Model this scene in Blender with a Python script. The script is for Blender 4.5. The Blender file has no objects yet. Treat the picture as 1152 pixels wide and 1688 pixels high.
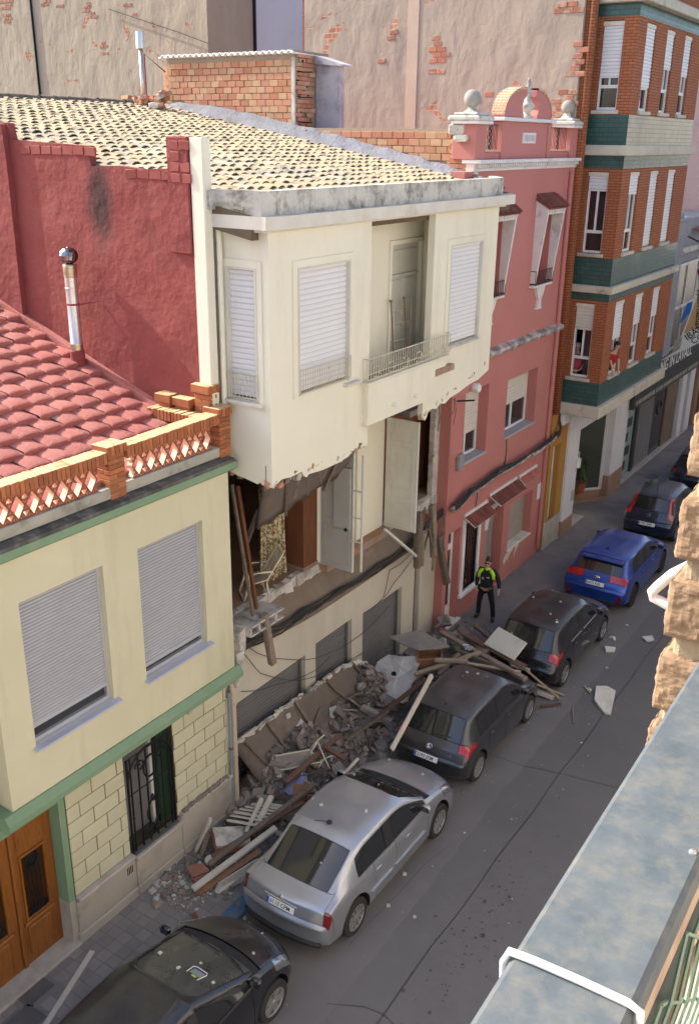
import bpy, bmesh, math, random
from mathutils import Vector, Matrix, Euler
from mathutils.bvhtree import BVHTree
random.seed(7)
S = bpy.context.scene
COL = S.collection
PI = math.pi
# ------------------------------------------------------------------ camera
CAM = Vector((9.72, 0.0, 11.85))
YAW, PIT, ROL, FPX = 0.575729646, 0.372830994, 0.0140763824, 1576.89
_f = Vector((-math.sin(YAW)*math.cos(PIT), math.cos(YAW)*math.cos(PIT), -math.sin(PIT)))
_r = Vector((math.cos(YAW), math.sin(YAW), 0)); _u = _r.cross(_f)
RX = _r*math.cos(ROL)+_u*math.sin(ROL); UX = -_r*math.sin(ROL)+_u*math.cos(ROL)
cd = bpy.data.cameras.new('camera'); cam = bpy.data.objects.new('camera', cd); COL.objects.link(cam)
cam.matrix_world = Matrix(((RX.x, UX.x, -_f.x, CAM.x), (RX.y, UX.y, -_f.y, CAM.y), (RX.z, UX.z, -_f.z, CAM.z), (0, 0, 0, 1)))
cd.sensor_fit = 'VERTICAL'; cd.sensor_height = 24; cd.lens = FPX/1688*24
cd.clip_start = 0.05; cd.clip_end = 600
S.camera = cam
# ------------------------------------------------------------------ sky, sun, exposure
SUN_TO = Vector((-1.57, -0.25, 1.25)).normalized()
w = bpy.data.worlds.new('World'); S.world = w; w.use_nodes = True
nt = w.node_tree; bg = nt.nodes['Background']
sky = nt.nodes.new('ShaderNodeTexSky'); sky.sky_type = 'NISHITA'; sky.sun_disc = False
sky.sun_elevation = math.asin(SUN_TO.z); sky.sun_rotation = math.atan2(SUN_TO.x, SUN_TO.y) % (2*PI)
sky.air_density = .8; sky.dust_density = 3.0; sky.ozone_density = .4
nt.links.new(sky.outputs[0], bg.inputs[0]); bg.inputs[1].default_value = 0.15
sl = bpy.data.lights.new('sun', 'SUN'); sl.energy = 2.75; sl.angle = math.radians(0.5); sl.color = (1.0, .94, .84)
so = bpy.data.objects.new('sun', sl); COL.objects.link(so); so.rotation_euler = SUN_TO.to_track_quat('Z', 'Y').to_euler()
so.location = (-20, -5, 40)
S.view_settings.view_transform = 'Standard'; S.view_settings.look = 'None'
S.view_settings.exposure = 1.4; S.view_settings.gamma = 1; S.view_settings.use_curve_mapping = False
S.render.engine = 'CYCLES'; S.cycles.use_denoising = True; S.cycles.max_bounces = 6; S.cycles.diffuse_bounces = 4
S.cycles.sample_clamp_indirect = 6
# ------------------------------------------------------------------ helpers: a pixel of the photo -> a point on a plane
def _ray(x, y): return RX*((x-576)/FPX)+UX*(-(y-844)/FPX)+_f
def gx(x, y, X=0.0):
    d = _ray(x, y); return CAM+d*((X-CAM.x)/d.x)
def gy(x, y, Y):
    d = _ray(x, y); return CAM+d*((Y-CAM.y)/d.y)
def gz(x, y, Z=0.0):
    d = _ray(x, y); return CAM+d*((Z-CAM.z)/d.z)
# ------------------------------------------------------------------ mesh builder
WL = {}
class MB:
    def __init__(s): s.v = []; s.f = []; s.m = []
    def add(s, vs, fs, mi=0):
        o = len(s.v); s.v += [tuple(v) for v in vs]; s.f += [[i+o for i in f] for f in fs]; s.m += [mi]*len(fs); return s
    def box(s, c, d, rot=None, mi=0, bev=0.0, jit=0.0):
        hx, hy, hz = d[0]/2, d[1]/2, d[2]/2
        if bev > 0:
            b = min(bev, hx*.8, hy*.8, hz*.8); vs = []; idx = {}
            for sx in (-1, 1):
                for sy in (-1, 1):
                    for sz in (-1, 1):
                        for ax in range(3):
                            p = [sx*hx, sy*hy, sz*hz]
                            for k in range(3):
                                if k != ax: p[k] -= (sx, sy, sz)[k]*b
                            idx[(sx, sy, sz, ax)] = len(vs); vs.append(p)
            fs = []
            for ax in range(3):
                o1, o2 = [(1, 2), (2, 0), (0, 1)][ax]
                for sg in (-1, 1):
                    q = []
                    for a, b2 in ((-1, -1), (1, -1), (1, 1), (-1, 1)):
                        t = [0, 0, 0]; t[ax] = sg; t[o1] = a; t[o2] = b2; q.append(idx[(*t, ax)])
                    fs.append(q if sg > 0 else q[::-1])
            for ax in range(3):
                o1, o2 = [(1, 2), (2, 0), (0, 1)][ax]
                for a in (-1, 1):
                    for b2 in (-1, 1):
                        t0 = [0, 0, 0]; t0[ax] = -1; t0[o1] = a; t0[o2] = b2; t1 = t0[:]; t1[ax] = 1
                        q = [idx[(*t0, o1)], idx[(*t1, o1)], idx[(*t1, o2)], idx[(*t0, o2)]]
                        fs.append(q if a*b2 < 0 else q[::-1])
            for sx in (-1, 1):
                for sy in (-1, 1):
                    for sz in (-1, 1):
                        q = [idx[(sx, sy, sz, k)] for k in range(3)]
                        fs.append(q if sx*sy*sz > 0 else q[::-1])
            vs = [Vector(v) for v in vs]
        else:
            vs = [Vector((x*hx, y*hy, z*hz)) for x in (-1, 1) for y in (-1, 1) for z in (-1, 1)]
            fs = [[0, 1, 3, 2], [4, 6, 7, 5], [0, 4, 5, 1], [2, 3, 7, 6], [0, 2, 6, 4], [1, 5, 7, 3]]
        if jit: vs = [v+Vector((random.uniform(-jit, jit) for _ in range(3))) for v in vs]
        if rot is not None:
            R = rot if isinstance(rot, Matrix) else Euler(rot).to_matrix()
            vs = [R @ v for v in vs]
        c = Vector(c); return s.add([v+c for v in vs], fs, mi)
    def b2(s, x0, x1, y0, y1, z0, z1, mi=0, bev=0.0):
        return s.box(((x0+x1)/2, (y0+y1)/2, (z0+z1)/2), (abs(x1-x0), abs(y1-y0), abs(z1-z0)), None, mi, bev)
    def prism(s, pts, ax, a0, a1, mi=0):
        n = len(pts)
        def P(p, a): return {'x': (a, p[0], p[1]), 'y': (p[0], a, p[1]), 'z': (p[0], p[1], a)}[ax]
        ar = sum(pts[i][0]*pts[(i+1) % n][1]-pts[(i+1) % n][0]*pts[i][1] for i in range(n))
        if (ar < 0) != (ax == 'y'): pts = pts[::-1]
        lo, hi = min(a0, a1), max(a0, a1)
        vs = [P(p, lo) for p in pts]+[P(p, hi) for p in pts]
        fs = [list(range(n))[::-1], list(range(n, 2*n))]+[[i, (i+1) % n, (i+1) % n+n, i+n] for i in range(n)]
        return s.add(vs, fs, mi)
    def tube(s, path, r, n=8, mi=0, cap=True, closed=False):
        path = [Vector(p) for p in path]; k = len(path)
        rr = r if isinstance(r, (list, tuple)) else [r]*k
        vs = []; pn = None
        for i, p in enumerate(path):
            if closed: t = (path[(i+1) % k]-path[i-1])
            else: t = path[min(i+1, k-1)]-path[max(i-1, 0)]
            t = t.normalized() if t.length > 1e-9 else Vector((0, 0, 1))
            if pn is None: pn = t.orthogonal().normalized()
            else:
                pn = pn-t*pn.dot(t); pn = pn.normalized() if pn.length > 1e-6 else t.orthogonal().normalized()
            b = t.cross(pn)
            for j in range(n):
                a = 2*PI*j/n; vs.append(p+(pn*math.cos(a)+b*math.sin(a))*rr[i])
        fs = []
        for i in range(k if closed else k-1):
            i2 = (i+1) % k
            for j in range(n):
                j2 = (j+1) % n; fs.append([i*n+j, i*n+j2, i2*n+j2, i2*n+j])
        if cap and not closed: fs.append(list(range(n))[::-1]); fs.append([(k-1)*n+j for j in range(n)])
        return s.add(vs, fs, mi)
    def lathe(s, prof, n=20, c=(0, 0, 0), R=None, mi=0):
        vs = []; k = len(prof); c = Vector(c)
        for (r, z) in prof:
            for j in range(n):
                a = 2*PI*j/n; v = Vector((r*math.cos(a), r*math.sin(a), z)); vs.append((R @ v if R else v)+c)
        fs = [[i*n+j, i*n+(j+1) % n, (i+1)*n+(j+1) % n, (i+1)*n+j] for i in range(k-1) for j in range(n)]
        if prof[0][0] > 1e-6: fs.append(list(range(n))[::-1])
        if prof[-1][0] > 1e-6: fs.append([(k-1)*n+j for j in range(n)])
        return s.add(vs, fs, mi)
    def quad(s, a, b, c, d, mi=0): return s.add([a, b, c, d], [[0, 1, 2, 3]], mi)
    def wall(s, ax, a0, a1, u0, u1, z0, z1, holes=(), mi=0):
        """slab with rectangular holes; ax is the axis of its thickness a0..a1, u the other horizontal one"""
        us = sorted({u0, u1, *[min(max(h[k], u0), u1) for h in holes for k in (0, 1)]})
        zs = sorted({z0, z1, *[min(max(h[k], z0), z1) for h in holes for k in (2, 3)]})
        nu, nz = len(us)-1, len(zs)-1
        def solid(i, j):
            if i < 0 or j < 0 or i >= nu or j >= nz: return False
            cu, cz = (us[i]+us[i+1])/2, (zs[j]+zs[j+1])/2
            return not any(h[0] < cu < h[1] and h[2] < cz < h[3] for h in holes)
        def P(a, u, z): return (a, u, z) if ax == 'x' else (u, a, z)
        lo, hi = min(a0, a1), max(a0, a1)
        fl = ax == 'y'
        def q(a, b, c, d):
            v = [a, b, c, d]
            if fl: v = v[::-1]
            s.add(v, [[0, 1, 2, 3]], mi)
        for i in range(nu):
            for j in range(nz):
                if not solid(i, j): continue
                A, B, C, D = us[i], us[i+1], zs[j], zs[j+1]
                q(P(hi, A, C), P(hi, B, C), P(hi, B, D), P(hi, A, D)); q(P(lo, A, C), P(lo, A, D), P(lo, B, D), P(lo, B, C))
                if not solid(i-1, j): q(P(lo, A, C), P(hi, A, C), P(hi, A, D), P(lo, A, D))
                if not solid(i+1, j): q(P(lo, B, C), P(lo, B, D), P(hi, B, D), P(hi, B, C))
                if not solid(i, j-1): q(P(lo, A, C), P(lo, B, C), P(hi, B, C), P(hi, A, C))
                if not solid(i, j+1): q(P(lo, A, D), P(hi, A, D), P(hi, B, D), P(lo, B, D))
        return s
    def mesh(s, name, mats, smooth=False):
        me = bpy.data.meshes.new(name); me.from_pydata(s.v, [], s.f)
        for m in (mats if isinstance(mats, (list, tuple)) else [mats]): me.materials.append(m)
        if max(s.m, default=0) > 0: me.polygons.foreach_set('material_index', s.m)
        if smooth: me.polygons.foreach_set('use_smooth', [True]*len(me.polygons))
        me.update(); return me
    def build(s, name, mats, parent=None, smooth=False, kind=None, angle=None, label=None):
        if angle:
            me = s.mesh(name, mats, True); me.set_sharp_from_angle(angle=math.radians(angle))
        else: me = s.mesh(name, mats, smooth)
        o = link(name, me, parent)
        if kind: o['kind'] = kind
        if label: o['label'] = label
        return o
def link(name, me, parent=None):
    o = bpy.data.objects.new(name, me); COL.objects.link(o)
    if parent is not None:
        o.parent = parent
        if parent.name in WL: o.matrix_parent_inverse = Matrix.Translation(-WL[parent.name])
    return o
def tag(o, label, cat, group=None, kind=None):
    o['label'] = label; o['category'] = cat
    if group: o['group'] = group
    if kind: o['kind'] = kind
    return o
def thing(name, label, cat, loc=(0, 0, 0), rz=0.0, group=None):
    """an Empty at the thing's base; children are built in its local space"""
    o = bpy.data.objects.new(name, None); COL.objects.link(o); o.location = loc; o.rotation_euler = (0, 0, rz); o.empty_display_size = .2
    return tag(o, label, cat, group)
def wthing(name, label, cat, loc, group=None):
    """an Empty at the thing's base whose children are built in world coordinates"""
    o = thing(name, label, cat, loc, 0, group); WL[o.name] = Vector(loc); return o
def struct(mb, name, mats, **k):
    o = mb.build(name, mats, None, **k); o['kind'] = 'structure'; return o
def copy_tree(o, parent=None):
    c = o.copy(); COL.objects.link(c)
    if parent is not None: c.parent = parent; c.matrix_parent_inverse = o.matrix_parent_inverse.copy()
    for ch in o.children: copy_tree(ch, c)
    return c
def U(a, b): return random.uniform(a, b)
def arc(cx, cy, r, a0, a1, n): return [(cx+r*math.cos(a0+(a1-a0)*i/n), cy+r*math.sin(a0+(a1-a0)*i/n)) for i in range(n+1)]
# ------------------------------------------------------------------ materials
def _mk(name):
    m = bpy.data.materials.new(name); m.use_nodes = True; n = m.node_tree.nodes; b = n['Principled BSDF']; return m, m.node_tree, b
def _mix(T, fac, a, b, mode='MIX'):
    x = T.nodes.new('ShaderNodeMix'); x.data_type = 'RGBA'; x.blend_type = mode
    if isinstance(fac, (int, float)): x.inputs[0].default_value = fac
    else: T.links.new(fac, x.inputs[0])
    for i, q in ((6, a), (7, b)):
        if isinstance(q, (tuple, list)): x.inputs[i].default_value = (*q[:3], 1)
        else: T.links.new(q, x.inputs[i])
    return x.outputs[2]
def _pos(T, sc=None):
    g = T.nodes.new('ShaderNodeNewGeometry'); o = g.outputs['Position']
    if sc:
        mp = T.nodes.new('ShaderNodeMapping'); mp.inputs['Scale'].default_value = sc; T.links.new(o, mp.inputs[0]); o = mp.outputs[0]
    return o
def _noise(T, scale, detail=5, rough=.6, vec=None, dist=0):
    x = T.nodes.new('ShaderNodeTexNoise'); x.inputs['Scale'].default_value = scale; x.inputs['Detail'].default_value = detail
    x.inputs['Roughness'].default_value = rough; x.inputs['Distortion'].default_value = dist
    T.links.new(vec if vec is not None else _pos(T), x.inputs['Vector']); return x.outputs[0]
def _ramp(T, src, a, b):
    r = T.nodes.new('ShaderNodeMapRange'); r.inputs[1].default_value = a; r.inputs[2].default_value = b
    r.clamp = True; T.links.new(src, r.inputs[0]); return r.outputs[0]
def _bump(T, b, h, strength=.3, dist=.02, prev=None):
    x = T.nodes.new('ShaderNodeBump'); x.inputs['Strength'].default_value = strength; x.inputs['Distance'].default_value = dist
    T.links.new(h, x.inputs['Height'])
    if prev is not None: T.links.new(prev, x.inputs['Normal'])
    T.links.new(x.outputs[0], b.inputs['Normal']); return x.outputs[0]
def M(name, c1, c2=None, rough=.85, ns=1.5, bump=.15, bs=40, bd=.01, metal=0, dirt=None, da=(.55, .75), ds=.8, streak=False, rand=0, rcol=None, spec=.35, coat=0, big=None, dm=.8, up=False):
    m, T, b = _mk(name); c2 = c2 or tuple(x*.85 for x in c1)
    col = _mix(T, _ramp(T, _noise(T, ns, 6, .65), .3, .7), c1, c2)
    if rcol or rand:
        oi = T.nodes.new('ShaderNodeObjectInfo')
        if rcol:
            cr = T.nodes.new('ShaderNodeValToRGB'); e = cr.color_ramp.elements; cr.color_ramp.interpolation = 'CONSTANT'
            e[0].color = (*rcol[0], 1); e[1].position = 1/len(rcol); e[1].color = (*rcol[1 % len(rcol)], 1)
            for i in range(2, len(rcol)): q = e.new(i/len(rcol)); q.color = (*rcol[i], 1)
            T.links.new(oi.outputs['Random'], cr.inputs[0])
            col = _mix(T, _ramp(T, _noise(T, ns, 6, .65), .25, .75), cr.outputs[0], _mix(T, .5, cr.outputs[0], c2))
        if rand:
            mr = T.nodes.new('ShaderNodeMapRange'); mr.inputs[3].default_value = 1-rand; mr.inputs[4].default_value = 1+rand
            T.links.new(oi.outputs['Random'], mr.inputs[0])
            hsv = T.nodes.new('ShaderNodeHueSaturation'); T.links.new(mr.outputs[0], hsv.inputs['Value']); T.links.new(col, hsv.inputs['Color']); col = hsv.outputs[0]
    if dirt:
        v = _pos(T, (1, 1, .18)) if streak else None
        f = _ramp(T, _noise(T, ds, 7, .7, v), *da)
        mm = T.nodes.new('ShaderNodeMath'); mm.operation = 'MULTIPLY'; mm.inputs[1].default_value = dm; T.links.new(f, mm.inputs[0])
        if up:
            g = T.nodes.new('ShaderNodeNewGeometry'); sp = T.nodes.new('ShaderNodeSeparateXYZ'); T.links.new(g.outputs['True Normal'], sp.inputs[0]); m2 = T.nodes.new('ShaderNodeMath'); m2.operation = 'MULTIPLY'
            T.links.new(mm.outputs[0], m2.inputs[0]); T.links.new(_ramp(T, sp.outputs[2], .0, .8), m2.inputs[1]); mm = m2
        col = _mix(T, mm.outputs[0], col, dirt)
    T.links.new(col, b.inputs['Base Color'])
    b.inputs['Roughness'].default_value = rough; b.inputs['Metallic'].default_value = metal; b.inputs['Specular IOR Level'].default_value = spec
    if coat: b.inputs['Coat Weight'].default_value = coat; b.inputs['Coat Roughness'].default_value = .04
    pv = None
    if big: pv = _bump(T, b, _noise(T, big[0], 3, .5, None, .15), big[1], big[2])
    if bump: _bump(T, b, _noise(T, bs, 4, .6), bump, bd, pv)
    return m
def Mplain(name, c, rough=.5, metal=0, spec=.5, coat=0, emit=None):
    m, T, b = _mk(name); b.inputs['Base Color'].default_value = (*c, 1); b.inputs['Roughness'].default_value = rough
    b.inputs['Metallic'].default_value = metal; b.inputs['Specular IOR Level'].default_value = spec
    if coat: b.inputs['Coat Weight'].default_value = coat; b.inputs['Coat Roughness'].default_value = .05
    return m
def Mbrick(name, c1, c2, mortar, bw=.24, bh=.068, ms=.008, rough=.85, patch=None, dirt=None):
    """brick courses on axis aligned walls; patch=(plaster1, plaster2, lo, hi) covers them with plaster except where noise is high"""
    m, T, b = _mk(name)
    g = T.nodes.new('ShaderNodeNewGeometry'); sp = T.nodes.new('ShaderNodeSeparateXYZ'); T.links.new(g.outputs['Position'], sp.inputs[0])
    ad = T.nodes.new('ShaderNodeMath'); ad.operation = 'ADD'; T.links.new(sp.outputs[0], ad.inputs[0]); T.links.new(sp.outputs[1], ad.inputs[1])
    cb = T.nodes.new('ShaderNodeCombineXYZ'); T.links.new(ad.outputs[0], cb.inputs[0]); T.links.new(sp.outputs[2], cb.inputs[1])
    br = T.nodes.new('ShaderNodeTexBrick'); T.links.new(cb.outputs[0], br.inputs['Vector'])
    br.inputs['Scale'].default_value = 1; br.inputs['Brick Width'].default_value = bw; br.inputs['Row Height'].default_value = bh
    br.inputs['Mortar Size'].default_value = ms; br.inputs['Mortar Smooth'].default_value = .2; br.inputs['Bias'].default_value = 0
    br.inputs['Color1'].default_value = (*c1, 1); br.inputs['Color2'].default_value = (*c2, 1); br.inputs['Mortar'].default_value = (*mortar, 1)
    col = _mix(T, _ramp(T, _noise(T, 25, 5, .6), .35, .75), br.outputs[0], _mix(T, .35, br.outputs[0], (.1, .06, .04)))
    h = br.outputs['Fac']; inv = T.nodes.new('ShaderNodeMath'); inv.operation = 'SUBTRACT'; inv.inputs[0].default_value = 1; T.links.new(h, inv.inputs[1]); hh = inv.outputs[0]
    if patch:
        f = _ramp(T, _noise(T, patch[4] if len(patch) > 4 else .55, 5, .6, None, .6), patch[2], patch[3])
        pl = _mix(T, _ramp(T, _noise(T, .7, 6, .7, _pos(T, (1, 1, .35))), .35, .7), patch[0], patch[1])
        col = _mix(T, f, pl, col)
    if dirt:
        col = _mix(T, _ramp(T, _noise(T, .5, 7, .7, _pos(T, (1, 1, .25))), .5, .8), col, dirt)
    T.links.new(col, b.inputs['Base Color']); b.inputs['Roughness'].default_value = rough; b.inputs['Specular IOR Level'].default_value = .25
    pv = _bump(T, b, hh, .1 if patch else .6, .01)
    if patch: pv = _bump(T, b, _noise(T, 1.5, 4, .5, _pos(T, (1, 1, .6)), .2), .7, .10, pv)
    _bump(T, b, _noise(T, 30, 4), .3, .01, pv)
    return m

def put(name, me, parent, loc, rot=(0, 0, 0), sc=None):
    o = bpy.data.objects.new(name, me); COL.objects.link(o); o.parent = parent
    if parent is not None and parent.name in WL: o.matrix_parent_inverse = Matrix.Translation(-WL[parent.name])
    o.location = loc; o.rotation_euler = rot
    if sc: o.scale = sc
    return o
# ------------------------------------------------------------------ shared materials
m_asph = M('asphalt', (.120, .113, .113), (.150, .140, .138), .9, .35, .5, 220, .004, dirt=(.14, .125, .115), da=(.52, .8), ds=.55, dm=.6)
m_asph2 = M('asphalt_worn', (.170, .157, .152), (.140, .130, .127), .9, .9, .5, 200, .004, dirt=(.16, .145, .135), da=(.5, .75), ds=1.2, dm=.6)
m_seam = M('tar_seam', (.055, .05, .052), (.075, .07, .07), .8, 3)
m_pave = M('pavement_concrete', (.225, .20, .185), (.17, .152, .142), .9, .8, .3, 120, .004, dirt=(.1, .09, .085), da=(.5, .75), ds=1.1)
m_tile = M('paving_tile_concrete', (.265, .235, .21), (.20, .178, .162), .9, 1.2, .3, 120, .003, dirt=(.25, .23, .215), da=(.5, .75), ds=1.6, rand=.12, dm=.6)
m_blue = M('blue_kerb_paint', (.04, .13, .27), (.07, .15, .25), .8, 5, dirt=(.17, .16, .155), da=(.45, .6), ds=6)
m_iron = M('cast_iron', (.09, .085, .082), (.13, .12, .115), .7, 4, .4, 90)
m_yel = M('yellow_render', (.56, .525, .36), (.62, .58, .41), .85, .6, .15, 60, .004, dirt=(.33, .28, .19), da=(.5, .82), ds=1.1, streak=True, dm=.6)
m_yblock = M('yellow_block', (.56, .535, .38), (.49, .46, .32), .85, .9, .2, 90, .004, rand=.05, dirt=(.42, .38, .27), da=(.55, .8), ds=1.3, dm=.5)
m_joint = M('block_joint', (.10, .085, .05), (.08, .065, .04), .9, 3)
m_green = M('green_paint', (.17, .27, .16), (.21, .30, .19), .7, 1.2, .15, 60, .004, dirt=(.33, .36, .26), da=(.55, .75), ds=.9, streak=True, dm=.6)
m_soot = M('sooty_ledge', (.05, .048, .04), (.14, .13, .11), .95, 3, .5, 60, .01, dirt=(.27, .25, .21), da=(.5, .65), ds=2.4)
m_greyr = M('grey_render', (.42, .40, .33), (.33, .31, .26), .9, 1.5, .3, 60, .005, dirt=(.12, .11, .09), da=(.55, .75), ds=1.5)
m_brick = M('orange_brick', (.40, .14, .055), (.33, .11, .045), .85, 6, .3, 90, .004, rand=.22, dirt=(.45, .35, .2), da=(.4, .65), ds=4, dm=.7, up=True)
m_coping = M('coping_brick', (.42, .15, .06), (.34, .115, .05), .85, 6, .3, 90, .004, rand=.25, dirt=(.66, .52, .28), da=(.30, .5), ds=5, dm=.8, up=True)
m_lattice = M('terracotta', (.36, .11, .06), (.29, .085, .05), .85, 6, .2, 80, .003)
m_latlit = M('sunlit_lattice_inside', (.86, .62, .47), (.78, .52, .38), .8, 6)  # sunlight on the inner bar faces painted as a paler terracotta
m_redroof = M('red_roof_paint', (.44, .15, .125), (.50, .195, .16), .85, 1.4, .6, 26, .02, rand=.07, dirt=(.50, .29, .24), da=(.52, .8), ds=2.5, dm=.8)
m_redwall = M('red_wall_paint', (.235, .052, .046), (.275, .072, .062), .9, 1.1, .5, 9, .03, big=(1.3, .6, .12), dirt=(.15, .038, .037), da=(.52, .8), ds=1.2, dm=.8)
def stain(m, p, r, col, amt):
    T = m.node_tree; b = T.nodes['Principled BSDF']; src = b.inputs['Base Color'].links[0].from_socket
    d = T.nodes.new('ShaderNodeVectorMath'); d.operation = 'DISTANCE'; d.inputs[1].default_value = p; mp = T.nodes.new('ShaderNodeMapping'); mp.inputs['Scale'].default_value = (1.5, 1, .62)
    mp.inputs['Location'].default_value = (p[0]-p[0]*1.5, 0, p[2]-p[2]*.62); T.links.new(_pos(T), mp.inputs[0]); T.links.new(mp.outputs[0], d.inputs[0])
    n = T.nodes.new('ShaderNodeMath'); n.operation = 'MULTIPLY_ADD'; T.links.new(_noise(T, 3, 5, .6), n.inputs[0]); n.inputs[1].default_value = .5; T.links.new(d.outputs['Value'], n.inputs[2])
    f = T.nodes.new('ShaderNodeMapRange'); f.inputs[1].default_value = r*.35+.25; f.inputs[2].default_value = r+.25; f.inputs[3].default_value = amt; f.inputs[4].default_value = 0; T.links.new(n.outputs[0], f.inputs[0])
    T.links.new(_mix(T, f.outputs[0], src, col), b.inputs['Base Color'])
_q = gy(165, 335, 11.0); stain(m_redwall, tuple(_q), .55, (.045, .028, .027), .85)
m_redbrick = M('red_painted_brick', (.25, .055, .047), (.29, .08, .065), .85, 5, .4, 60, .006, rand=.12)
m_shut = M('grey_shutter', (.44, .44, .465), (.41, .41, .435), .5, 2, 0)
m_groovew = M('pale_groove', (.60, .59, .58), (.56, .55, .54), .8, 3, 0)
m_groove = M('shutter_groove', (.20, .20, .205), (.17, .17, .175), .8, 3, 0)
m_shutw = M('white_shutter', (.74, .73, .72), (.70, .69, .69), .55, 1.2, 0, dirt=(.5, .47, .44), da=(.6, .8), ds=2, streak=True, dm=.5)
m_alu = M('aluminium', (.6, .6, .61), (.55, .55, .56), .4, 3, 0, metal=.5)
m_marb = M('grey_marble_sill', (.40, .41, .50), (.48, .49, .57), .45, 4, .05, 60, .002)
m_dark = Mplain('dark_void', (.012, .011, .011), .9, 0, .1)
m_glass = Mplain('window_glass', (.02, .023, .026), .04, 0, .8)
m_stone = M('limestone_plinth', (.44, .40, .34), (.36, .325, .275), .85, .9, .35, 70, .006, dirt=(.2, .175, .15), da=(.5, .8), ds=.9, rand=.05, dm=.7)
m_stone2 = M('worn_stone', (.46, .42, .37), (.37, .33, .28), .85, 2, .4, 50, .006, dirt=(.22, .19, .165), da=(.5, .75), ds=1.6, dm=.7)
m_door = None
def wood(name, c1, c2, rough=.5, sc=(14, 14, 1.2), bump=.2, rand=0):
    m, T, b = _mk(name)
    g = T.nodes.new('ShaderNodeTexCoord'); mp = T.nodes.new('ShaderNodeMapping'); mp.inputs['Scale'].default_value = sc; T.links.new(g.outputs['Object'], mp.inputs[0])
    n = _noise(T, 2.2, 7, .7, mp.outputs[0], 1.2); col = _mix(T, _ramp(T, n, .3, .7), c1, c2)
    if rand:
        oi = T.nodes.new('ShaderNodeObjectInfo'); mr = T.nodes.new('ShaderNodeMapRange'); mr.inputs[3].default_value = 1-rand; mr.inputs[4].default_value = 1+rand
        T.links.new(oi.outputs['Random'], mr.inputs[0]); hsv = T.nodes.new('ShaderNodeHueSaturation'); T.links.new(mr.outputs[0], hsv.inputs['Value']); T.links.new(col, hsv.inputs['Color']); col = hsv.outputs[0]
    T.links.new(col, b.inputs['Base Color']); b.inputs['Roughness'].default_value = rough; b.inputs['Specular IOR Level'].default_value = .3
    _bump(T, b, n, bump, .006); return m
m_door = wood('varnished_wood', (.30, .115, .025), (.16, .052, .012), .45)
m_wiron = Mplain('wrought_iron', (.02, .02, .022), .5, .6)
m_pvc = M('beige_pipe', (.50, .40, .30), (.44, .35, .26), .6, 2, 0, dirt=(.2, .16, .13), da=(.55, .75), ds=2, streak=True)
m_bluepipe = M('blue_grey_pipe', (.25, .28, .30), (.21, .24, .26), .6, 2, 0)
m_steel = Mplain('stainless_steel', (.66, .62, .60), .38, .9)
m_steeld = M('stainless_stained', (.45, .36, .24), (.55, .45, .33), .4, 12, 0, metal=1)
m_blackm = Mplain('black_metal', (.015, .015, .017), .35, .8)
m_white = M('white_paint', (.78, .77, .74), (.72, .71, .68), .6, 2, .05, 60, .003)

# ------------------------------------------------------------------ ground
def sheet(name, mat, x0, x1, y0, y1, z, nx=1, ny=1):
    b = MB(); b.quad((x0, y0, z), (x1, y0, z), (x1, y1, z), (x0, y1, z)); return struct(b, name, mat)
sheet('ground', m_asph, -160, 160, -120, 260, -.06)
b = MB(); b.b2(1.66, 8.1, -40, 140, -.05, 0.0); road = struct(b, 'road', m_asph)
def patch(name, mat, pts, z, parent=road):
    b = MB(); b.prism(pts, 'z', z-.003, z); return b.build(name, mat, parent)
# worn lighter lane beside the parked cars, with wavy edges
pts = [(1.7, -5)]+[(3.95+.05*math.sin(y*.3)+U(-.03, .03), y) for y in [i*.35-5 for i in range(160)]]+[(1.7, 51)]
patch('worn_strip', m_asph2, pts, .004)
def crack(px, wdt=.02, z=.008, name='tar_seam'):
    b = MB(); n = len(px)
    P = [Vector((p[0], p[1], z)) for p in px]
    for i in range(n-1):
        t = (P[i+1]-P[i]).normalized(); k = Vector((-t.y, t.x, 0))*wdt/2
        b.quad(P[i]-k, P[i+1]-k, P[i+1]+k, P[i]+k)
    return b.build(name, m_seam, road)
crack([(4.61+.02*math.sin(y*2.3), y) for y in [i*.8 for i in range(2, 60)]], .022)
crack([tuple(gz(x, y)[:2]) for x, y in ((805, 1243), (860, 1262), (921, 1275), (980, 1290), (1020, 1300))], .012)
crack([tuple(gz(x, y)[:2]) for x, y in ((540, 1655), (600, 1660), (631, 1672), (650, 1690))], .012)
crack([tuple(gz(x, y)[:2]) for x, y in ((740, 1395), (700, 1425), (660, 1470), (600, 1530), (575, 1560))], .008)
b = MB(); b.b2(8.1, 10.6, -40, 140, -.05, .1); struct(b, 'opposite_pavement', m_pave)
b = MB(); b.b2(-1.6, 1.5, -20, 140, -.05, .075); sw = struct(b, 'pavement', m_pave)
b = MB()
y = -4.0
while y < 60:
    b.b2(1.5, 1.655, y, y+.99, -.05, .085, bev=.012); y += 1.0
struct(b, 'kerb', m_pave)
# blue paint on the kerb where it shows between the cars
b = MB(); b.b2(1.495, 1.75, 8.1, 11.0, .0, .0895); o = b.build('blue_paint', m_blue, sw)
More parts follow.
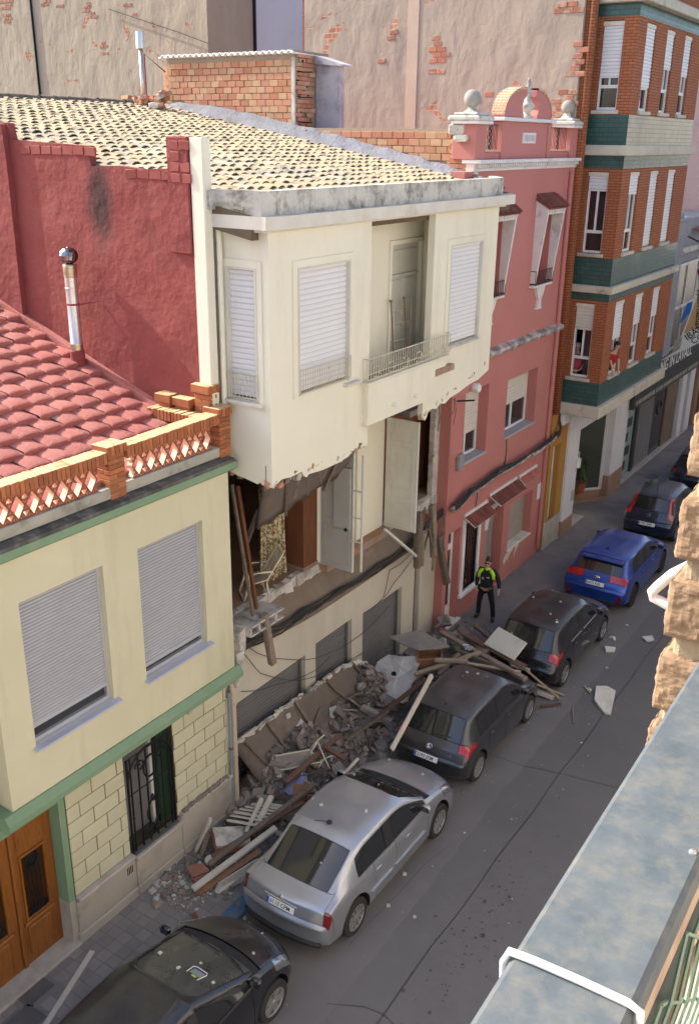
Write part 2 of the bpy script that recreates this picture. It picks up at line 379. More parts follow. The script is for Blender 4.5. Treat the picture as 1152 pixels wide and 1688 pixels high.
# pavement tiles near the camera, one by one
mb = MB(); mb.box((0, 0, 0), (.205, .205, .03), bev=.006); tme = mb.mesh('paving_tile', m_tile)
cover = [gz(55, 1632, .08), gz(40, 1685, .08)]
for i in range(7):
    for j in range(30):
        x, y = .12+i*.21, 5.3+j*.21
        if any(abs(x-c.x) < .26 and abs(y-c.y) < .3 for c in cover): continue
        o = bpy.data.objects.new('paving_tile', tme); COL.objects.link(o); o.parent = sw
        o.location = (x, y, .066+U(0, .004)); o.rotation_euler = (U(-.006, .006), U(-.006, .006), U(-.01, .01))
for k, c in enumerate(cover):
    t = wthing('inspection_cover', ['rectangular iron inspection cover in the pavement behind the stray white batten', 'iron inspection cover at the very bottom of the pavement near the black car'][k], 'cover', (c.x, c.y, .08))
    b = MB(); b.b2(c.x-.23, c.x+.23, c.y-.27, c.y+.27, .07, .083, bev=.003); b.build('frame', m_pave, t)
    b = MB(); b.b2(c.x-.2, c.x+.2, c.y-.24, c.y+.24, .075, .09, bev=.004); b.build('lid', m_iron, t)
for k, (px, py) in enumerate(((888, 777), (1055, 818), (1075, 785))):
    c = gz(px, py, .08); t = wthing('utility_cover', ['utility cover in the pavement beside the ochre doorway', 'utility cover in the pavement behind the dark blue hatchback', 'small utility cover in the pavement by the roller shutter'][k], 'cover', (c.x, c.y, .08))
    b = MB(); b.b2(c.x-.2, c.x+.2, c.y-.3, c.y+.3, .07, .086, bev=.003); b.build('lid', m_iron, t)

# ------------------------------------------------------------------ yellow house at the left
H1 = wthing('yellow_house', 'pale yellow house with green ledges, grey shutters and a red painted tile roof', 'house', (0, 8.7, 0))
XU = .25
b = MB(); W1 = (6.87, 8.3, 4.1, 6.26); W2 = (8.97, 10.37, 4.1, 6.26)
b.wall('x', XU-.22, XU, 6.38, 11.02, 3.28, 6.93, [W1, W2]); b.b2(-3.5, XU-.221, 6.38, 6.6, 3.28, 6.93); b.build('upper_wall', m_yel, H1)
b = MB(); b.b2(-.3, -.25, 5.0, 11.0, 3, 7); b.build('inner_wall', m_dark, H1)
def shutter(parent, mat, X, y0, y1, zb, zt, pitch=.052, depth=.012, ax='x', name='shutter', sgn=1):
    """roller shutter with curved slats hanging from zt down to zb, facing +axis*sgn"""
    pts = []; z = zt
    while z > zb:
        zn = max(z-pitch, zb); h = z-zn
        pts += [(0, z), (depth, z-h*.18), (depth, z-h*.66), (depth*.6, z-h*.74), (0, z-h*.75)]; z = zn
    b = MB(); n = len(pts)
    for (d, z) in pts:
        for u in (y0, y1): b.v.append((X+d*sgn, u, z) if ax == 'x' else (u, X+d*sgn, z))
    for i in range(n-1): b.f.append([2*i, 2*i+1, 2*i+3, 2*i+2]); b.m.append(1 if i % 5 == 4 else 0)
    if (ax == 'x') == (sgn > 0): b.f = [f[::-1] for f in b.f]
    o = b.build(name, [mat, m_groovew if mat.name in ('white_shutter', 'cream_shutter') else m_groove], parent); return o
for k, (y0, y1, z0, z1) in enumerate((W1, W2)):
    zs = (4.36, 4.28)[k]
    b = MB()
    for yy in (y0+.0, y1-.05): b.b2(XU-.16, XU-.08, yy, yy+.05, z0, z1)
    b.b2(XU-.16, XU-.08, y0+.05, y1-.05, z0, z0+.06); fr = b.build('window_frame', m_alu, H1)
    b = MB(); b.b2(XU-.15, XU-.14, y0+.05, y1-.05, z0+.06, z1); b.build('pane', m_glass, fr)
    shutter(H1, m_shut, XU-.1, y0+.02, y1-.05, zs, z1, .05)
    b = MB(); b.box((XU-.085, (y0+y1)/2-.01, zs-.01), (.03, y1-y0-.08, .05), bev=.006); b.build('shutter_rail', m_alu, H1)
    b = MB(); b.box((XU-.03, (y0+y1)/2+.02, z0-.02), (.26, y1-y0+.12, .04), (0, .1, 0), bev=.006); b.build('sill', m_marb, H1)
# green ledges and the sooty roof ledge
def ledge(name, mat, prof, y0, y1, parent, ret=None):
    b = MB(); b.prism(prof, 'y', y0, y1); return b.build(name, mat, parent)
ledge('green_ledge', m_green, [(-.1, 3.08), (.30, 3.08), (.36, 3.14), (.36, 3.22), (.28, 3.33), (-.1, 3.33)], 6.22, 11.12, H1)
b = MB(); b.b2(-3.5, -.101, 6.22, 6.6, 3.08, 3.33); b.build('ledge_return', m_green, H1)
ledge('green_cornice', m_green, [(0, 6.9), (.30, 6.9), (.37, 6.95), (.37, 7.06), (0, 7.06)], 4.5, 11.13, H1)
ledge('roof_ledge', m_soot, [(-.1, 7.061), (.36, 7.061), (.34, 7.1), (.1, 7.14), (-.1, 7.14)], 4.5, 11.1, H1)
b = MB(); b.b2(.02, .2, 4.5, 11.05, 7.141, 7.3, bev=.01); b.build('parapet_kerb', m_greyr, H1)
# balustrade: piers, brick coping laid brick by brick, lattice blocks
bal = MB(); bal.b2(-.02, .03, 4.5, 11.0, 7.301, 7.31)
baluster = bal.build('balustrade', m_greyr, H1)
mb = MB(); mb.box((0, 0, 0), (.265, .064, .165), bev=.006); cme = mb.mesh('brick', m_coping)
mb = MB(); mb.box((0, 0, 0), (.28, .066, .13), bev=.006); pme = mb.mesh('brick', m_coping)
mb = MB(); mb.box((0, 0, 0), (.25, .125, .062), bev=.005); bme = mb.mesh('brick', m_brick)
y = 4.55
while y < 10.86:
    if not 8.56 < y < 8.95: put('brick', cme, baluster, (.1+U(-.006, .006), y, 7.755+.03*math.sin(y*1.3)*.3), (U(-.02, .02), U(-.02, .02), U(-.03, .03)))
    y += .0725
for i in range(14): put('brick', cme, baluster, (-.1-i*.072, 10.78, 7.73+U(-.008, .008)), (0, 0, PI/2+U(-.05, .05)))
def pier(x, y, wx, wy, z0, z1, cap=True):
    z = z0; r = 0
    b = MB(); b.b2(x-wx/2+.02, x+wx/2-.02, y-wy/2+.02, y+wy/2-.02, z0, z1-.02); q = b.build('pier', m_greyr, H1)
    zt = z1-.13 if cap else z1
    while z < zt-.02:
        h = min(.072, zt-z); n = 2
        for k in range(n):
            if r % 2 == 0: put('brick', bme, q, (x, y+(k-.5)*wy/2, z+h/2), (U(-.01, .01), 0, U(-.02, .02)), (wx/.25, wy/2/.125*.96, h/.062*.9))
            else: put('brick', bme, q, (x+(k-.5)*wx/2, y, z+h/2), (U(-.01, .01), 0, PI/2+U(-.02, .02)), (wy/.25, wx/2/.125*.96, h/.062*.9))
        z += .072; r += 1
    if cap:
        n = int((wy+.08)/.07)
        for k in range(n): put('brick', pme, q, (x, y-(wy+.08)/2+.035+k*(wy+.08)/n, z1-.065), (U(-.02, .02), U(-.02, .02), U(-.03, .03)), ((wx+.07)/.28, 1, 1))
    return q
pier(.09, 8.75, .24, .30, 7.12, 7.9); pier(.09, 11.03, .26, .26, 7.12, 7.93); pier(-.12, 10.99, .3, .2, 7.6, 8.26)
pier(-.5, 10.95, .3, .2, 7.6, 8.0); pier(-.86, 10.92, .25, .2, 7.45, 8.02)
# lattice blocks (one mesh, copied)
mb = MB()
def lb(p, q, r=.014): 
    p = Vector((0, *p)); q = Vector((0, *q)); d = q-p; mb.box((p+q)/2, (.10, d.length, r*2), (math.atan2(d.z, d.y), 0, 0))
hw, hh = .118, .178
lb((-hw, 0), (0, hh)); lb((0, hh), (hw, 0)); lb((hw, 0), (0, -hh)); lb((0, -hh), (-hw, 0))
for sy in (-1, 1):
    for sz in (-1, 1):
        lb((sy*hw, sz*hh), (sy*hw*.45, sz*hh*.5), .014); lb((sy*hw, sz*.07), (sy*hw*.62, sz*hh*.42), .012); lb((sy*.06, sz*hh), (sy*hw*.4, sz*hh*.6), .012)
lme = mb.mesh('lattice_block', [m_lattice, m_latlit]); lme.polygons.foreach_set('material_index', [0 if abs(p.normal.x) > .6 else 1 for p in lme.polygons])
y = 4.7
while y < 10.85:
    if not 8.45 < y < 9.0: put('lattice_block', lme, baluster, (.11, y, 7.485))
    y += .24 if not 8.28 < y < 8.5 else .66
# lower storey: recessed wall with separate blocks
b = MB(); GR = (8.58, 9.68, .96, 2.78); b.wall('x', -.35, -.012, 7.4, 11.06, 0, 3.08, [GR]); b.build('lower_wall', m_joint, H1)
mb = MB(); mb.box((0, 0, 0), (.05, .50, .262), bev=.008); kme = mb.mesh('wall_block', m_yblock)
r = 0; z = .93
while z < 3.05:
    h = min(.27, 3.078-z); y = 7.42-(.26 if r % 2 else 0)
    while y < 11.05:
        a, c = max(y, 7.42), min(y+.508, 11.05)
        segs = [(a, c)]
        if z+h > GR[2]+.05 and z < GR[3]-.05:
            segs = [(a, min(c, GR[0])), (max(a, GR[1]), c)]
        for (p, q) in segs:
            if q-p > .04: put('wall_block', kme, H1, (-.022, (p+q)/2, z+h/2), (0, U(-.006, .006), 0), (1, (q-p-.016)/.50, (h-.014)/.262))
        y += .508
    z += .27; r += 1
# plinth stones
for (y0, y1, z0, z1, x) in ((7.4, 8.62, .26, .86, .06), (8.63, 9.72, .26, .80, .06), (9.73, 11.06, .26, .93, .06), (7.38, 8.62, .0, .255, .085), (8.63, 9.72, .0, .255, .085), (9.73, 11.06, .0, .255, .085)):
    b = MB(); b.b2(-.02, x, y0, y1, z0, z1, bev=.012); b.build('plinth_stone', m_stone, H1)
b = MB(); b.b2(-.15, .11, 7.42, 8.6, .862, .925, bev=.014); b.b2(-.3, .13, 8.6, 9.75, .802, .875, bev=.014); b.b2(-.02, .1, 9.73, 11.06, .932, .985, bev=.012); b.build('stone_sill', m_stone2, H1)
for k in range(4):
    b = MB(); b.b2(.06, .065, 8.42+k*.035, 8.435+k*.035, .62, .76); b.build('vent_slot', m_dark, H1)
# window with wrought iron grille
yc0, yc1 = GR[0], GR[1]
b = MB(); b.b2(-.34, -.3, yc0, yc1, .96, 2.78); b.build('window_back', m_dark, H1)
shutter(H1, M('dusty_blind', (.16, .15, .15), (.2, .19, .185), .7, 3), -.24, yc0, yc1-.38, 1.0, 2.78, .03, .006, name='blind')
b = MB(); b.b2(-.26, -.2, yc1-.36, yc1-.3, .96, 2.78); b.build('frame_white', m_white, H1)
b = MB(); b.b2(-.28, -.1, yc1-.28, yc1-.02, .97, 2.78, bev=.01); b.build('green_shutter_leaf', M('dark_green_paint', (.014, .04, .02), (.022, .05, .028), .6, 3), H1)
b = MB(); b.b2(-.3, .08, yc0+.02, yc1-.02, .876, .905, bev=.006); b.build('window_ledge', m_iron, H1)
g = MB()
for i in range(6):
    yy = yc0+.12+i*(yc1-yc0-.24)/5; g.tube([(.01, yy, .9), (.01, yy, 2.70)], .016, 6)
    g.lathe([(.011, -.03), (.024, 0), (.011, .03)], 8, (.01, yy, 1.55+.2*(i % 2)))
for zz in (.98, 2.02, 2.70): g.tube([(.01, yc0+.05, zz), (.01, yc1-.05, zz)], .011, 6)
ym = (yc0+yc1)/2
g.tube([(.01, yc0+.05, 2.70), (.01, yc0+.05, .9), (.01, yc0+.05, 2.25)]+[(.01, ym+(yc1-yc0-.1)/2*math.cos(PI-PI*i/14), 2.25+.48*math.sin(PI*i/14)) for i in range(1, 14)]+[(.01, yc1-.05, 2.25), (.01, yc1-.05, .9)], .02, 6)
def scroll(y, z, r, t0, turns, sg):
    return [(.012, y+sg*r*(1-.75*k/20)*math.cos(t0+turns*2*PI*k/20), z+r*(1-.75*k/20)*math.sin(t0+turns*2*PI*k/20)) for k in range(21)]
for sg in (-1, 1):
    g.tube(scroll(ym+sg*.1, 1.08, .085, PI/2, 1.2, sg), .017, 6); g.tube(scroll(ym+sg*.22, 2.45, .11, 0, 1.3, sg), .017, 6)
    g.tube([(.012, ym, 1.0)]+[(.012, ym+sg*.13*math.sin(PI*k/10), 1.15+.55*k/10) for k in range(11)], .016, 6)
g.tube([(.012, ym+.15*math.cos(2*PI*k/18), 2.33+.2*math.sin(2*PI*k/18)) for k in range(18)], .018, 6, closed=True)
g.lathe([(.001, -.1), (.03, -.06), (.04, 0), (.015, .05), (.001, .06)], 8, (.015, ym, 1.72))
g.build('window_grille', m_wiron, H1)
# round vent boss, doorway with a two-leaf wooden door
b = MB(); b.lathe([(.001, .05), (.05, .045), (.06, 0)], 16, (0, 10.1, 2.83), Euler((0, PI/2, 0)).to_matrix()); b.build('vent_boss', m_stone2, H1)
b = MB(); b.b2(-.32, .0, 7.29, 7.4, 0, 3.08); b.b2(-.32, 0, 4.2, 7.29, 2.78, 3.08); b.build('door_surround', m_green, H1)
b = MB(); b.b2(-.33, .012, 7.28, 7.401, 0, .9, bev=.004); b.build('jamb_foot', m_stone, H1)
b = MB(); b.b2(-.5, .1, 4.4, 7.38, .0, .13, bev=.015); b.build('door_step', m_stone2, H1)
for k in range(2):
    y1 = 7.28-k*.76; y0 = y1-.75; b = MB()
    b = MB(); b.wall('x', -.30, -.23, y0, y1, .13, 2.78, [(y0+.16, y1-.17, .95, 2.1)], 0); leaf = b.build('door_leaf', m_door, H1)
    b = MB(); b.b2(-.24, -.205, y0+.15, y1-.17, .3, .8, bev=.02); b.b2(-.24, -.205, y0+.13, y1-.15, 2.22, 2.65, bev=.02); b.b2(-.24, -.19, y0+.1, y1-.1, .84, .91, bev=.015)
    b.b2(-.24, -.195, y0+.0, y0+.07, .13, 2.78, bev=.01); b.b2(-.24, -.20, y0+.14, y0+.17, .93, 2.12); b.b2(-.24, -.20, y1-.18, y1-.15, .93, 2.12); b.b2(-.24, -.20, y0+.17, y1-.18, 2.08, 2.12); b.build('door_moulding', m_door, leaf)
    b = MB(); b.b2(-.27, -.26, y0+.16, y1-.17, .95, 2.1); b.build('door_pane', M('amber_pane', (.075, .028, .009), (.04, .016, .006), .3, 4, 0) if k == 0 else bpy.data.materials['amber_pane'], leaf)
    g = MB(); ya, yb = y0+.16, y1-.17; yc = (ya+yb)/2
    for i in range(4): yy = ya+.1+i*(yb-ya-.2)/3; g.tube([(-.225, yy, .97), (-.225, yy, 1.85)], .011, 6)
    g.tube([(-.225, yc+.11*math.cos(2*PI*i/16), 1.93+.13*math.sin(2*PI*i/16)) for i in range(16)], .013, 6, closed=True); g.lathe([(.001, .012), (.09, .01), (.1, 0)], 16, (-.25, yc, 1.93), Matrix(((0, 0, 1), (1, 0, 0), (0, 1.3, 0))))
    for i in range(5): g.tube([(-.225, ya+.08+i*(yb-ya-.16)/4+.05*math.cos(2*PI*q/10), 1.03+.06*math.sin(2*PI*q/10)) for q in range(10)], .01, 5, closed=True)
    g.build('door_grille', m_wiron, leaf)
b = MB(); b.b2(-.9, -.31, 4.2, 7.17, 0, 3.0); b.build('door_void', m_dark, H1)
b = MB(); b.b2(-9, -.46, 4.2, 11.0, -.02, 7.05); b.b2(-.45, -.02, 4.2, 6.2, 3.09, 6.9); b.build('house_core', m_yel, H1)
# red roof: tiles one by one
RZ, RS = 7.33, .36
def roofz(x): return RZ-RS*x
b = MB(); b.quad((.02, 4.4, roofz(.02)-.06), (.02, 11.0, roofz(.02)-.06), (-6, 11.0, roofz(-6)-.06), (-6, 4.4, roofz(-6)-.06)); roof1 = b.build('red_roof', m_redroof, H1)
mb = MB(); NP = 9; L = .40
prof = [(-.2, -.002), (-.178, .016), (-.13, .026), (-.05, .03), (.04, .029), (.12, .023), (.155, .008), (.178, -.002), (.205, -.004)]
for (u, h0) in ((0, .07), (L*.10, .082), (L, .0)):
    for (yv, h) in prof: mb.v.append((-u, yv, h+h0))
for (yv, h) in prof: mb.v.append((.004, yv, h*.3-.03))
for i in range(NP-1):
    mb.f += [[i+1, i, NP+i, NP+i+1], [NP+i+1, NP+i, 2*NP+i, 2*NP+i+1], [i, i+1, 3*NP+i+1, 3*NP+i]]; mb.m += [0, 0, 0]
tme2 = mb.mesh('roof_tile', m_redroof, True); tme2.set_sharp_from_angle(angle=math.radians(42))
ang = math.atan(RS)
for i in range(16):
    for j in range(17):
        x = .0-i*.325; y = 4.3+j*.405+(.0 if i % 2 else .2)
        if y > 10.85: continue
        put('roof_tile', tme2, roof1, (x+U(-.02, .02), y+U(-.015, .015), roofz(x)-.05+U(-.006, .01)), (U(-.03, .03), ang+U(-.03, .02), U(-.03, .03)))
b = MB(); b.prism([(.0, 7.40), (-.9, 7.62), (-.9, 7.75), (-2, 8.12), (-4.2, 8.92), (-6, 9.6), (-6, 9.2), (0, 7.1)], 'y', 10.86, 10.99); b.build('mortar_fillet', m_redroof, roof1)
# the metal flue on the red roof
fx, fy, fz = -2.68, 10.74, 8.2
t = wthing('flue_pipe', 'stainless steel flue with a spinning cowl standing on the red tiled roof', 'flue', (fx, fy, fz))
b = MB(); b.lathe([(.125, -.1), (.12, .3), (.1, .32)], 20, (fx, fy, fz)); b.build('base_collar', m_redwall, t, angle=40)
b = MB(); b.lathe([(.1, .24), (.1, .4), (.104, .405), (.104, .425), (.1, .43), (.1, 1.3), (.106, 1.305), (.106, 1.33), (.1, 1.335), (.1, 1.5)], 24, (fx, fy, fz)); b.build('pipe', m_steel, t, angle=40)
b = MB(); b.lathe([(.103, .22), (.104, .4), (.102, .41)], 24, (fx, fy, fz)); b.lathe([(.1, 1.5), (.108, 1.51), (.105, 1.56), (.112, 1.6), (.105, 1.64), (.11, 1.68), (.1, 1.7)], 24, (fx, fy, fz)); b.build('stained_collar', m_steeld, t, angle=40)
cw = MB()
for k in range(14):
    a0 = 2*PI*k/14; vs = []
    for i in range(7):
        th = -.45*PI+.93*PI*i/6; r = .14*math.cos(th*.98)+.012; z = 1.83+.13*math.sin(th)
        for da, rr in ((0, 1.0), (.42, .93)): vs.append((fx+r*rr*math.cos(a0+da+i*.06), fy+r*rr*math.sin(a0+da+i*.06), fz+z))
    cw.add(vs, [[2*i, 2*i+1, 2*i+3, 2*i+2] for i in range(6)])
cw.lathe([(.05, 1.945), (.02, 1.97), (.001, 1.975)], 12, (fx, fy, fz)); cw.build('cowl', Mplain('cowl_metal', (.3, .3, .31), .22, 1), t)
b = MB(); b.lathe([(.05, 1.7), (.05, 1.95)], 10, (fx, fy, fz)); b.build('cowl_core', m_blackm, t)
b = MB(); b.tube([(fx, fy, fz+1.06), (fx+.12, fy+.04, fz+1.06), (fx+.36, 10.98, fz+1.12)], .012, 6); b.lathe([(.106, 1.05), (.108, 1.055), (.108, 1.075), (.106, 1.08)], 24, (fx, fy, fz)); b.build('wall_bracket', m_redwall, t)
# downpipes at the right corner
t = wthing('drain_pipe', 'beige drainpipe on the corner between the yellow house and the collapsed house', 'drainpipe', (.05, 11.17, 0))
b = MB(); b.tube([(.06, 11.17, 0), (.06, 11.17, 2.62), (.02, 11.19, 2.75), (-.1, 11.22, 2.85)], .052, 12); b.build('pipe', m_pvc, t, angle=50)
b = MB(); b.lathe([(.052, 0), (.06, .01), (.06, .1), (.052, .11)], 12, (.06, 11.17, 2.4)); b.lathe([(.052, 0), (.06, .01), (.06, .07), (.052, .08)], 12, (.06, 11.17, 1.3)); b.build('joint', m_pvc, t, angle=40)
t = wthing('blue_drain_pipe', 'thin blue-grey pipe beside the beige drainpipe at the yellow house corner', 'pipe', (.04, 11.07, 0))
b = MB(); b.tube([(.05, 11.075, 0), (.05, 11.075, 2.7)], .033, 10); b.build('pipe', m_bluepipe, t, angle=50)
b = MB(); b.lathe([(.033, 0), (.04, .005), (.04, .06), (.033, .065)], 10, (.05, 11.075, 1.5)); b.build('clamp', m_iron, t)
# ------------------------------------------------------------------ the damaged cream house
from mathutils import noise as mnoise
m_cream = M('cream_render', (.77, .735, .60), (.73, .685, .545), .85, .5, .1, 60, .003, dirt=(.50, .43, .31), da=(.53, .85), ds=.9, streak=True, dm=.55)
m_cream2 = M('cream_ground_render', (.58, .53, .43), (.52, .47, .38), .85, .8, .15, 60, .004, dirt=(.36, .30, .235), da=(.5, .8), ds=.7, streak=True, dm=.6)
m_corn = M('weathered_cornice', (.62, .59, .51), (.48, .46, .41), .9, 2.2, .4, 40, .012, dirt=(.085, .08, .072), da=(.48, .66), ds=2.4, dm=.8)
m_slabw = M('chipped_white_edge', (.68, .65, .57), (.60, .55, .45), .9, 2, .3, 40, .01, dirt=(.40, .32, .22), da=(.55, .75), ds=1.4)
m_brown = M('dusty_brown_slab', (.235, .185, .14), (.175, .135, .105), .95, 1.4, .6, 26, .02, dirt=(.36, .31, .26), da=(.58, .78), ds=1.1)
m_brownd = M('exposed_ceiling', (.19, .15, .125), (.14, .11, .09), .95, 1.2, .5, 26, .02, dirt=(.30, .26, .22), da=(.55, .75), ds=.9)
m_plast = M('broken_plaster', (.60, .57, .52), (.46, .42, .37), .95, 3, .5, 40, .01, dirt=(.24, .2, .165), da=(.48, .66), ds=3)
m_oldwood = wood('weathered_timber', (.26, .20, .15), (.14, .105, .08), .85, (6, 6, 6), .5, .3)
m_paldoor = M('old_white_door_paint', (.66, .64, .55), (.56, .54, .46), .6, 1.6, .1, 60, .003, dirt=(.36, .33, .26), da=(.56, .75), ds=2.2, streak=True, dm=.6)
m_greydoor = M('grey_white_door', (.44, .43, .38), (.38, .37, .33), .6, 1.6, .1, 60, .003, dirt=(.26, .24, .2), da=(.56, .75), ds=2, streak=True)
m_roomwood = wood('red_brown_panel', (.20, .082, .042), (.125, .048, .026), .4, (3, 3, .5), .1)
m_garage = M('grey_garage_slats', (.155, .15, .145), (.125, .12, .115), .6, 1.2, 0, dirt=(.25, .235, .215), da=(.55, .8), ds=.9, streak=True)
m_cable = Mplain('black_cable', (.03, .028, .027), .6)
m_cableb = M('dusty_cable', (.11, .095, .08), (.07, .06, .05), .8, 5, 0)
m_hb = M('hollow_brick', (.48, .24, .14), (.40, .19, .11), .9, 8, .4, 70, .006, rcol=[(.52, .25, .14), (.50, .29, .17), (.46, .20, .12), (.56, .36, .22), (.53, .27, .17), (.50, .33, .20), (.47, .22, .15)], rand=.12, dirt=(.3, .2, .14), da=(.6, .75), ds=3)
m_floor = M('terracotta_floor', (.36, .19, .11), (.29, .16, .10), .6, 3, .1, 40, dirt=(.33, .28, .23), da=(.45, .65), ds=2)
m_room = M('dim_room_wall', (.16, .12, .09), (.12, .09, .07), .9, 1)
m_railw = M('cream_iron', (.60, .55, .42), (.52, .47, .36), .55, 6, 0, dirt=(.28, .19, .11), da=(.6, .72), ds=9)
H2 = wthing('damaged_house', 'cream house with its first floor torn open beneath the upper bays', 'house', (0, 15.5, 0))
# party wall painted red, with stepped top
P2 = wthing('party_wall', 'tall rough red painted wall behind the red tiled roof', 'wall', (-2.5, 11.06, 0))
b = MB()
prof = [(-12, 3), (-.22, 3), (-.22, 11.82), (-.30, 11.84), (-.62, 11.83), (-.64, 11.40), (-1.2, 11.37), (-1.7, 11.41), (-2.29, 11.39), (-2.31, 11.68), (-2.8, 11.70), (-3.4, 11.72), (-4.1, 11.75), (-4.15, 12.0), (-12, 12.6)]
b.prism(prof, 'y', 11.0, 11.13); b.build('wall', m_redwall, P2)
b = MB(); b.prism([(-4.75, 8), (-4.18, 8), (-4.16, 11.4), (-4.2, 11.98), (-4.8, 12.1)], 'y', 10.9, 11.0); b.b2(-.66, -.24, 10.955, 11.0, 10.2, 11.84, bev=.02); b.build('buttress', m_redwall, P2)
for (x0, n, z) in ((-1.55, 4, 11.30), (-3.9, 7, 11.60), (-.62, 2, 11.72), (-.6, 2, 11.57), (-.62, 2, 11.42), (-.6, 2, 11.27)):
    for i in range(n): 
        if z < 11.4 and x0 < -1 or random.random() < .9:
            mbk = MB(); mbk.box((0, 0, 0), (.235 if x0 < -1 else .18, .04, .13), jit=.008, bev=.01)
            put('brick', mbk.mesh('brick', m_redbrick), P2, (x0+i*(.25 if x0 < -1 else .2)+.12, 11.008 if x0 < -1 else 10.967, z), (U(-.02, .02), U(-.03, .03), U(-.02, .02)))
b = MB(); b.b2(-.219, .03, 10.97, 11.15, 3.4, 11.83, bev=.015); b.build('cream_strip', m_cream, H2)
# soot on the wall where the flue smokes
# --- upper floor bays
BX, BT = .92, .14
b = MB(); b.wall('x', BX-BT, BX, 11.3, 14.12, 7.0, 10.6, [(11.99, 13.47, 8.0, 10.0)])
b.wall('y', 11.3, 11.3+BT, -.4, BX-BT, 6.95, 10.6, [(.1, .70, 8.02, 10.04)]);
b.build('bay_wall', m_cream, H2)
b = MB(); b.prism([(11.3, 7.0), (11.3, 6.66), (11.36, 6.7), (11.42, 6.69), (11.55, 6.73), (11.8, 6.70), (12.1, 6.71), (12.16, 6.62), (12.24, 6.57), (12.3, 6.61), (12.7, 6.57), (13.2, 6.57), (13.5, 6.6), (13.62, 6.66), (13.78, 6.67), (13.86, 6.74), (13.93, 6.64), (14.0, 6.67), (14.12, 6.65), (14.12, 7.0)], 'x', BX-BT+.03, BX)
b.prism([(-.4, 6.95), (-.4, 6.85), (.0, 6.80), (.2, 6.73), (.45, 6.70), (.62, 6.66), (.68, 6.71), (.72, 6.66), (BX-.141, 6.68), (BX-.141, 6.95)], 'y', 11.3, 11.3+BT-.02); b.build('broken_bay_apron', m_cream, H2)
b = MB(); b.wall('x', BX-BT, BX, 16.35, 19.1, 7.45, 10.6, [(17.0, 18.42, 7.97, 9.95)]); b.prism([(BX, 19.1), (BX-BT, 19.1), (-.3, 20.0), (-.1, 20.05)], 'z', 7.2, 10.6); b.build('bay_wall', m_cream, H2)
b = MB(); b.prism([(16.2, 7.45), (16.0, 7.16), (16.15, 7.14), (16.15, 6.72), (16.27, 6.62), (16.33, 6.66), (16.38, 6.76), (16.55, 6.80), (16.72, 6.76), (16.9, 6.83), (17.1, 6.79), (17.3, 6.86), (17.7, 6.9), (18.2, 6.98), (18.6, 7.0), (19.1, 7.12), (19.1, 7.45)], 'x', BX-BT+.03, BX); b.build('broken_bay_apron', m_cream, H2)
# ragged brick, lath and plaster along the torn edge
ragged = [(.86, 11.35+i*.072, 6.66+.03*math.sin(i*1.7)) for i in range(39)]+[(.86, 16.2+i*.075, 6.74+.0145*i) for i in range(38)]+[(.05+i*.075, 11.38, 6.72) for i in range(11)]
for k, (x, y, z) in enumerate(ragged):
    b = MB(); b.box((x+U(-.06, .03), y, z+U(-.03, .05)), (U(.05, .12), U(.06, .14), U(.05, .13)), (U(-.5, .5), U(-.5, .5), U(-.5, .5)), bev=.008, jit=.018); b.build('torn_fragment', (m_hb if k % 3 == 0 else m_plast if k % 3 == 1 else m_brown), H2)
for k in range(9):
    y = U(11.5, 14.0) if k < 6 else U(16.4, 18.5); b = MB(); b.tube([(.8, y, 6.75), (.84, y+U(-.05, .05), 6.5), (.82+U(-.1, .1), y+U(-.15, .15), 6.62-U(.2, .5))], U(.006, .014), 5); b.build('hanging_lath', m_oldwood, H2)
# balcony recess of the upper floor
b = MB(); b.wall('x', .08, .2, 13.9, 17.32, 7.6, 10.6, [(15.98, 17.2, 7.7, 9.98)]); b.prism([(BX-.01, 16.352), (BX-.08, 16.352), (.1, 17.32), (.2, 17.32)], 'z', 7.46, 10.6); b.b2(.2, BX-BT, 14.0, 14.119, 7.46, 10.6); b.build('recess_wall', m_cream, H2)
b = MB(); b.b2(-.3, 1.04, 13.92, 17.2, 7.5, 7.62); b.build('balcony_floor', m_floor, H2)
b = MB(); b.b2(.96, 1.06, 13.9, 16.36, 7.08, 7.82, bev=.012); b.b2(.7, .959, 13.9, 13.98, 7.08, 7.82, bev=.01); b.b2(.921, 1.0, 16.361, 16.9, 7.5, 7.82); b.b2(.9, 1.08, 13.86, 16.95, 7.821, 7.86, bev=.01); b.build('balcony_parapet', m_cream, H2)
for yy in (14.75, 15.55):
    b = MB(); b.lathe([(.035, 0), (.035, .07), (.02, .08)], 12, (1.06, yy, 7.3), Euler((0, PI/2, 0)).to_matrix()); b.build('drain_spout', m_white, H2)
b = MB(); b.b2(.04, .1, 15.98, 17.2, 7.7, 9.98); ud = b.build('balcony_door', m_paldoor, H2)
b = MB()
for (y0, y1, z0, z1) in ((16.12, 17.06, 9.45, 9.86), (16.12, 16.55, 8.7, 9.3), (16.63, 17.06, 8.7, 9.3), (16.12, 16.55, 7.85, 8.25), (16.63, 17.06, 7.85, 8.25)):
    b.b2(.1, .125, y0, y1, z0, z1, bev=.01)
b.b2(.1, .14, 16.0, 17.18, 9.34, 9.4, bev=.008); b.b2(.1, .13, 16.56, 16.62, 7.72, 9.34, bev=.006); b.build('door_panel', m_paldoor, ud)
b = MB(); b.wall('x', .201, .24, 15.9, 17.28, 7.64, 10.06, [(15.98, 17.2, 7.5, 9.98)]); b.build('door_frame', m_cream, ud)
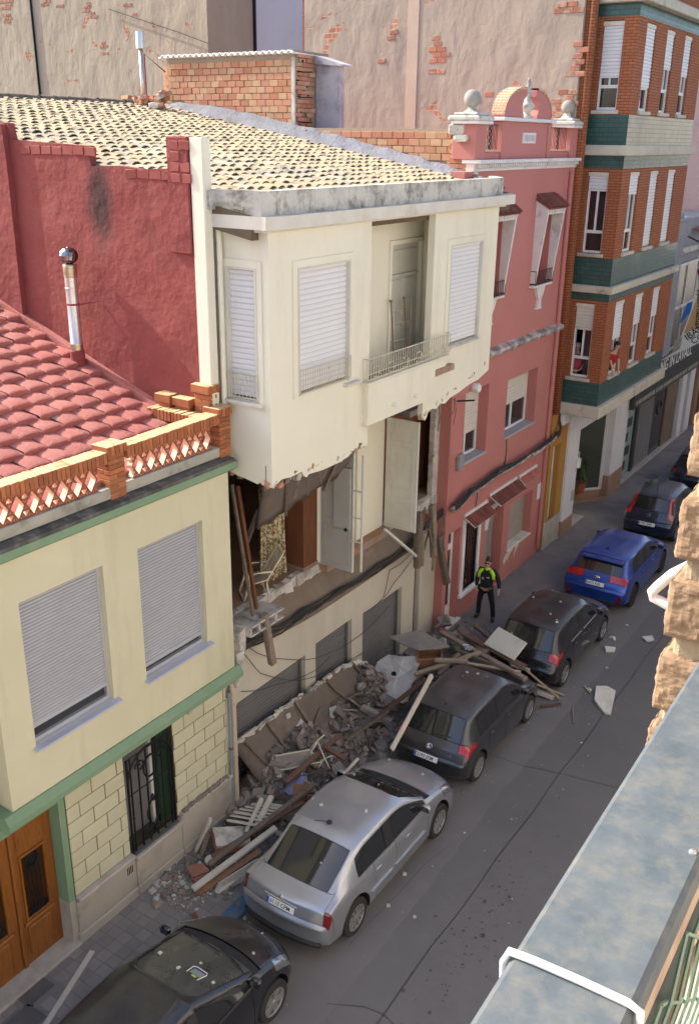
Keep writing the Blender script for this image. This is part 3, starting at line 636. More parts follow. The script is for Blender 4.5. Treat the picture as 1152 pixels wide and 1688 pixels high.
for k, (yy, tilt) in enumerate(((15.75, .12), (16.25, .1))):
    t = wthing('iron_rod', ['rusty rod leaning on the upper balcony door, nearer the hinge edge', 'dark iron rod with a round head leaning on the upper balcony door'][k], 'rod', (.5, yy, 7.62))
    b = MB(); b.tube([(.55, yy-.1, 7.63), (.29, yy+.12, 8.95)], .012, 6); b.build('shaft', M('rust%d' % k, (.2, .12, .06), (.12, .07, .04), .8, 8), t)
    b = MB(); b.lathe([(.0, -.03), (.03, -.02), (.03, .02), (0, .03)], 10, (.29, yy+.12, 8.96)); b.build('head', m_oldwood, t)
t = wthing('rusty_rack', 'rusty wire rack leaning against the upper balcony door', 'rack', (.3, 16.4, 8.2))
b = MB()
for zz in (8.05, 8.15, 8.42, 8.5, 8.72, 8.8, 8.9): b.tube([(.27, 15.98, zz+.02), (.27, 16.75, zz-.03)], .009 if zz not in (8.15, 8.5) else .016, 6)
for yy in (16.05, 16.7): b.tube([(.28, yy, 7.7), (.26, yy, 8.92)], .01, 6)
b.build('wires', m_railw, t)
def railing(par, pts, z0, z1, n, X, loops=False, name='railing', r=.008):
    g = MB(); (y0, y1) = pts
    for zz in (z0, z1): g.tube([(X, y0, zz), (X, y1, zz)], r*1.3, 6)
    for i in range(n+1):
        yy = y0+(y1-y0)*i/n; g.tube([(X, yy, z0), (X, yy, z1)], r, 5)
    if loops:
        for i in range(6):
            yc = y0+(y1-y0)*(i+.5)/6; g.tube([(X+.01, yc+.11*math.sin(2*PI*k/14), z0+.12+.1*math.cos(2*PI*k/14)) for k in range(14)], r*.9, 5, closed=True)
        g.tube([(X, y0, z0+.1), (X, y1, z0+.1)], r, 5)
    return g.build(name, m_railw, par)
g = railing(H2, (13.92, 16.95), 7.9, 8.27, 36, 1.04, True, 'balcony_railing', .009)
g = MB()
for zz in (7.9, 8.27): g.tube([(.8, 13.92, zz), (1.04, 13.92, zz)], .011, 6); g.tube([(.93, 16.95, zz), (1.04, 16.95, zz)], .011, 6)
for i in range(3): g.tube([(.84+i*.08, 13.92, 7.9), (.84+i*.08, 13.92, 8.27)], .008, 5)
g.build('railing_return', m_railw, H2)
# bay windows: frames, shutters, low rails, sills
def framed(y0, y1, z0, z1, X, ax='x'):
    b = MB(); s = -1 if ax == 'y' else 1; lo, hi = (X-.03, X+.022) if s > 0 else (X-.022, X+.03)
    b.wall(ax, lo, hi, y0-.12, y1+.09, z0-.02, z1+.11, [(y0-.001, y1+.001, z0-1, z1)]); o = b.build('window_surround', m_cream, H2)
    b = MB(); b.wall(ax, X-.06*s, X+.03*s, y0, y1, z0, z1, [(y0+.04, y1-.04, z0-.1, z1-.03)]); b.build('window_frame', m_paldoor, o)
    return o
o = framed(11.99, 13.47, 8.0, 10.0, BX); s = shutter(o, m_shutw, BX-.055, 12.02, 13.44, 8.03, 9.98, .085, .012)
g = railing(o, (12.02, 13.46), 8.04, 8.42, 22, BX+.05, False, 'window_rail', .007)
o = framed(17.0, 18.42, 7.97, 9.95, BX); s = shutter(o, m_shutw, BX-.055, 17.03, 18.39, 8.0, 9.93, .085, .012)
b = MB(); b.b2(BX-.1, BX+.06, 16.98, 18.45, 7.92, 7.965, bev=.008); b.build('sill', m_corn, o)
o = framed(.1, .70, 8.02, 10.04, 11.3, 'y'); s = shutter(o, m_shutw, 11.36, .13, .67, 8.05, 10.0, .085, .012, 'y', 'shutter', -1)
g = MB()
for zz in (8.06, 8.45): g.tube([(.12, 11.26, zz), (.7, 11.26, zz)], .011, 6)
for i in range(9): g.tube([(.12+i*.0725, 11.26, 8.06), (.12+i*.0725, 11.26, 8.45)], .008, 5)
g.build('window_rail', m_railw, o)
b = MB(); b.b2(.04, .8, 11.2, 11.3, 7.95, 8.01, bev=.01); b.build('sill', m_slabw, o)
b = MB(); b.tube([(.06, 11.23, 6.9), (.06, 11.23, 10.45), (.03, 11.25, 10.55)], .045, 10); b.build('downpipe', m_cream, H2, angle=50)
b = MB(); b.b2(.9, 1.03, 13.3, 13.75, 7.9, 7.95, bev=.015); b.build('loose_ledge', m_slabw, H2)
# cornice slab and parapet above
def jag(y0, y1, x, n, a): return [(x+U(-a, a), y0+(y1-y0)*i/n) for i in range(n+1)]
b = MB(); b.prism([(-.4, 11.12), (-.02, 11.12), (.5, 11.13), (1.02, 11.12)]+jag(11.3, 19.5, 1.075, 34, .012)+[(.6, 20.15), (-.4, 20.2)], 'z', 10.605, 10.79); b.build('cornice', m_slabw, H2)
b = MB(); b.prism([(-.4, 11.2), (.9, 11.2)]+jag(11.22, 19.3, .975, 20, .01)+[(.5, 19.95), (-.4, 20.1)], 'z', 10.56, 10.604); b.build('cornice_bed', m_slabw, H2)
b = MB(); b.prism([(0.02, 11.14), (.90, 11.18), (.93, 11.3), (.93, 19.2), (.4, 19.9), (.3, 19.8), (.79, 19.1), (.79, 11.34), (0.02, 11.3)], 'z', 10.791, 11.13); b.build('parapet', m_corn, H2)
for k in range(9):
    y = 11.5+k*.95; b = MB(); b.b2(.925, .936, y, y+.012, 10.8, 11.12); b.build('parapet_joint', m_corn, H2)
b = MB(); b.b2(-.1, .1, 11.03, 11.2, 10.85, 11.12, bev=.01); b.build('parapet_end', m_corn, H2)
# first floor: floor slab, room behind, walls that still stand
FZ = 3.8
b = MB(); b.prism([(11.2, FZ-.22), (11.2, FZ), (20.0, FZ), (20.0, FZ-.22)], 'x', -5, -.52); b.build('room_floor', m_floor, H2)
b = MB()
pp = [(y, FZ-.22-.02*math.sin(y*7)) for y in [11.2+i*.22 for i in range(41)]]
for i in range(40):
    x0, x1 = -.52+U(-.03, .1), -.52
    b.box((-.50+U(-.02, .06), 11.3+i*.215, FZ-.1), (.16, .23, .2), (U(-.1, .1), U(-.2, .2), U(-.1, .1)), jit=.03)
b.build('broken_floor_edge', m_plast, H2, kind='stuff')
b = MB(); ny = 30
for i in range(ny+1):
    y = 11.15+i*(18.6-11.15)/ny; sg = 2.72+.4*((14.9-y)/3.8)**2*(1.0 if y < 14.9 else .12)
    for (x, z) in ((-.52, FZ-.25), (-.45, FZ-.42+U(-.03, .03)), (-.36+.02*math.sin(y*3), sg+.36+U(-.03, .03)), (-.30+U(-.015, .015), sg+.1), (-.33, sg+.04), (-.42, sg+.02)): b.v.append((x, y, z))
for i in range(ny):
    for j in range(5): b.f.append([i*6+j, i*6+j+1, (i+1)*6+j+1, (i+1)*6+j]); b.m.append(0)
b.f = [f[::-1] for f in b.f]
b.build('torn_slab_face', m_brown, H2)
SH = [(11.75, 14.0, 0, 1.93), (14.37, 15.75, 0, 2.02), (16.2, 17.93, 0, 1.94)]
b = MB(); ny = 40; ys = sorted({11.14, 18.52, *[q for s_ in SH for q in s_[:2]], *[11.14+i*7.38/ny for i in range(ny+1)]})
b.wall('x', -.62, -.40, 11.14, 18.52, 0, 2.2, SH); top = [(y, 2.74+.4*((14.9-y)/3.8)**2*(1.0 if y < 14.9 else .12)) for y in ys]
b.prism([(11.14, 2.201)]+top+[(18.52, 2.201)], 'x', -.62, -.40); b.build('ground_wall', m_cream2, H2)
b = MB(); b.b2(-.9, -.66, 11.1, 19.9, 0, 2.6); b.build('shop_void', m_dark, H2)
for k, (y0, y1, z0, z1) in enumerate(SH):
    s = shutter(H2, m_garage, -.56, y0, y1, .0, z1, .075, .014, name='garage_shutter')
    b = MB(); b.b2(-.6, -.405, y0, y0+.004, 0, z1); b.b2(-.6, -.5, y1-.05, y1, 0, z1); b.build('shutter_guide', m_garage, H2)
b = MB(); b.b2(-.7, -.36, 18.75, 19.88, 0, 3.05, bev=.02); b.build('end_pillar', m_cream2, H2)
b = MB(); b.b2(-.62, -.5, 18.5, 18.76, 0, 3.0); b.build('pillar_recess', M('rust_brown', (.13, .07, .05), (.09, .05, .04), .8, 3), H2)
# first floor walls
b = MB(); b.b2(-.95, -.45, 14.46, 14.52, FZ, 6.6); b.b2(-.85, -.75, 14.5, 16.2, FZ, 7.2); b.b2(-.85, -.42, 15.9, 16.97, FZ, 7.2, bev=.01); b.b2(-.6, -.42, 14.46, 14.62, FZ, 6.6, bev=.01); b.build('inner_wall', m_cream, H2)
b = MB(); b.b2(-.75, -.2, 14.5, 16.95, FZ-.14, FZ+.012); b.build('niche_floor', m_floor, H2)
b = MB(); b.b2(-.9, -.42, 14.0, 14.455, FZ, 6.9, bev=.01); b.build('wood_clad_column', m_roomwood, H2)
b = MB(); b.b2(-.93, -.41, 13.98, 14.47, FZ+.001, FZ+.09, bev=.006); b.build('skirting', M('pale_skirting', (.3, .2, .15), (.24, .16, .12), .6, 3), H2)
b = MB(); b.b2(-1.0, -.95, 17.6, 19.95, FZ, 6.8); b.build('wood_panel', m_roomwood, H2)
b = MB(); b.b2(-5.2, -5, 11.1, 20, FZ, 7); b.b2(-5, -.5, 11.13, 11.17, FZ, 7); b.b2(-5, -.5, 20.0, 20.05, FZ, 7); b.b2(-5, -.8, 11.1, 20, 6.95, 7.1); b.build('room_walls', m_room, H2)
b = MB(); b.b2(-.6, -.42, 19.3, 19.55, 3.3, 6.55, bev=.03); b.build('torn_wall_edge', m_plast, H2)
b = MB(); b.tube([(-.33, 19.68, 3.2), (-.33, 19.68, 6.1)], .085, 12); b.b2(-.42, -.25, 19.6, 20.05, 3.05, 6.2, bev=.01); b.build('standing_pilaster', m_cream, H2)
b = MB(); b.tube([(-.3, 19.55, 6.12), (.15, 20.1, 6.1)], .02, 6); b.build('bent_bar', m_blackm, H2)
b = MB(); b.lathe([(.11, 0), (.11, .03), (.09, .04), (.001, .045)], 16, (-.4, 19.25, 4.75), Euler((0, PI/2, 0)).to_matrix()); b.build('round_box', m_railw, H2)
b = MB(); b.b2(-.45, .0, 17.3, 17.9, 6.28, 6.42, bev=.01); b.build('lamp_box', M('grey_box', (.2, .19, .18), (.25, .24, .22), .7, 3), H2)
# two tall doors left hanging open, at right angles to the front
def open_door(Y, x0, x1, z0, z1, mat, label, panels):
    t = wthing('hanging_door', label, 'door', (x0, Y, z0))
    b = MB(); b.b2(x0, x1, Y, Y+.045, z0, z1, bev=.006); leaf = b.build('leaf', mat, t)
    for (a, c, d, e) in panels:
        b = MB(); xa, xb = x0+(x1-x0)*a, x0+(x1-x0)*c
        b.wall('y', Y-.012, Y, xa, xb, z0+d, z0+e, [(xa+.025, xb-.025, z0+d+.025, z0+e-.025)]); b.b2(xa+.06, xb-.06, Y-.008, Y, z0+d+.06, z0+e-.06); b.build('panel', mat, t)
    b = MB(); b.b2(x1-.01, x1+.008, Y-.006, Y+.05, z0, z1); b.build('edge_strip', m_paldoor, t)
    return t
open_door(16.97, -.38, .40, FZ+.02, 6.32, m_paldoor, 'old white panelled door hanging open at the torn right part of the first floor', ((.12, .88, 2.0, 2.38), (.12, .88, .98, 1.92), (.12, .88, .70, .95), (.12, .88, .08, .62)))
t = open_door(14.48, -.36, .40, FZ+.02, 6.3, m_greydoor, 'tall grey white door hanging open beside the brown column', ((.1, .55, 1.05, 2.4), (.1, .9, .1, .92)))
b = MB(); b.b2(.0, .38, 14.40, 14.44, FZ+.95, 6.0, bev=.005); b.build('folded_leaf', m_greydoor, t)
b = MB()
for zz in (4.5, 5.0, 5.55): b.b2(.38, .62, 14.46, 14.48, zz, zz+.03)
b.b2(.6, .63, 14.45, 14.49, FZ+.1, 6.3); b.build('loose_rails', m_paldoor, t)
b = MB(); b.lathe([(.03, 0), (.035, .03), (.001, .05)], 8, (.3, 14.40, 4.75), Euler((PI/2, 0, 0)).to_matrix()); b.build('handle', m_blackm, t)
# ceiling of the broken bay hanging down
t = wthing('hanging_ceiling', 'brown slab of ceiling sagging under the broken left bay', 'ceiling slab', (.4, 12.8, 6.3))
b = MB(); C_ = [Vector(q) for q in ((.78, 11.35, 6.71), (.78, 14.0, 6.62), (.07, 14.62, 5.82), (-.12, 12.2, 5.38))]; gu, gv = 14, 5
for u in range(gu+1):
    for v in range(gv+1):
        p_ = C_[0].lerp(C_[1], u/gu).lerp(C_[3].lerp(C_[2], u/gu), v/gv); b.v.append(tuple(p_+Vector((0, 0, .02*mnoise.noise(p_*2.2)+(U(-.04, .04) if v == gv else 0)))))
b.f = [[u*(gv+1)+v, u*(gv+1)+v+1, (u+1)*(gv+1)+v+1, (u+1)*(gv+1)+v] for u in range(gu) for v in range(gv)]; b.m = [0]*len(b.f); q_ = b.build('slab', m_brownd, t, angle=20); so_ = q_.modifiers.new('t', 'SOLIDIFY'); so_.thickness = .07
def rib(p, q, s=.05):
    p, q = Vector(p), Vector(q); d = q-p; g = MB(); g.box((p+q)/2-Vector((0, 0, .03)), (s, s, d.length), d.to_track_quat('Z', 'Y').to_matrix()); return g.build('rib', m_oldwood, t)
rib((.7, 12.0, 6.6), (-.02, 12.9, 5.5)); rib((.72, 13.5, 6.58), (.08, 13.95, 5.68))
b = MB(); b.box((-.3, 12.25, 5.35), (.09, .06, 1.1), (.35, .5, .2), bev=.01); b.build('dangling_batten', m_oldwood, t)
# flowered curtain
def curtain(y0, y1, X, z0, z1, mat, par, name='curtain'):
    b = MB(); n = 44
    for i in range(n+1):
        u = i/n; y = y0+(y1-y0)*u
        for j in range(9):
            v = j/8; a = .05+.03*v; b.v.append((X+a*math.sin(u*2*PI*5.5+.6*math.sin(v*3))+.02*math.sin(9*u+4*v), y+.03*(v-.5)*math.sin(u*7)+.05*(1-v)*(u-.5), z1+(z0-z1)*v))
    b.f = [[i*9+j, (i+1)*9+j, (i+1)*9+j+1, i*9+j+1] for i in range(n) for j in range(8)]; b.m = [0]*len(b.f); return b.build(name, mat, par, True)
mc, T, bs = _mk('flowered_fabric'); v = T.nodes.new('ShaderNodeTexVoronoi'); v.inputs['Scale'].default_value = 9; T.links.new(_pos(T), v.inputs['Vector'])
c1 = _mix(T, _ramp(T, _noise(T, 16, 4, .6), .42, .55), (.58, .50, .34), (.15, .115, .045)); c1 = _mix(T, _ramp(T, v.outputs[0], .18, .3), (.40, .26, .10), c1); T.links.new(c1, bs.inputs['Base Color']); bs.inputs['Roughness'].default_value = .9
t = wthing('flowered_curtain', 'brown and cream flowered curtain hanging in the torn open room', 'curtain', (-.6, 13.3, FZ))
curtain(12.85, 13.62, -.62, FZ+.12, 6.2, mc, t, 'fabric')
b = MB(); b.tube([(-.62, 12.4, 6.22), (-.62, 14.0, 6.22)], .015, 8); b.build('rod', m_oldwood, t)
# poles leaning at the torn left edge
for k, (p, q, s, m, lb_) in enumerate((((.0, 11.40, 6.5), (-.02, 11.88, 3.86), .05, m_oldwood, 'pale brown pole leaning at the torn left edge of the open room'), ((-.06, 11.62, 6.4), (-.03, 12.0, 3.95), .06, m_roomwood, 'dark reddish pole leaning beside the pale pole in the open room'), ((-.02, 11.28, 6.7), (-.1, 11.32, 4.6), .07, m_oldwood, 'splintered post against the yellow house corner in the torn room'))):
    b = MB(); d = Vector(q)-Vector(p); b.box((Vector(p)+Vector(q))/2, (s, s, d.length), d.to_track_quat('Z', 'Y').to_matrix(), bev=.006, jit=.004); tag(b.build('leaning_pole', m), lb_, 'pole')
# folding chair on the torn floor
m_chairf = M('cream_tube', (.66, .60, .47), (.6, .54, .42), .45, 4, 0)
def lounge_chair(M4, label):
    t = wthing('folding_chair', label, 'chair', tuple(M4 @ Vector((0, 0, 0))))
    def tb(path, r=.018): 
        g = MB(); g.tube([M4 @ Vector(p) for p in path], r, 7); return g
    for s in (-1, 1):
        x = .25*s
        tb([(x, -.22, 0), (x, -.1, .36), (x, .28, .44), (x, .62, 1.0)] if s else 0).build('side_frame', m_chairf, t, True)
        tb([(x, .30, 0), (x, .26, .40)]).build('leg', m_chairf, t, True); tb([(x, -.24, 0), (x, -.12, .38)]).build('leg', m_chairf, t, True)
        tb([(x*1.05, -.12, .38), (x*1.1, -.13, .6), (x*1.1, .1, .63), (x*1.05, .38, .62)]).build('armrest', m_chairf, t, True)
    tb([(-.25, .62, 1.0), (.25, .62, 1.0)]).build('top_bar', m_chairf, t); tb([(-.25, -.24, .01), (.25, -.24, .01)]).build('foot_bar', m_chairf, t)
    b = MB()
    for i in range(15):
        u = i/14; p = Vector((-.25, .29+.33*u*.97, .45+.55*u*.97)); b.tube([M4 @ p, M4 @ (p+Vector((.5, 0, 0)))], .012, 5)
    b.build('back_cords', m_chairf, t)
    b = MB()
    for i in range(14):
        p = Vector((-.25, -.08+.025*i, .37+.0055*i)); b.tube([M4 @ p, M4 @ (p+Vector((.5, 0, 0)))], .011, 5)
    b.build('seat_cords', m_chairf, t)
    return t
lounge_chair(Matrix.Translation((-.62, 12.62, FZ)) @ Matrix.Scale(.88, 4) @ Euler((0, 0, 2.45+PI), 'XYZ').to_matrix().to_4x4(), 'cream tubular chair with corded back standing in the torn open room')
b = MB(); b.b2(-3.2, -2.2, 12.2, 13.6, FZ+.4, FZ+.6, bev=.03); b.b2(-3.1, -3.0, 12.3, 12.4, FZ, FZ+.4); b.b2(-2.4, -2.3, 13.4, 13.5, FZ, FZ+.4); o = b.build('dim_table', m_roomwood); tag(o, 'dark table deep inside the torn open room', 'table')
# cables sagging along the torn front
cb = wthing('cable_bundle', 'bundle of dusty cables strung along the torn edge above the garage shutters', 'cables', (-.2, 15, 3))
def sagline(pts, n=6):
    out = []
    for i in range(len(pts)-1):
        p, q = Vector(pts[i]), Vector(pts[i+1])
        for k in range(n):
            t_ = k/n; out.append(p.lerp(q, t_)+Vector((0, 0, -.05*math.sin(PI*t_)*U(.5, 1.2))))
    out.append(Vector(pts[-1])); return out
base = [gx(x, y, -.25) for x, y in ((386, 1068), (440, 1044), (500, 1008), (560, 975), (620, 938), (670, 900), (700, 868), (738, 832))]
for k in range(11):
    off = [Vector((U(-.05, .08), U(-.05, .05), U(-.10, .12))) for _ in base]
    b = MB(); b.tube(sagline([p+o_ for p, o_ in zip(base, off)]), U(.008, .02), 6); b.build('cable', m_cable if k % 3 else m_cableb, cb)
for k, px in enumerate((((400, 1060), (450, 1085), (520, 1085), (590, 1050), (640, 1000)), ((395, 1065), (430, 1110), (490, 1122), (530, 1110), (600, 1075)), ((398, 1140), (450, 1130), (520, 1105), (545, 1080)), ((690, 905), (650, 960), (628, 990), (600, 1010)), ((680, 910), (642, 940), (632, 985)))):
    b = MB(); b.tube(sagline([gx(x, y, -.36) for x, y in px], 4), .007, 5); b.build('cable', m_cable, cb)
# splintered beams and a broken hollow slab sticking out of the edge
def beam(p, q, s, m, label, cat='beam', name='broken_beam', w=None, tw=0, group=None):
    p, q = Vector(p), Vector(q); d = q-p; b = MB(); b.box((0, 0, 0), (s, w or s, d.length), bev=min(s, w or s)*.12, jit=s*.06)
    R = d.to_track_quat('Z', 'Y').to_matrix() @ Matrix.Rotation(tw, 3, 'Z'); b.v = [tuple(R @ Vector(v)+(p+q)/2) for v in b.v]
    o = b.build(name, m); tag(o, label, cat, group); return o
beam(gx(436, 1012, .15), gx(449, 1095, .15), .13, m_oldwood, 'splintered beam end hanging below the torn left edge above the garages')
beam(gx(690, 845, .1), gx(688, 935, .1), .16, m_oldwood, 'broken upright beam at the corner beside the open white door')
beam(gx(712, 832, .0), gx(714, 918, .0), .14, m_oldwood, 'broken beam stump hanging over the end pillar')
beam(gx(722, 885, .08), gx(736, 962, .08), .15, m_oldwood, 'loose beam dangling in front of the pink house white door')
beam(gx(634, 873, .1), gx(692, 922, .1), .06, m_paldoor, 'pale bent batten slanting below the open white door')
for k in range(14):
    p = gx(U(690, 735), U(835, 880), U(-.2, .1)); q = p+Vector((U(-.1, .2), U(-.4, .2), U(-.9, -.3)))
    beam(p, q, U(.03, .07), m_oldwood, 'splinter of timber hanging at the torn right corner', 'splinter', 'timber_splinter', group='splinters at the torn right corner')
t = wthing('hollow_slab', 'broken hollow clay slab jutting from the torn left edge', 'slab', (0, 11.9, 3.6))
b = MB()
for i in range(4):
    y0 = 11.55+i*.24
    for (dz0, dz1, dy0, dy1) in ((0, .03, 0, .24), (.17, .2, 0, .24), (0, .2, 0, .03)): b.b2(-.3, .2, y0+dy0, y0+dy1, 3.62+i*.0+dz0, 3.62+dz1)
b.build('block', m_plast, t)
b = MB(); b.box((-.05, 11.35, 3.6), (.4, .3, .5), (.2, .1, .3), jit=.06); b.box((0, 11.3, 3.1), (.25, .2, .7), (.1, .1, 0), jit=.05); b.build('masonry_stub', m_plast, t)
b = MB(); b.b2(-.4, -.05, 11.13, 11.35, 2.5, 3.6, bev=.03); b.build('torn_corner', m_plast, H2)

# ------------------------------------------------------------------ cream house roof
m_rt = M('old_roof_tile', (.58, .47, .29), (.46, .38, .26), .95, 9, .4, 60, .01, dirt=(.15, .14, .12), da=(.5, .64), ds=4.2, dm=.7, spec=.1, rcol=[(.56, .45, .28), (.52, .42, .27), (.40, .35, .27), (.53, .36, .24), (.47, .40, .29), (.58, .47, .30), (.28, .255, .215)], rand=.18)
m_rts = M('old_roof_tiles_mass', (.57, .455, .28), (.34, .29, .21), .95, 4.2, .4, 60, .01, dirt=(.15, .14, .12), da=(.5, .64), ds=4.2, dm=.7, spec=.1)
def rz2(x): return 10.98-.172*x
R2 = wthing('tiled_roof', 'weathered yellow and grey clay tile roof of the damaged house', 'roof', (-4, 15.5, 11))
b = MB(); b.prism([(.75, rz2(.75)-.06), (-9.2, rz2(-9.2)-.06), (-9.2, rz2(-9.2)-.3), (.75, rz2(.75)-.4)], 'y', 11.13, 19.98); b.build('roof_bed', M('shaded_roof_bed', (.16, .12, .075), (.11, .085, .055), .95, 5, .3, 40), R2)  # bed colour darkened to stand for shade in the tile hollows
def arab(bm, x, y, sc, rz_, ang_, n=5, L=.42):
    vs = []; w0, w1 = .118*sc, .095*sc
    for (u, wr, lift) in ((0, w0, .018), (L, w1, 0)):
        for j in range(n+1):
            a = PI*j/n; vs.append(Vector((-u, wr*math.cos(a), wr*.62*math.sin(a)+lift)))
    for j in range(n+1):
        a = PI*j/n; vs.append(Vector((0, (w0-.012)*math.cos(a), (w0-.012)*.58*math.sin(a)+.016)))
    for j in range(n+1):
        a = PI*j/n; vs.append(Vector((-.3, (w0-.03)*math.cos(a), (w0-.03)*.5*math.sin(a)+.008)))
    if bm is None: R = None
    else: R = Euler((U(-.05, .05), ang_, rz_)).to_matrix()
    k = n+1; fs = [[j+1, j, k+j, k+j+1] for j in range(n)]+[[j, j+1, 2*k+j+1, 2*k+j] for j in range(n)]+[[2*k+j, 2*k+j+1, 3*k+j+1, 3*k+j] for j in range(n)]
    if bm is None:
        q = MB(); q.add(vs, fs); return q
    bm.add([R @ v+Vector((x, y, rz2(x)-.03+U(-.004, .012))) for v in vs], fs)
ame = arab(None, 0, 0, 1, 0, 0).mesh('roof_tile', m_rt, True); ame.set_sharp_from_angle(angle=math.radians(42))
an2 = math.atan(.172); spots = []
for i in range(32):
    for j in range(40):
        x = .62-i*.33+U(-.03, .03); y = 11.24+j*.262+U(-.012, .012)
        if y > 19.9 or x < -9.1: continue
        spots.append((x, y))
spots.sort(key=lambda p: (Vector((p[0], p[1], rz2(p[0])))-CAM).length)
for (x, y) in spots[:300]: put('roof_tile', ame, R2, (x, y, rz2(x)-.03+U(-.004, .012)), (U(-.06, .06), an2+U(-.03, .03), U(-.07, .07)))
b = MB()
for (x, y) in spots[300:]: arab(b, x, y, 1, U(-.07, .07), an2+U(-.03, .03))
b.build('far_roof_tiles', m_rts, R2, angle=42, kind='stuff')
mr_ = MB(); mr_.lathe([(.12, 0), (.135, .45)], 12); rme = None
rq = MB(); vs = []
for (u, wr) in ((0, .14), (.5, .12)):
    for j in range(7): a = PI*j/6; vs.append((wr*math.cos(a), u, wr*.8*math.sin(a)))
rq.add(vs, [[j, j+1, 8+j, 7+j] for j in range(6)]); rme = rq.mesh('ridge_tile', M('dark_ridge_tile', (.11, .085, .07), (.2, .15, .11), .95, 6, .4, 50, dirt=(.3, .25, .18), da=(.55, .7), ds=4), True)
for i in range(20): put('ridge_tile', rme, R2, (-9.2, 11.1+i*.44, rz2(-9.2)+.0), (U(-.03, .03), U(-.04, .04), U(-.04, .04)))
b = MB(); b.b2(-12, -9.15, 11.1, 20, 11.5, rz2(-9.2)-.1); b.build('rear_roof', m_rts, R2)
# mortar fillet along the far party wall
m_fill = M('blue_grey_mortar', (.19, .19, .205), (.26, .255, .265), .95, 3, .8, 14, .03, dirt=(.26, .26, .3), da=(.45, .65), ds=2)
b = MB(); n = 40; v0 = []
for i in range(n+1):
    x = .1-i*9.0/n; h = (.16+.14*min(1, i/16)) if i < 34 else .3-.05*(i-33)*.5
    for (yy, zz) in ((19.7+U(-.03, .03), rz2(x)+.03), (19.88, rz2(x)+h*.6+U(-.015, .015)), (19.985, rz2(x)+h+U(-.03, .03)), (20.02, rz2(x)-.1)): b.v.append((x, yy, zz))
for i in range(n):
    for j in range(3): b.f.append([i*4+j, i*4+j+1, i*4+4+j+1, i*4+4+j]); b.m.append(0)
b.build('mortar_fillet', m_fill, R2)
# brick shed wall and the low brick wall, laid brick by brick
m_mort = M('mortar', (.40, .30, .22), (.32, .25, .19), .95, 4, .4, 40)
def brickwall(par, u0, u1, z0f, z1f, Y, bw=.262, bh=.145, skip=0.0, gap=.012, dep=.05):
    q = MB(); q.box((0, 0, 0), (bw-gap, dep, bh-gap), bev=.006); me = q.mesh('brick', m_hb); r = 0; z = 10.8
    while z < 14:
        x = u0-(bw/2 if r % 2 else 0)
        while x < u1:
            a, c = max(x, u0), min(x+bw, u1)
            if c-a > .06 and z+bh*.6 > z0f((a+c)/2) and z+bh <= z1f+.02 and random.random() >= skip:
                put('brick', me, par, ((a+c)/2, Y+U(-.006, .006), z+bh/2), (U(-.015, .015), U(-.012, .012), U(-.015, .015)), ((c-a-gap)/(bw-gap), 1, 1))
            x += bw
        z += bh; r += 1
SHED = wthing('brick_shed', 'brick rooftop shed with a white corrugated roof edge', 'shed', (-7, 20.3, 12))
b = MB(); b.b2(-9.05, -5.02, 20.03, 20.2, 10.5, 13.76); b.b2(-5.2, -5.03, 20.2, 21.5, 10.5, 13.76); b.b2(-9.05, -8.9, 20.2, 21.6, 10.5, 13.76); b.build('shed_wall', m_mort, SHED)
brickwall(SHED, -9.0, -5.05, lambda x: rz2(x)+.18, 13.62, 20.02)
q = MB(); q.box((0, 0, 0), (.05, .25, .09), bev=.006); pme2 = q.mesh('brick', m_hb)
for r in range(18):
    for k in range(3):
        if random.random() < .9: put('brick', pme2, SHED, (-5.0+U(-.03, .03), 20.12+k*.24+(.1 if r % 2 else 0), 11.95+r*.1), (U(-.04, .04), 0, U(-.08, .08)))
b = MB()
for k in range(30): b.b2(-4.985, -4.955, 20.05+U(0, .6), 20.09+U(0, .6), 12+U(0, 1.7), 12.04+U(0, 1.7))
b2_ = MB()
for k in range(26):
    y, z = 20.05+U(0, .62), 12.02+U(0, 1.6); b2_.b2(-4.975, -4.962, y, y+.035, z, z+.035)
b2_.build('brick_holes', m_dark, SHED, kind='stuff')
b = MB(); b.b2(-5.06, -4.96, 19.97, 20.03, 11.9, 13.6, bev=.01); b.build('mortar_edge', m_plast, SHED)
for z in (13.3, 12.75, 12.2):
    b = MB(); b.tube([(-4.9, 20.0, z), (-4.8, 20.1, z-.02), (-4.6, 20.2, z-.02)], .014, 6); b.build('iron_bracket', m_blackm, SHED)
b = MB(); n = 120
for i in range(n+1):
    x = -9.2+i*4.25/n; z = 13.72+.035*math.sin(x*2*PI/.19)
    b.v += [(x, 19.9, z), (x, 20.9, z-.02)]
b.f = [[2*i, 2*i+2, 2*i+3, 2*i+1] for i in range(n)]; b.m = [0]*n
o = b.build('corrugated_roof', m_white, SHED, True); sm = o.modifiers.new('t', 'SOLIDIFY'); sm.thickness = .02
b = MB(); b.b2(-5.0, -4.3, 20.9, 21.1, 11.5, 13.5); b.prism([(-5.0, 13.5), (-4.2, 13.44), (-4.2, 13.48), (-5.0, 13.7)], 'y', 20.8, 21.3); b.build('white_return', M('stained_whitewash', (.55, .53, .56), (.46, .44, .48), .9, 1.4, .3, 30, dirt=(.25, .22, .25), da=(.45, .65), ds=1.5), SHED)
b = MB(); b.b2(-9.75, -9.06, 20.6, 20.9, 11.9, 13.55); b.build('shed_side_pier', m_hb, SHED)
for r in range(14): put('brick', pme2, SHED, (-9.5+.12*(r % 2), 20.58, 12.1+r*.1), (0, 0, PI/2), (1, 1.1, 1))
LW = wthing('low_brick_wall', 'low wall of pale orange bricks at the far edge of the old tile roof', 'wall', (-2.5, 20, 11.5))
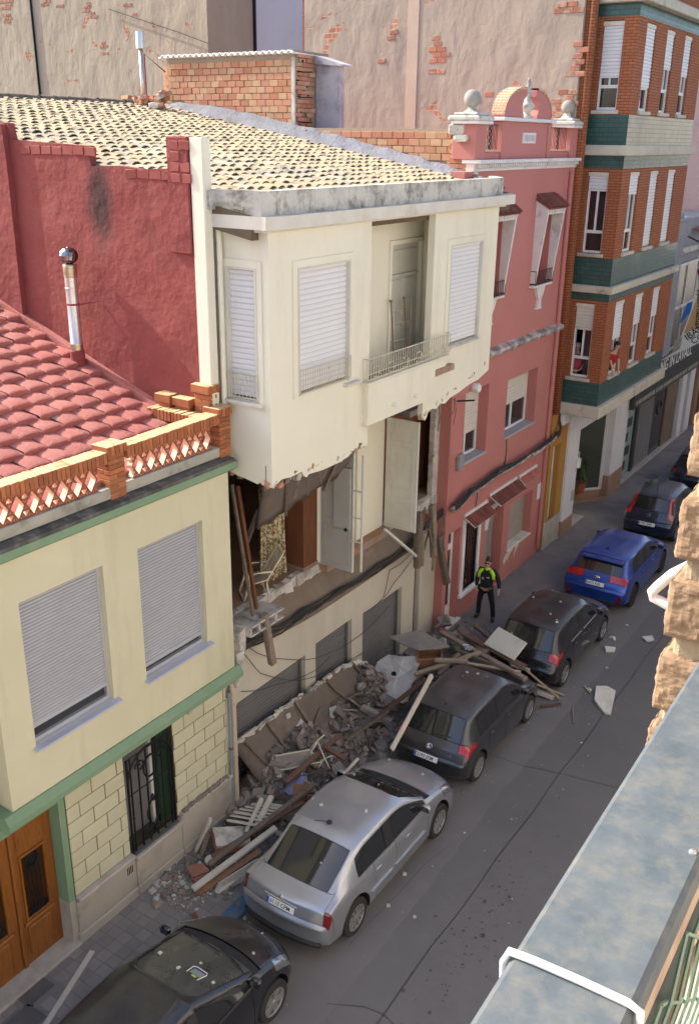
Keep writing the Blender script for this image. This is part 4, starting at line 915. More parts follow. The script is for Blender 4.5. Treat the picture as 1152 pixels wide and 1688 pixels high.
b = MB(); b.b2(-4.9, -.55, 20.03, 20.2, 10.3, 12.06); b.build('mortar_core', m_mort, LW)
brickwall(LW, -4.9, -.75, lambda x: rz2(x)+.2, 12.06-.0, 20.02, .28, .15)
for r in range(9):
    for k in range(2): put('brick', pme2, LW, (-.62+U(-.02, .02)+k*.2, 20.0, 11.0+r*.1), (0, 0, PI/2+U(-.05, .05)), (1.2, .95, 1))
b = MB(); b.b2(-.34, -.12, 19.95, 20.15, 10.6, 11.85, bev=.02); b.build('white_post', m_slabw, LW)
b = MB(); b.box((-.6, 20.0, 12.05), (.35, .3, .22), (.1, .1, .3), bev=.02, jit=.02); b.box((-.45, 19.95, 11.88), (.3, .3, .12), bev=.02, jit=.02); b.build('loose_block', m_corn, LW)
b = MB(); b.tube([(-4.6, 19.93, 12.0), (-4.3, 19.9, 11.75), (-4.0, 19.88, 11.7)], .03, 8); b.build('clay_pipe', m_lattice, LW)
for k in range(6): put('brick', bme, LW, (-.4+U(0, .9), 19.75, 10.95+U(0, .1)), (U(-.2, .2), U(-.2, .2), U(0, 3)))
# chimney tube and rubble wall behind the ridge
c0 = gy(237, 160, 19.2); c1 = gy(233, 52, 19.2)
t = wthing('metal_chimney', 'tall thin metal chimney tube rising behind the old tile roof', 'chimney', (c0.x, 19.2, c0.z))
hh_ = c1.z-c0.z
b = MB(); b.lathe([(.055, -.4), (.055, hh_-.35)], 18, c0); b.build('tube', m_steel, t, True)
b = MB(); b.lathe([(.105, hh_-.38), (.105, hh_-.02), (.1, hh_), (.09, hh_-.05)], 18, c0); b.build('cap', m_steel, t, angle=40)
b = MB(); b.tube([c0+Vector((.11, 0, -.2)), c0+Vector((.11, 0, hh_-.5)), c0+Vector((.5, .3, hh_-.9))], .018, 6); b.build('stay', m_redwall, t)
t = wthing('rubble_wall', 'low rough wall of broken brick and white plaster behind the roof ridge', 'wall', (-9.9, 19, 12.4))
p0, p1 = gy(165, 165, 18.9), gy(272, 165, 18.9)
for k in range(60):
    u = random.random(); b = MB(); s = U(.1, .2)
    b.box(p0.lerp(p1, u)+Vector((0, U(-.1, .1), U(-.35, .02)+.3*u-.12)), (s*1.4, s, s*.7), (U(-.3, .3), U(-.3, .3), U(-.3, .3)), bev=.012, jit=.02); b.build('brick' if k % 3 else 'plaster_lump', m_hb if k % 3 else m_plast, t)
# ------------------------------------------------------------------ the pink house
m_pink = M('pink_render', (.50, .20, .172), (.455, .175, .152), .85, .6, .15, 50, .005, dirt=(.34, .13, .115), da=(.58, .85), ds=.6, streak=True, dm=.6)
m_pinkd = M('pink_reveal', (.43, .155, .135), (.39, .14, .125), .85, .8, .15, 50)
m_whit = M('chalky_white', (.74, .70, .68), (.64, .60, .58), .85, 2, .2, 50, .006, dirt=(.36, .32, .31), da=(.55, .75), ds=2.5)
m_redtile = M('red_brown_tile', (.22, .07, .055), (.15, .05, .04), .85, 6, .3, 50, rand=.2, dirt=(.35, .28, .24), da=(.6, .75), ds=5)
m_creamsh = M('cream_shutter', (.66, .60, .50), (.6, .55, .46), .6, 2, 0)
XP = -.13
H3 = wthing('pink_house', 'pink house with white tiled window hoods and an ornate curved parapet', 'house', (0, 23, 0))
# openings: (y0,y1,z0,z1)
OW = [(20.2, 21.5, 4.43, 6.2), (22.62, 24.6, 4.5, 6.05)]
OT = [(20.62, 21.62, 8.35, 10.3), (23.62, 24.62, 8.35, 10.3)]
OG = [(19.7, 20.36, .1, 2.72), (20.6, 21.36, .8, 2.72), (21.9, 23.0, .1, 2.62), (23.42, 25.0, .98, 2.36)]
b = MB(); b.wall('x', XP-.34, XP, 19.5, 25.85, 0, 11.2, OW+OT+OG); b.build('front_wall', m_pink, H3)
b = MB(); b.b2(-10, -.6, 19.95+.06, 25.75, 0, 10.6); b.build('house_body', m_pinkd, H3)
for k, (y0, y1, z0, z1) in enumerate(OW):
    b = MB(); X = XP-.3; b.wall('x', X-.04, X+.02, y0, y1, z0, z1, [(y0+.05, y1-.06, z0+.05, z1-.02)]); b.b2(X-.04, X+.02, (y0+y1)/2-.03, (y0+y1)/2+.03, z0+.05, z1); fr = b.build('window_frame', m_white, H3)
    b = MB(); b.b2(X-.03, X-.02, y0+.05, y1-.06, z0+.05, z1); b.build('pane', m_glass, fr)
    shutter(H3, m_creamsh, X+.03, y0+.02, y1-.06, (5.0, 5.2)[k], z1, .085, .014)
    b = MB(); b.b2(XP-.3, XP+.03, y0-.02, y1+.02, z0-.06, z0+.004, bev=.01); b.build('sill', M('blue_grey_sill%d' % k, (.36, .34, .36), (.42, .4, .41), .8, 5), H3)
for k, (y0, y1, z0, z1) in enumerate(OT):
    X = XP-.24
    b = MB(); b.b2(X-.06, X, y0, y1, z0, z1); b.build('window_leaf', m_pinkd, H3)
    for s, yy in ((0, y0-.07), (1, y1)):
        b = MB(); b.prism([(XP-.001, 8.42), (XP+.13, 8.42), (XP+.34, 10.26), (XP-.001, 10.45)], 'y', yy, yy+.07); b.build('white_fin', m_whit, H3)
    b = MB(); b.b2(XP+.27, XP+.34, y0, y1, 10.13, 10.24); hb = b.build('hood', m_whit, H3)
    b = MB(); b.prism([(XP, 10.46), (XP+.40, 10.25), (XP+.40, 10.28), (XP, 10.62)], 'y', y0-.1, y1+.1); b.build('hood_bed', m_redtile, hb)
    q = MB()
    vs = []
    for (u, r) in ((0, .055), (.46, .045)):
        for j in range(6): a = PI*j/5; vs.append((-u, r*math.cos(a), r*.8*math.sin(a)))
    q.add(vs, [[j+1, j, 6+j, 7+j] for j in range(5)]); htm = q.mesh('hood_tile', m_redtile, True) if k == 0 else htm
    for i in range(9): put('hood_tile', htm, hb, (XP+.43, y0-.06+i*.14, 10.29), (0, math.atan(.75), U(-.04, .04)))
    for i in range(8):
        b = MB(); b.prism([(y0-.02+i*.14, 10.26), (y0+.04+i*.14, 10.26), (y0+.02+i*.14, 10.16)], 'x', XP+.341, XP+.37); b.build('hood_tooth', m_whit, hb)
    b = MB(); b.b2(XP, XP+.14, y0-.12, y1+.1, 8.30, 8.36, bev=.01); bl = b.build('balconet', m_whit, H3)
    g = MB()
    for zz in (8.4, 8.72): g.tube([(XP, y0-.08, zz), (XP+.15, y0-.08, zz), (XP+.15, y1+.06, zz), (XP, y1+.06, zz)], .011, 5)
    for i in range(13): yy = y0-.08+i*(y1-y0+.14)/12; g.tube([(XP+.15, yy, 8.36), (XP+.15, yy, 8.72)], .008, 5)
    g.build('balconet_rail', m_wiron, bl)
    b = MB(); b.prism([(y0+.2, 8.3), (y1-.2, 8.3), (y1-.3, 8.1), (y1-.42, 7.95), (y1-.4, 7.75), (y1-.32, 7.7), (y0+.32, 7.7), (y0+.4, 7.75), (y0+.42, 7.95), (y0+.3, 8.1)], 'x', XP, XP+.08); b.build('bracket', m_whit, bl)
b = MB(); n = 40; P = [(XP, 6.86), (XP+.12, 6.9), (XP+.17, 6.98), (XP+.14, 7.04), (XP, 7.1)]
for i in range(n+1):
    for (x, z) in P: b.v.append((x+(U(-.015, .015) if x > XP else 0), 20.0+i*5.85/n, z+U(-.008, .008)))
b.f = [[i*5+j, (i+1)*5+j, (i+1)*5+j+1, i*5+j+1] for i in range(n) for j in range(4)]; b.m = [0]*len(b.f)
b.build('string_course', M('lichened_ledge', (.62, .55, .52), (.50, .44, .42), .9, 3, .4, 40, dirt=(.12, .09, .075), da=(.40, .56), ds=2.6), H3)
b = MB(); b.tube([(XP+.05, 25.62, .3), (XP+.05, 25.62, 11.1)], .065, 10); b.b2(XP-.3, XP+.03, 25.7, 25.9, 0, 11.2, bev=.01); b.build('downpipe', m_pink, H3, angle=50)
# parapet
b = MB(); b.b2(XP-.3, XP+.16, 19.93, 26.0, 11.36, 11.44, bev=.01); b.b2(XP-.3, XP+.05, 19.98, 25.95, 11.2, 11.27, bev=.01); pc = b.build('parapet_cornice', m_whit, H3)
q = MB(); q.box((0, 0, 0), (.12, .055, .085), bev=.01); dm_ = q.mesh('dentil', m_whit)
for i in range(52): put('dentil', dm_, pc, (XP+.06, 20.06+i*.114, 11.315))
T0 = 11.44
def pblock(y0, y1, z1, x0=XP-.32, x1=XP, name='parapet_pier'):
    b = MB(); b.b2(x0, x1, y0, y1, T0, z1, bev=.012); return b.build(name, m_pink, H3)
pblock(19.92, 20.42, 12.16, XP-.55, XP+.02); pblock(21.28, 21.52, 12.25); pblock(23.95, 24.18, 12.25, XP-.28, XP-.003); pblock(25.45, 25.95, 12.16, XP-.5, XP+.02)
pblock(20.42, 21.28, 11.6, XP-.2, XP-.04, 'parapet_base'); pblock(24.18, 25.45, 11.6, XP-.2, XP-.04, 'parapet_base')
pblock(21.52, 23.95, 12.25, XP-.26, XP-.03, 'parapet_panel')
b = MB(); b.b2(XP-.06, XP, 22.45, 23.2, 11.78, 12.02, bev=.008); vp = b.build('vent_panel', m_whit, H3)
for i in range(9): b = MB(); b.b2(XP-.01, XP+.004, 22.52+i*.072, 22.552+i*.072, 11.83, 11.97); b.build('vent_slot', m_greyr, vp)
b = MB(); b.b2(XP-.36, XP+.08, 21.2, 24.25, 12.25, 12.33, bev=.012); b.build('parapet_coping', m_whit, H3)
for (y0, y1) in ((20.46, 21.26), (24.22, 25.43)):
    b = MB(); b.b2(XP-.22, XP, y0, y1, 11.601, 11.64, bev=.006); b.build('grille_ledge', M('peach_ledge', (.66, .40, .30), (.6, .36, .27), .8, 3) if y0 < 21 else bpy.data.materials['peach_ledge'], H3)
    g = MB(); n = 11 if y0 < 21 else 13
    for i in range(n): yy = y0+.04+i*(y1-y0-.08)/(n-1); g.tube([(XP-.1, yy, 11.64), (XP-.1, yy, 12.16)], .008, 5)
    g.tube([(XP-.1, y0, 12.16), (XP-.1, y1, 12.16)], .01, 5); yc = (y0+y1)/2
    for sg in (-1, 1): g.tube([(XP-.09, yc+sg*.06*math.sin(k*PI/3), 11.64+.52*k/12) for k in range(13)], .014, 5)
    g.build('parapet_grille', m_wiron, H3)
for (y, sc) in ((20.17, 1), (25.7, .92)):
    b = MB(); b.b2(XP-.55, XP+.12, y-.36, y+.36, 12.16, 12.22, bev=.01); b.build('pier_band', m_whit, H3)
    b = MB(); b.b2(XP-.62, XP+.14, y-.38, y+.38, 12.22, 12.33, bev=.03); b.b2(XP-.52, XP+.04, y-.3, y+.3, 12.33, 12.39, bev=.02); b.lathe([(.2, 12.385), (.1, 12.46), (.08, 12.52), (.1, 12.55)], 14, (XP-.24, y, 0)); b.build('pier_cap', m_corn, H3)
    b = MB(); r = .185*sc; b.lathe([(r*math.cos(a), 12.67+r*math.sin(a)) for a in [-1.45+2.99*i/12 for i in range(13)]], 20, (XP-.24, y, 0)); b.build('stone_ball', M('grey_stone', (.36, .34, .30), (.27, .255, .225), .95, 5, .4, 40, dirt=(.14, .13, .12), da=(.55, .7), ds=6) if y < 21 else bpy.data.materials['grey_stone'], H3, True)
# curved pediment split in the middle, with an urn
def ped(y0, y1, sgn):
    pts = []; n = 10
    for i in range(n+1):
        a = PI*i/n*.5; pts.append((y0+(y1-y0)*(1-math.cos(a)), 12.33+.07+.56*math.sin(a)))
    inner = [(y1+sgn*.0, 12.80), (y1-sgn*.12, 12.72), (y1-sgn*.18, 12.55), (y1-sgn*.08, 12.4), (y1-sgn*.08, 12.331)]
    return [(y0, 12.331)]+pts+[(y1+sgn*.05, 12.95), (y1+sgn*.05, 12.82)]+inner
for (a, c, s) in ((21.35, 22.5, 1), (24.05, 23.12, -1)):
    b = MB(); b.prism(ped(a, c, s), 'x', XP-.3, XP-.02); pp_ = b.build('pediment_scroll', m_pink, H3)
    b = MB()
    for i in range(11):
        t0 = PI*i/10*.5
        y, z = a+(c-a)*(1-math.cos(t0)), 12.40+.56*math.sin(t0)
        b.v += [(XP-.33, y-s*.03, z-.02), (XP+.0, y-s*.03, z-.02), (XP+.0, y, z+.045), (XP-.33, y, z+.045)]
    for i in range(10):
        for j in range(4): b.f.append([i*4+j, i*4+(j+1) % 4, i*4+4+(j+1) % 4, i*4+4+j]); b.m.append(0)
    b.build('pediment_brick_edge', Mbrick('pediment_brick', (.55, .22, .1), (.62, .32, .16), (.6, .5, .42), .09, .06) if s > 0 else bpy.data.materials['pediment_brick'], pp_)
b = MB(); b.lathe([(.15, 12.33), (.15, 12.38), (.09, 12.42), (.08, 12.46), (.15, 12.53), (.18, 12.6), (.15, 12.66), (.09, 12.70), (.075, 12.9), (.06, 13.0), (.045, 13.12), (.03, 13.16), (.025, 13.21), (0, 13.22)], 18, (XP-.12, 22.82, 0)); b.build('stone_urn', m_corn, H3, True)
# ground floor of the pink house
y0, y1, z0, z1 = OG[0]
b = MB(); X = XP-.25; b.wall('x', X, X+.05, y0+.02, y1, z0, z1, [(y0+.1, y0+.3, .5, 2.1), (y0+.36, y1-.08, .5, 2.1), (y0+.08, y1-.08, 2.25, 2.65)]); dr = b.build('glazed_white_door', m_white, H3)
b = MB(); b.b2(X+.01, X+.02, y0+.05, y1-.03, .4, 2.68); b.build('door_pane', m_glass, dr)
b = MB(); b.b2(XP-.3, XP+.1, y0, y1+.1, .07, .13, bev=.01); b.build('door_sill', m_whit, H3)
def gtiles(y0, y1, z0, dx, dz, n, mat, nm):
    b = MB(); b.prism([(XP, z0), (XP+dx, z0-dz), (XP+dx, z0-dz+.03), (XP, z0+.03)], 'y', y0, y1); h = b.build(nm, m_whit, H3)
    q = MB(); vs = []
    for (u, r) in ((0, .05), (dx*1.25, .042)):
        for j in range(6): a = PI*j/5; vs.append((-u, r*math.cos(a), r*.8*math.sin(a)))
    q.add(vs, [[j+1, j, 6+j, 7+j] for j in range(5)]); me = q.mesh('hood_tile', mat, True)
    for i in range(n): put('hood_tile', me, h, (XP+dx+.03, y0+.05+i*(y1-y0-.1)/(n-1), z0-dz+.03), (0, math.atan2(dz, dx), U(-.06, .06)))
    b = MB(); b.b2(XP, XP+.06, y0-.04, y1+.04, z0+.04, z0+.12, bev=.01); b.build('hood_strip', m_whit, h)
gtiles(20.5, 21.75, 2.9, .32, .2, 12, m_redtile, 'window_hood'); gtiles(21.98, 23.6, 3.02, .34, .2, 16, m_redtile, 'door_hood')
gtiles(23.85, 25.0, 3.0, .22, .16, 11, M('pink_painted_tile', (.42, .15, .12), (.36, .12, .1), .85, 4, rand=.1), 'window_hood')
b = MB(); y0, y1, z0, z1 = OG[1]; b.wall('x', XP-.1, XP+.04, y0-.13, y1+.13, z0-.1, z1+.12, [(y0, y1, z0, z1)]); b.b2(XP, XP+.09, y0-.2, y1+.16, z0-.13, z0-.04, bev=.008); b.build('white_surround', m_white, H3)
b = MB(); b.b2(XP-.3, XP-.28, y0, y1, z0, z1); b.build('window_pane', m_glass, H3)
g = MB()
for i in range(7): yy = y0+.06+i*(y1-y0-.12)/6; g.tube([(XP+.0, yy, z0), (XP+.0, yy, z1)], .013, 5)
for i in range(8):
    for s in (-1, 1): g.tube([(XP+.005, y0+.18+.4*(i % 2)+.1*math.cos(a*PI/5), z0+.25+i*.2+.1*math.sin(a*PI/5)*s) for a in range(8)], .012, 5)
g.build('window_grille', m_wiron, H3)
y0, y1, z0, z1 = OG[2]
b = MB(); b.b2(XP-.34, XP-.3, y0, y1, z0, z1); b.b2(XP-.3, XP-.27, y0+.08, y0+.5, z0+.1, z1-.1, bev=.01); b.b2(XP-.3, XP-.27, y0+.58, y1-.06, z0+.1, z1-.1, bev=.01); b.build('grey_door', M('grey_door', (.30, .29, .28), (.24, .23, .225), .6, 2), H3)
pts = [(y0, z1-.5)]+[(y0+.05+.5*(1-math.cos(PI/2*i/8)), z1-.5+.5*math.sin(PI/2*i/8)) for i in range(9)]+[(y1, z1), (y1, z1+.12), (y0-.12, z1+.12), (y0-.12, z1-.5)]
b = MB(); b.prism(pts, 'x', XP-.25, XP+.03); b.build('arched_trim', m_whit, H3)
y0, y1, z0, z1 = OG[3]
b = MB(); b.wall('x', XP-.3, XP-.24, y0, y1, z0, z1, [(y0+.06, y1-.06, z0+.05, z1-.05)]); b.build('window_frame', m_greyr, H3)
shutter(H3, M('beige_shutter', (.40, .34, .29), (.35, .30, .26), .7, 3), XP-.27, y0+.06, y1-.06, z0+.05, z1, .05, .012)
b = MB(); b.b2(XP-.32, XP+.05, y0-.03, y1+.02, z0-.05, z0+.01, bev=.01); b.build('sill', m_slabw, H3)
for q in ([(23.2, .72), (23.35, .86), (23.7, .9), (23.95, .98), (23.9, .86), (23.6, .74), (23.5, .6), (23.42, .72), (23.3, .55)], [(24.05, .95), (24.3, .98), (24.2, .84), (24.05, .7), (23.95, .55), (23.98, .72)]):
    b = MB(); b.prism(q, 'x', XP-.01, XP+.005); b.build('bare_plaster_scar', m_slabw, H3)
b = MB(); b.b2(XP, XP+.015, 25.35, 25.62, 1.9, 2.4, bev=.004); b.build('wall_plate', m_white, H3)
# bundle along the pink front
t = wthing('wall_cables', 'cables and a peeling white conduit running along the pink house front', 'cables', (.05, 23, 3.7))
line = [(0.02, 19.55, 3.45), (.05, 20.3, 3.66), (.05, 22, 3.73), (.05, 24, 3.68), (.05, 25.3, 3.7), (.05, 25.9, 3.78)]
b = MB(); b.tube(sagline(line, 5), .075, 8); b.build('conduit', M('peeling_conduit', (.62, .56, .52), (.35, .29, .26), .8, 9, .5, 30, dirt=(.1, .085, .075), da=(.5, .56), ds=7), t, True)
for k in range(6):
    b = MB(); b.tube(sagline([Vector(p)+Vector((U(.0, .09), 0, U(.02, .15))) for p in line], 4), U(.012, .025), 5); b.build('cable', m_cable, t)
b = MB()
for k in range(5): b.tube(sagline([(.02+.02*k, 25.85, 3.75), (.1, 26.2, 4.0-.05*k), (-.05, 26.4, 4.3), (-.1, 26.7, 4.35)], 4), .02, 5)
b.build('cable_tail', m_cable, t, kind='stuff')
for (y, zt, zb) in ((22.75, 4.5, 3.7), (21.1, 3.0, 3.6), (25.75, 5.0, 3.8)):
    b = MB(); b.tube([(XP+.02, y, zt), (XP+.04, y+.03, (zt+zb)/2), (XP+.02, y, zb)], .012, 5); b.build('loose_wire', m_cable, t)
b = MB(); b.b2(XP, XP+.12, 19.85, 20.1, 4.35, 4.75, bev=.02); tb_ = b.build('meter_box', M('grey_pvc', (.3, .29, .29), (.26, .25, .25), .6, 3)); tag(tb_, 'small grey box on the pink wall above the cables', 'box')
t = wthing('wall_siren', 'small round white alarm on the pink wall under the broken bay', 'alarm', (0, 20.5, 6.25))
b = MB(); b.lathe([(.1, 0), (.12, .03), (.12, .07), (.1, .09), (.12, .11), (.12, .15), (.09, .19), (0, .2)], 16, (XP, 20.55, 6.28), Euler((0, PI/2, 0)).to_matrix()); b.build('body', m_white, t, angle=40)

# ------------------------------------------------------------------ orange brick block
m_ob = Mbrick('orange_face_brick', (.44, .15, .06), (.37, .12, .05), (.15, .06, .04), .24, .072, .009)
m_ob2 = Mbrick('orange_edge_brick', (.38, .125, .048), (.32, .105, .042), (.12, .05, .03), .24, .072, .009)
def Mtile(name, c1, c2, dirt, da):
    m = Mbrick(name, c1, c2, (.5*c1[0], .5*c1[1], .5*c1[2]), .24, .115, .006, .25, dirt=dirt); m.node_tree.nodes['Principled BSDF'].inputs['Specular IOR Level'].default_value = .5; return m
m_gt = Mtile('green_glazed_tile', (.022, .085, .075), (.03, .105, .095), (.10, .16, .14), 0)
m_gt3 = Mtile('faded_tile', (.34, .32, .22), (.40, .37, .26), (.17, .17, .15), 0)
m_conc = M('stained_concrete_ledge', (.58, .52, .40), (.48, .44, .35), .9, 2, .3, 40, .01, dirt=(.17, .16, .14), da=(.54, .7), ds=2.2)
H4 = wthing('brick_apartment_block', 'orange brick apartment block with green tile bands and white roller shutters', 'apartment block', (0, 29.5, 0))
b = MB(); b.b2(-.12, -.1, 25.86, 25.861, 4, 5); 
b = MB(); b.b2(-9, -.10, 25.9, 33.0, 4.4, 20); b.build('brick_core', m_ob2, H4)
b = MB(); b.tube([(-.06, 26.05, 4.4), (-.06, 26.05, 19)], .13, 10); b.build('brick_edge_column', m_ob2, H4, True)
YB, XB, YE = 26.35, 1.05, 32.6
LV = [(4.38, 4.72, 5.38, 7.70, 7.92), (7.92, 8.12, 8.86, 11.18, 11.5), (11.5, 11.76, 12.5, 14.8, 15.1)]   # slab0, slab1, tiletop, bricktop, striptop
FW = [(27.05, 27.85), (28.85, 29.6), (30.6, 31.35)]
for k, (s0, s1, gt, bt, st) in enumerate(LV):
    tl = (m_gt, m_gt, m_gt3)[k]
    b = MB(); b.b2(-.09, XB+.13, YB-.13, YE+.12, s0+.001, s1, bev=.02); b.build('ledge', m_conc, H4)
    b = MB(); b.b2(-.09, XB, YB+.0, YE, s1, gt); b.build('tile_band', m_gt, H4)
    if k == 2:
        b = MB(); b.b2(XB, XB+.006, YB+.002, YE, s1, gt); b.build('faded_tile_band', m_gt3, H4)
    zt = bt
    b = MB(); b.wall('x', XB-.3, XB-.002, YB+.3, YE, gt, zt, [(a, c, gt+.05, zt-.08) for a, c in FW]); b.wall('y', YB+.002, YB+.3, -.09, XB-.002, gt, zt, [(.13, .68, gt+.05, zt-.08)]); b.build('bay_brickwork', m_ob, H4)
    b = MB(); b.b2(-.09, XB+.002, YB-.003, YE, bt, st); b.build('tile_strip', m_gt, H4)
    for w_, (a, c) in enumerate([(.13, .68)]+FW):
        z0, z1 = gt+.12, zt-.1; ax = 'y' if w_ == 0 else 'x'; A = (YB+.10, YB+.16) if ax == 'y' else (XB-.13, XB-.07)
        b = MB(); b.wall(ax, A[0], A[1], a, c, z0, z1, [(a+.05, (a+c)/2-.025, z0+.6, z1), ((a+c)/2+.025, c-.05, z0+.6, z1), (a+.05, c-.05, z0+.06, z0+.52)]); fr = b.build('window_frame', m_white, H4)
        b = MB()
        if k == 0 and w_ < 2: b.b2(*((a+.32, c, A[1]-.015, A[1], z0, z1) if ax == 'y' else (A[0], A[0]+.015, a, a+.2, z0, z1)))
        elif ax == 'y': b.b2(a, c, A[1]-.015, A[1], z0, z1)
        else: b.b2(A[0], A[0]+.015, a, c, z0, z1)
        b.build('pane', Mplain('wine_dark_glass', (.03, .018, .02), .06, 0, .7) if 'wine_dark_glass' not in bpy.data.materials else bpy.data.materials['wine_dark_glass'], fr)
        drop = {0: (.55, .62, .85, .9), 1: (.32, .28, .98, .98), 2: (.62, .78, .5, .5)}[k][w_] if k else (.32, .55, .42, .42)[w_]
        drop = {(2, 0): .62, (2, 1): .72, (2, 2): .45, (2, 3): .5, (1, 0): .2, (1, 1): .25, (1, 2): .99, (1, 3): .99, (0, 0): .33, (0, 1): .5, (0, 2): .42, (0, 3): .42}[(k, w_)]
        if ax == 'y': shutter(H4, m_shutw if k else m_creamsh, YB+.07, a+.02, c-.02, z1-.1-(z1-z0-.1)*drop, z1-.1, .085, .014, 'y', 'shutter', -1)
        else: shutter(H4, m_shutw, XB-.045, a+.02, c-.02, z1-.1-(z1-z0-.1)*drop, z1-.1, .085, .014)
        b = MB()
        if ax == 'y': b.b2(a, c, YB+.03, YB+.2, z1-.1, z1)
        else: b.b2(XB-.16, XB-.015, a, c, z1-.1, z1)
        b.build('shutter_box', m_creamsh, H4)
        b = MB()
        if ax == 'y': b.b2(a-.1, c+.08, YB-.06, YB+.2, z0-.1, z0-.01, bev=.01)
        else: b.b2(XB-.2, XB+.07, a-.1, c+.08, z0-.1, z0-.01, bev=.01)
        b.build('sill', m_conc, H4)
b = MB(); b.b2(-.09, XB+.25, YB-.2, YE+.2, 15.101, 15.35, bev=.02); b.build('ledge', m_conc, H4)
b = MB(); b.b2(-.09, XB+.05, YB, YE, 15.351, 18); b.build('upper_brickwork', m_ob, H4)
# party wall of the block: beige plaster with patches of bare brick
m_pw = Mbrick('plaster_with_bare_brick', (.50, .21, .12), (.44, .17, .10), (.52, .45, .37), .28, .15, .014, .95, patch=((.40, .335, .27), (.33, .275, .225), .63, .645, 1.1))
P4 = wthing('plastered_party_wall', 'tall rough beige plastered wall beside the orange block with patches of bare brick', 'wall', (-4.5, 25.85, 10))
b = MB(); b.b2(-8.85, -.2, 25.78, 25.89, 8, 20); b.build('plaster', m_pw, P4)
b = MB(); b.b2(-5.3, -4.95, 25.76, 25.79, 8, 20); b.build('plaster_rib', M('pale_rib', (.52, .41, .32), (.46, .36, .28), .95, 2, .5, 20), P4)
def patchb(cx, cz, w_, h_, par, Y, n=0, bw=.27, bh=.14):
    q = bpy.data.meshes.get('bare_brick') or None
    if q is None:
        t_ = MB(); t_.box((0, 0, 0), (.255, .04, .127), bev=.008); q = t_.mesh('bare_brick', M('old_bare_brick', (.40, .17, .105), (.33, .14, .09), .95, 9, .4, 60, dirt=(.42, .33, .25), da=(.48, .62), ds=6, rand=.18))
    r = 0; z = cz-h_/2
    while z < cz+h_/2:
        x = cx-w_/2+(bw/2 if r % 2 else 0)-U(0, .1); xe = cx+w_/2+U(-.1, .15)
        while x < xe:
            if random.random() < .78: put('brick', q, par, (x, Y+.012+U(-.008, .006), z), (U(-.03, .03), U(-.03, .03), U(-.03, .03)))
            x += bw
        z += bh; r += 1
for (x0, y0, x1, y1) in ((714, 55, 733, 118), (940, 62, 966, 122), (918, 2, 960, 18), (785, 147, 815, 165), (925, 145, 952, 190), (645, 45, 660, 62), (632, 88, 650, 100), (915, 165, 945, 205)):
    a, c = gy(x0, y1, 25.77), gy(x1, y0, 25.77); patchb((a.x+c.x)/2, (a.z+c.z)/2, abs(c.x-a.x)*.8, abs(c.z-a.z), P4, 25.775)
# mustard doorway, white shop front with a recessed diagonal window
m_mus = M('mustard_paint', (.44, .225, .05), (.38, .19, .045), .8, 1)
m_shopw = M('shop_white', (.70, .68, .68), (.64, .62, .63), .7, 1, .1, 50, dirt=(.5, .46, .44), da=(.6, .8), ds=1)
m_tan = M('tan_stone', (.36, .22, .15), (.32, .2, .14), .6, 2, .1, 60)
b = MB(); b.wall('x', -.35, -.06, 25.9, 27.25, 0, 4.4, [(26.15, 26.75, .1, 3.35)]); b.build('mustard_wall', m_mus, H4)
b = MB(); b.b2(-.07, -.045, 25.91, 27.24, .07, .95); b.build('stone_base', m_stone2, H4)
b = MB(); b.wall('x', -.3, -.24, 26.15, 26.75, .1, 3.35, [(26.22, 26.42, .5, 2.5), (26.48, 26.68, .5, 2.5), (26.22, 26.68, 2.75, 3.25)]); dr = b.build('white_door', m_white, H4)
b = MB(); b.b2(-.28, -.27, 26.2, 26.7, .45, 3.3); b.build('door_pane', m_glass, dr)
b = MB(); b.b2(-.4, .02, 27.25, 28.2, 0, 3.6, bev=.01); b.b2(-2.2, .0, 27.26, 33.1, 3.4, 4.38); b.b2(-.25, .02, 31.6, 32.3, .9, 3.42, bev=.01); b.b2(-.3, .02, 32.32, 33.05, .9, 3.42, bev=.01); b.build('shop_wall', m_shopw, H4)
for q in ((-.3, .03, 31.58, 32.3, .0, .9), (-.3, .03, 32.32, 33.05, 0, .9), (-.41, .03, 27.24, 28.21, 0, .6)): b = MB(); b.b2(*q, bev=.01); b.build('tan_base', m_tan, H4)
b = MB(); b.b2(-.32, -.28, 32.29, 32.33, 0, 3.4); b.build('wall_joint', m_dark, H4)
b = MB(); b.prism([(-1.7, 29.9), (-.25, 31.6), (-.2, 31.45), (-1.6, 29.75)], 'z', .08, .4); b.prism([(-2.0, 29.3), (.0, 31.6), (.05, 31.4), (-1.9, 29.0)], 'z', .075, .16); b.build('diagonal_step', m_tan, H4)
def diag(u, z, off=0): p = Vector((-1.68, 29.85, 0)).lerp(Vector((-.25, 31.55, 0)), u); n_ = Vector((1.7, -1.43, 0)).normalized(); return (p.x+n_.x*off, p.y+n_.y*off, z)
b = MB(); b.add([diag(0, .4), diag(1, .4), diag(1, 3.4), diag(0, 3.4)], [[0, 1, 2, 3]]); b.build('shop_window', Mplain('shop_glass', (.07, .075, .06), .05, 0, .7), H4)
b = MB()
for (p, q) in (((0, .42), (1, .42)), ((1, .4), (1, 3.4)), ((0, .4), (0, 3.4))): b.tube([diag(p[0], p[1], .02), diag(q[0], q[1], .02)], .06, 4)
b.build('white_frame', m_white, H4)
b = MB(); b.b2(-1.0, .0, 27.0, 29.5, .071, .08); b.b2(.02, .03, 27.9, 28.15, 1.1, 1.45); b.build('notice_plate', m_greyr, H4)
t = wthing('potted_palm', 'leafy potted palm standing in the diagonal shop window', 'plant', (-.75, 30.75, .4))
b = MB(); b.lathe([(.0, .42), (.2, .42), (.25, .75), (.27, .76), (.27, .8), (.2, .78), (0, .74)], 16, (-.72, 30.7, 0)); b.build('pot', m_lattice, t, angle=40)
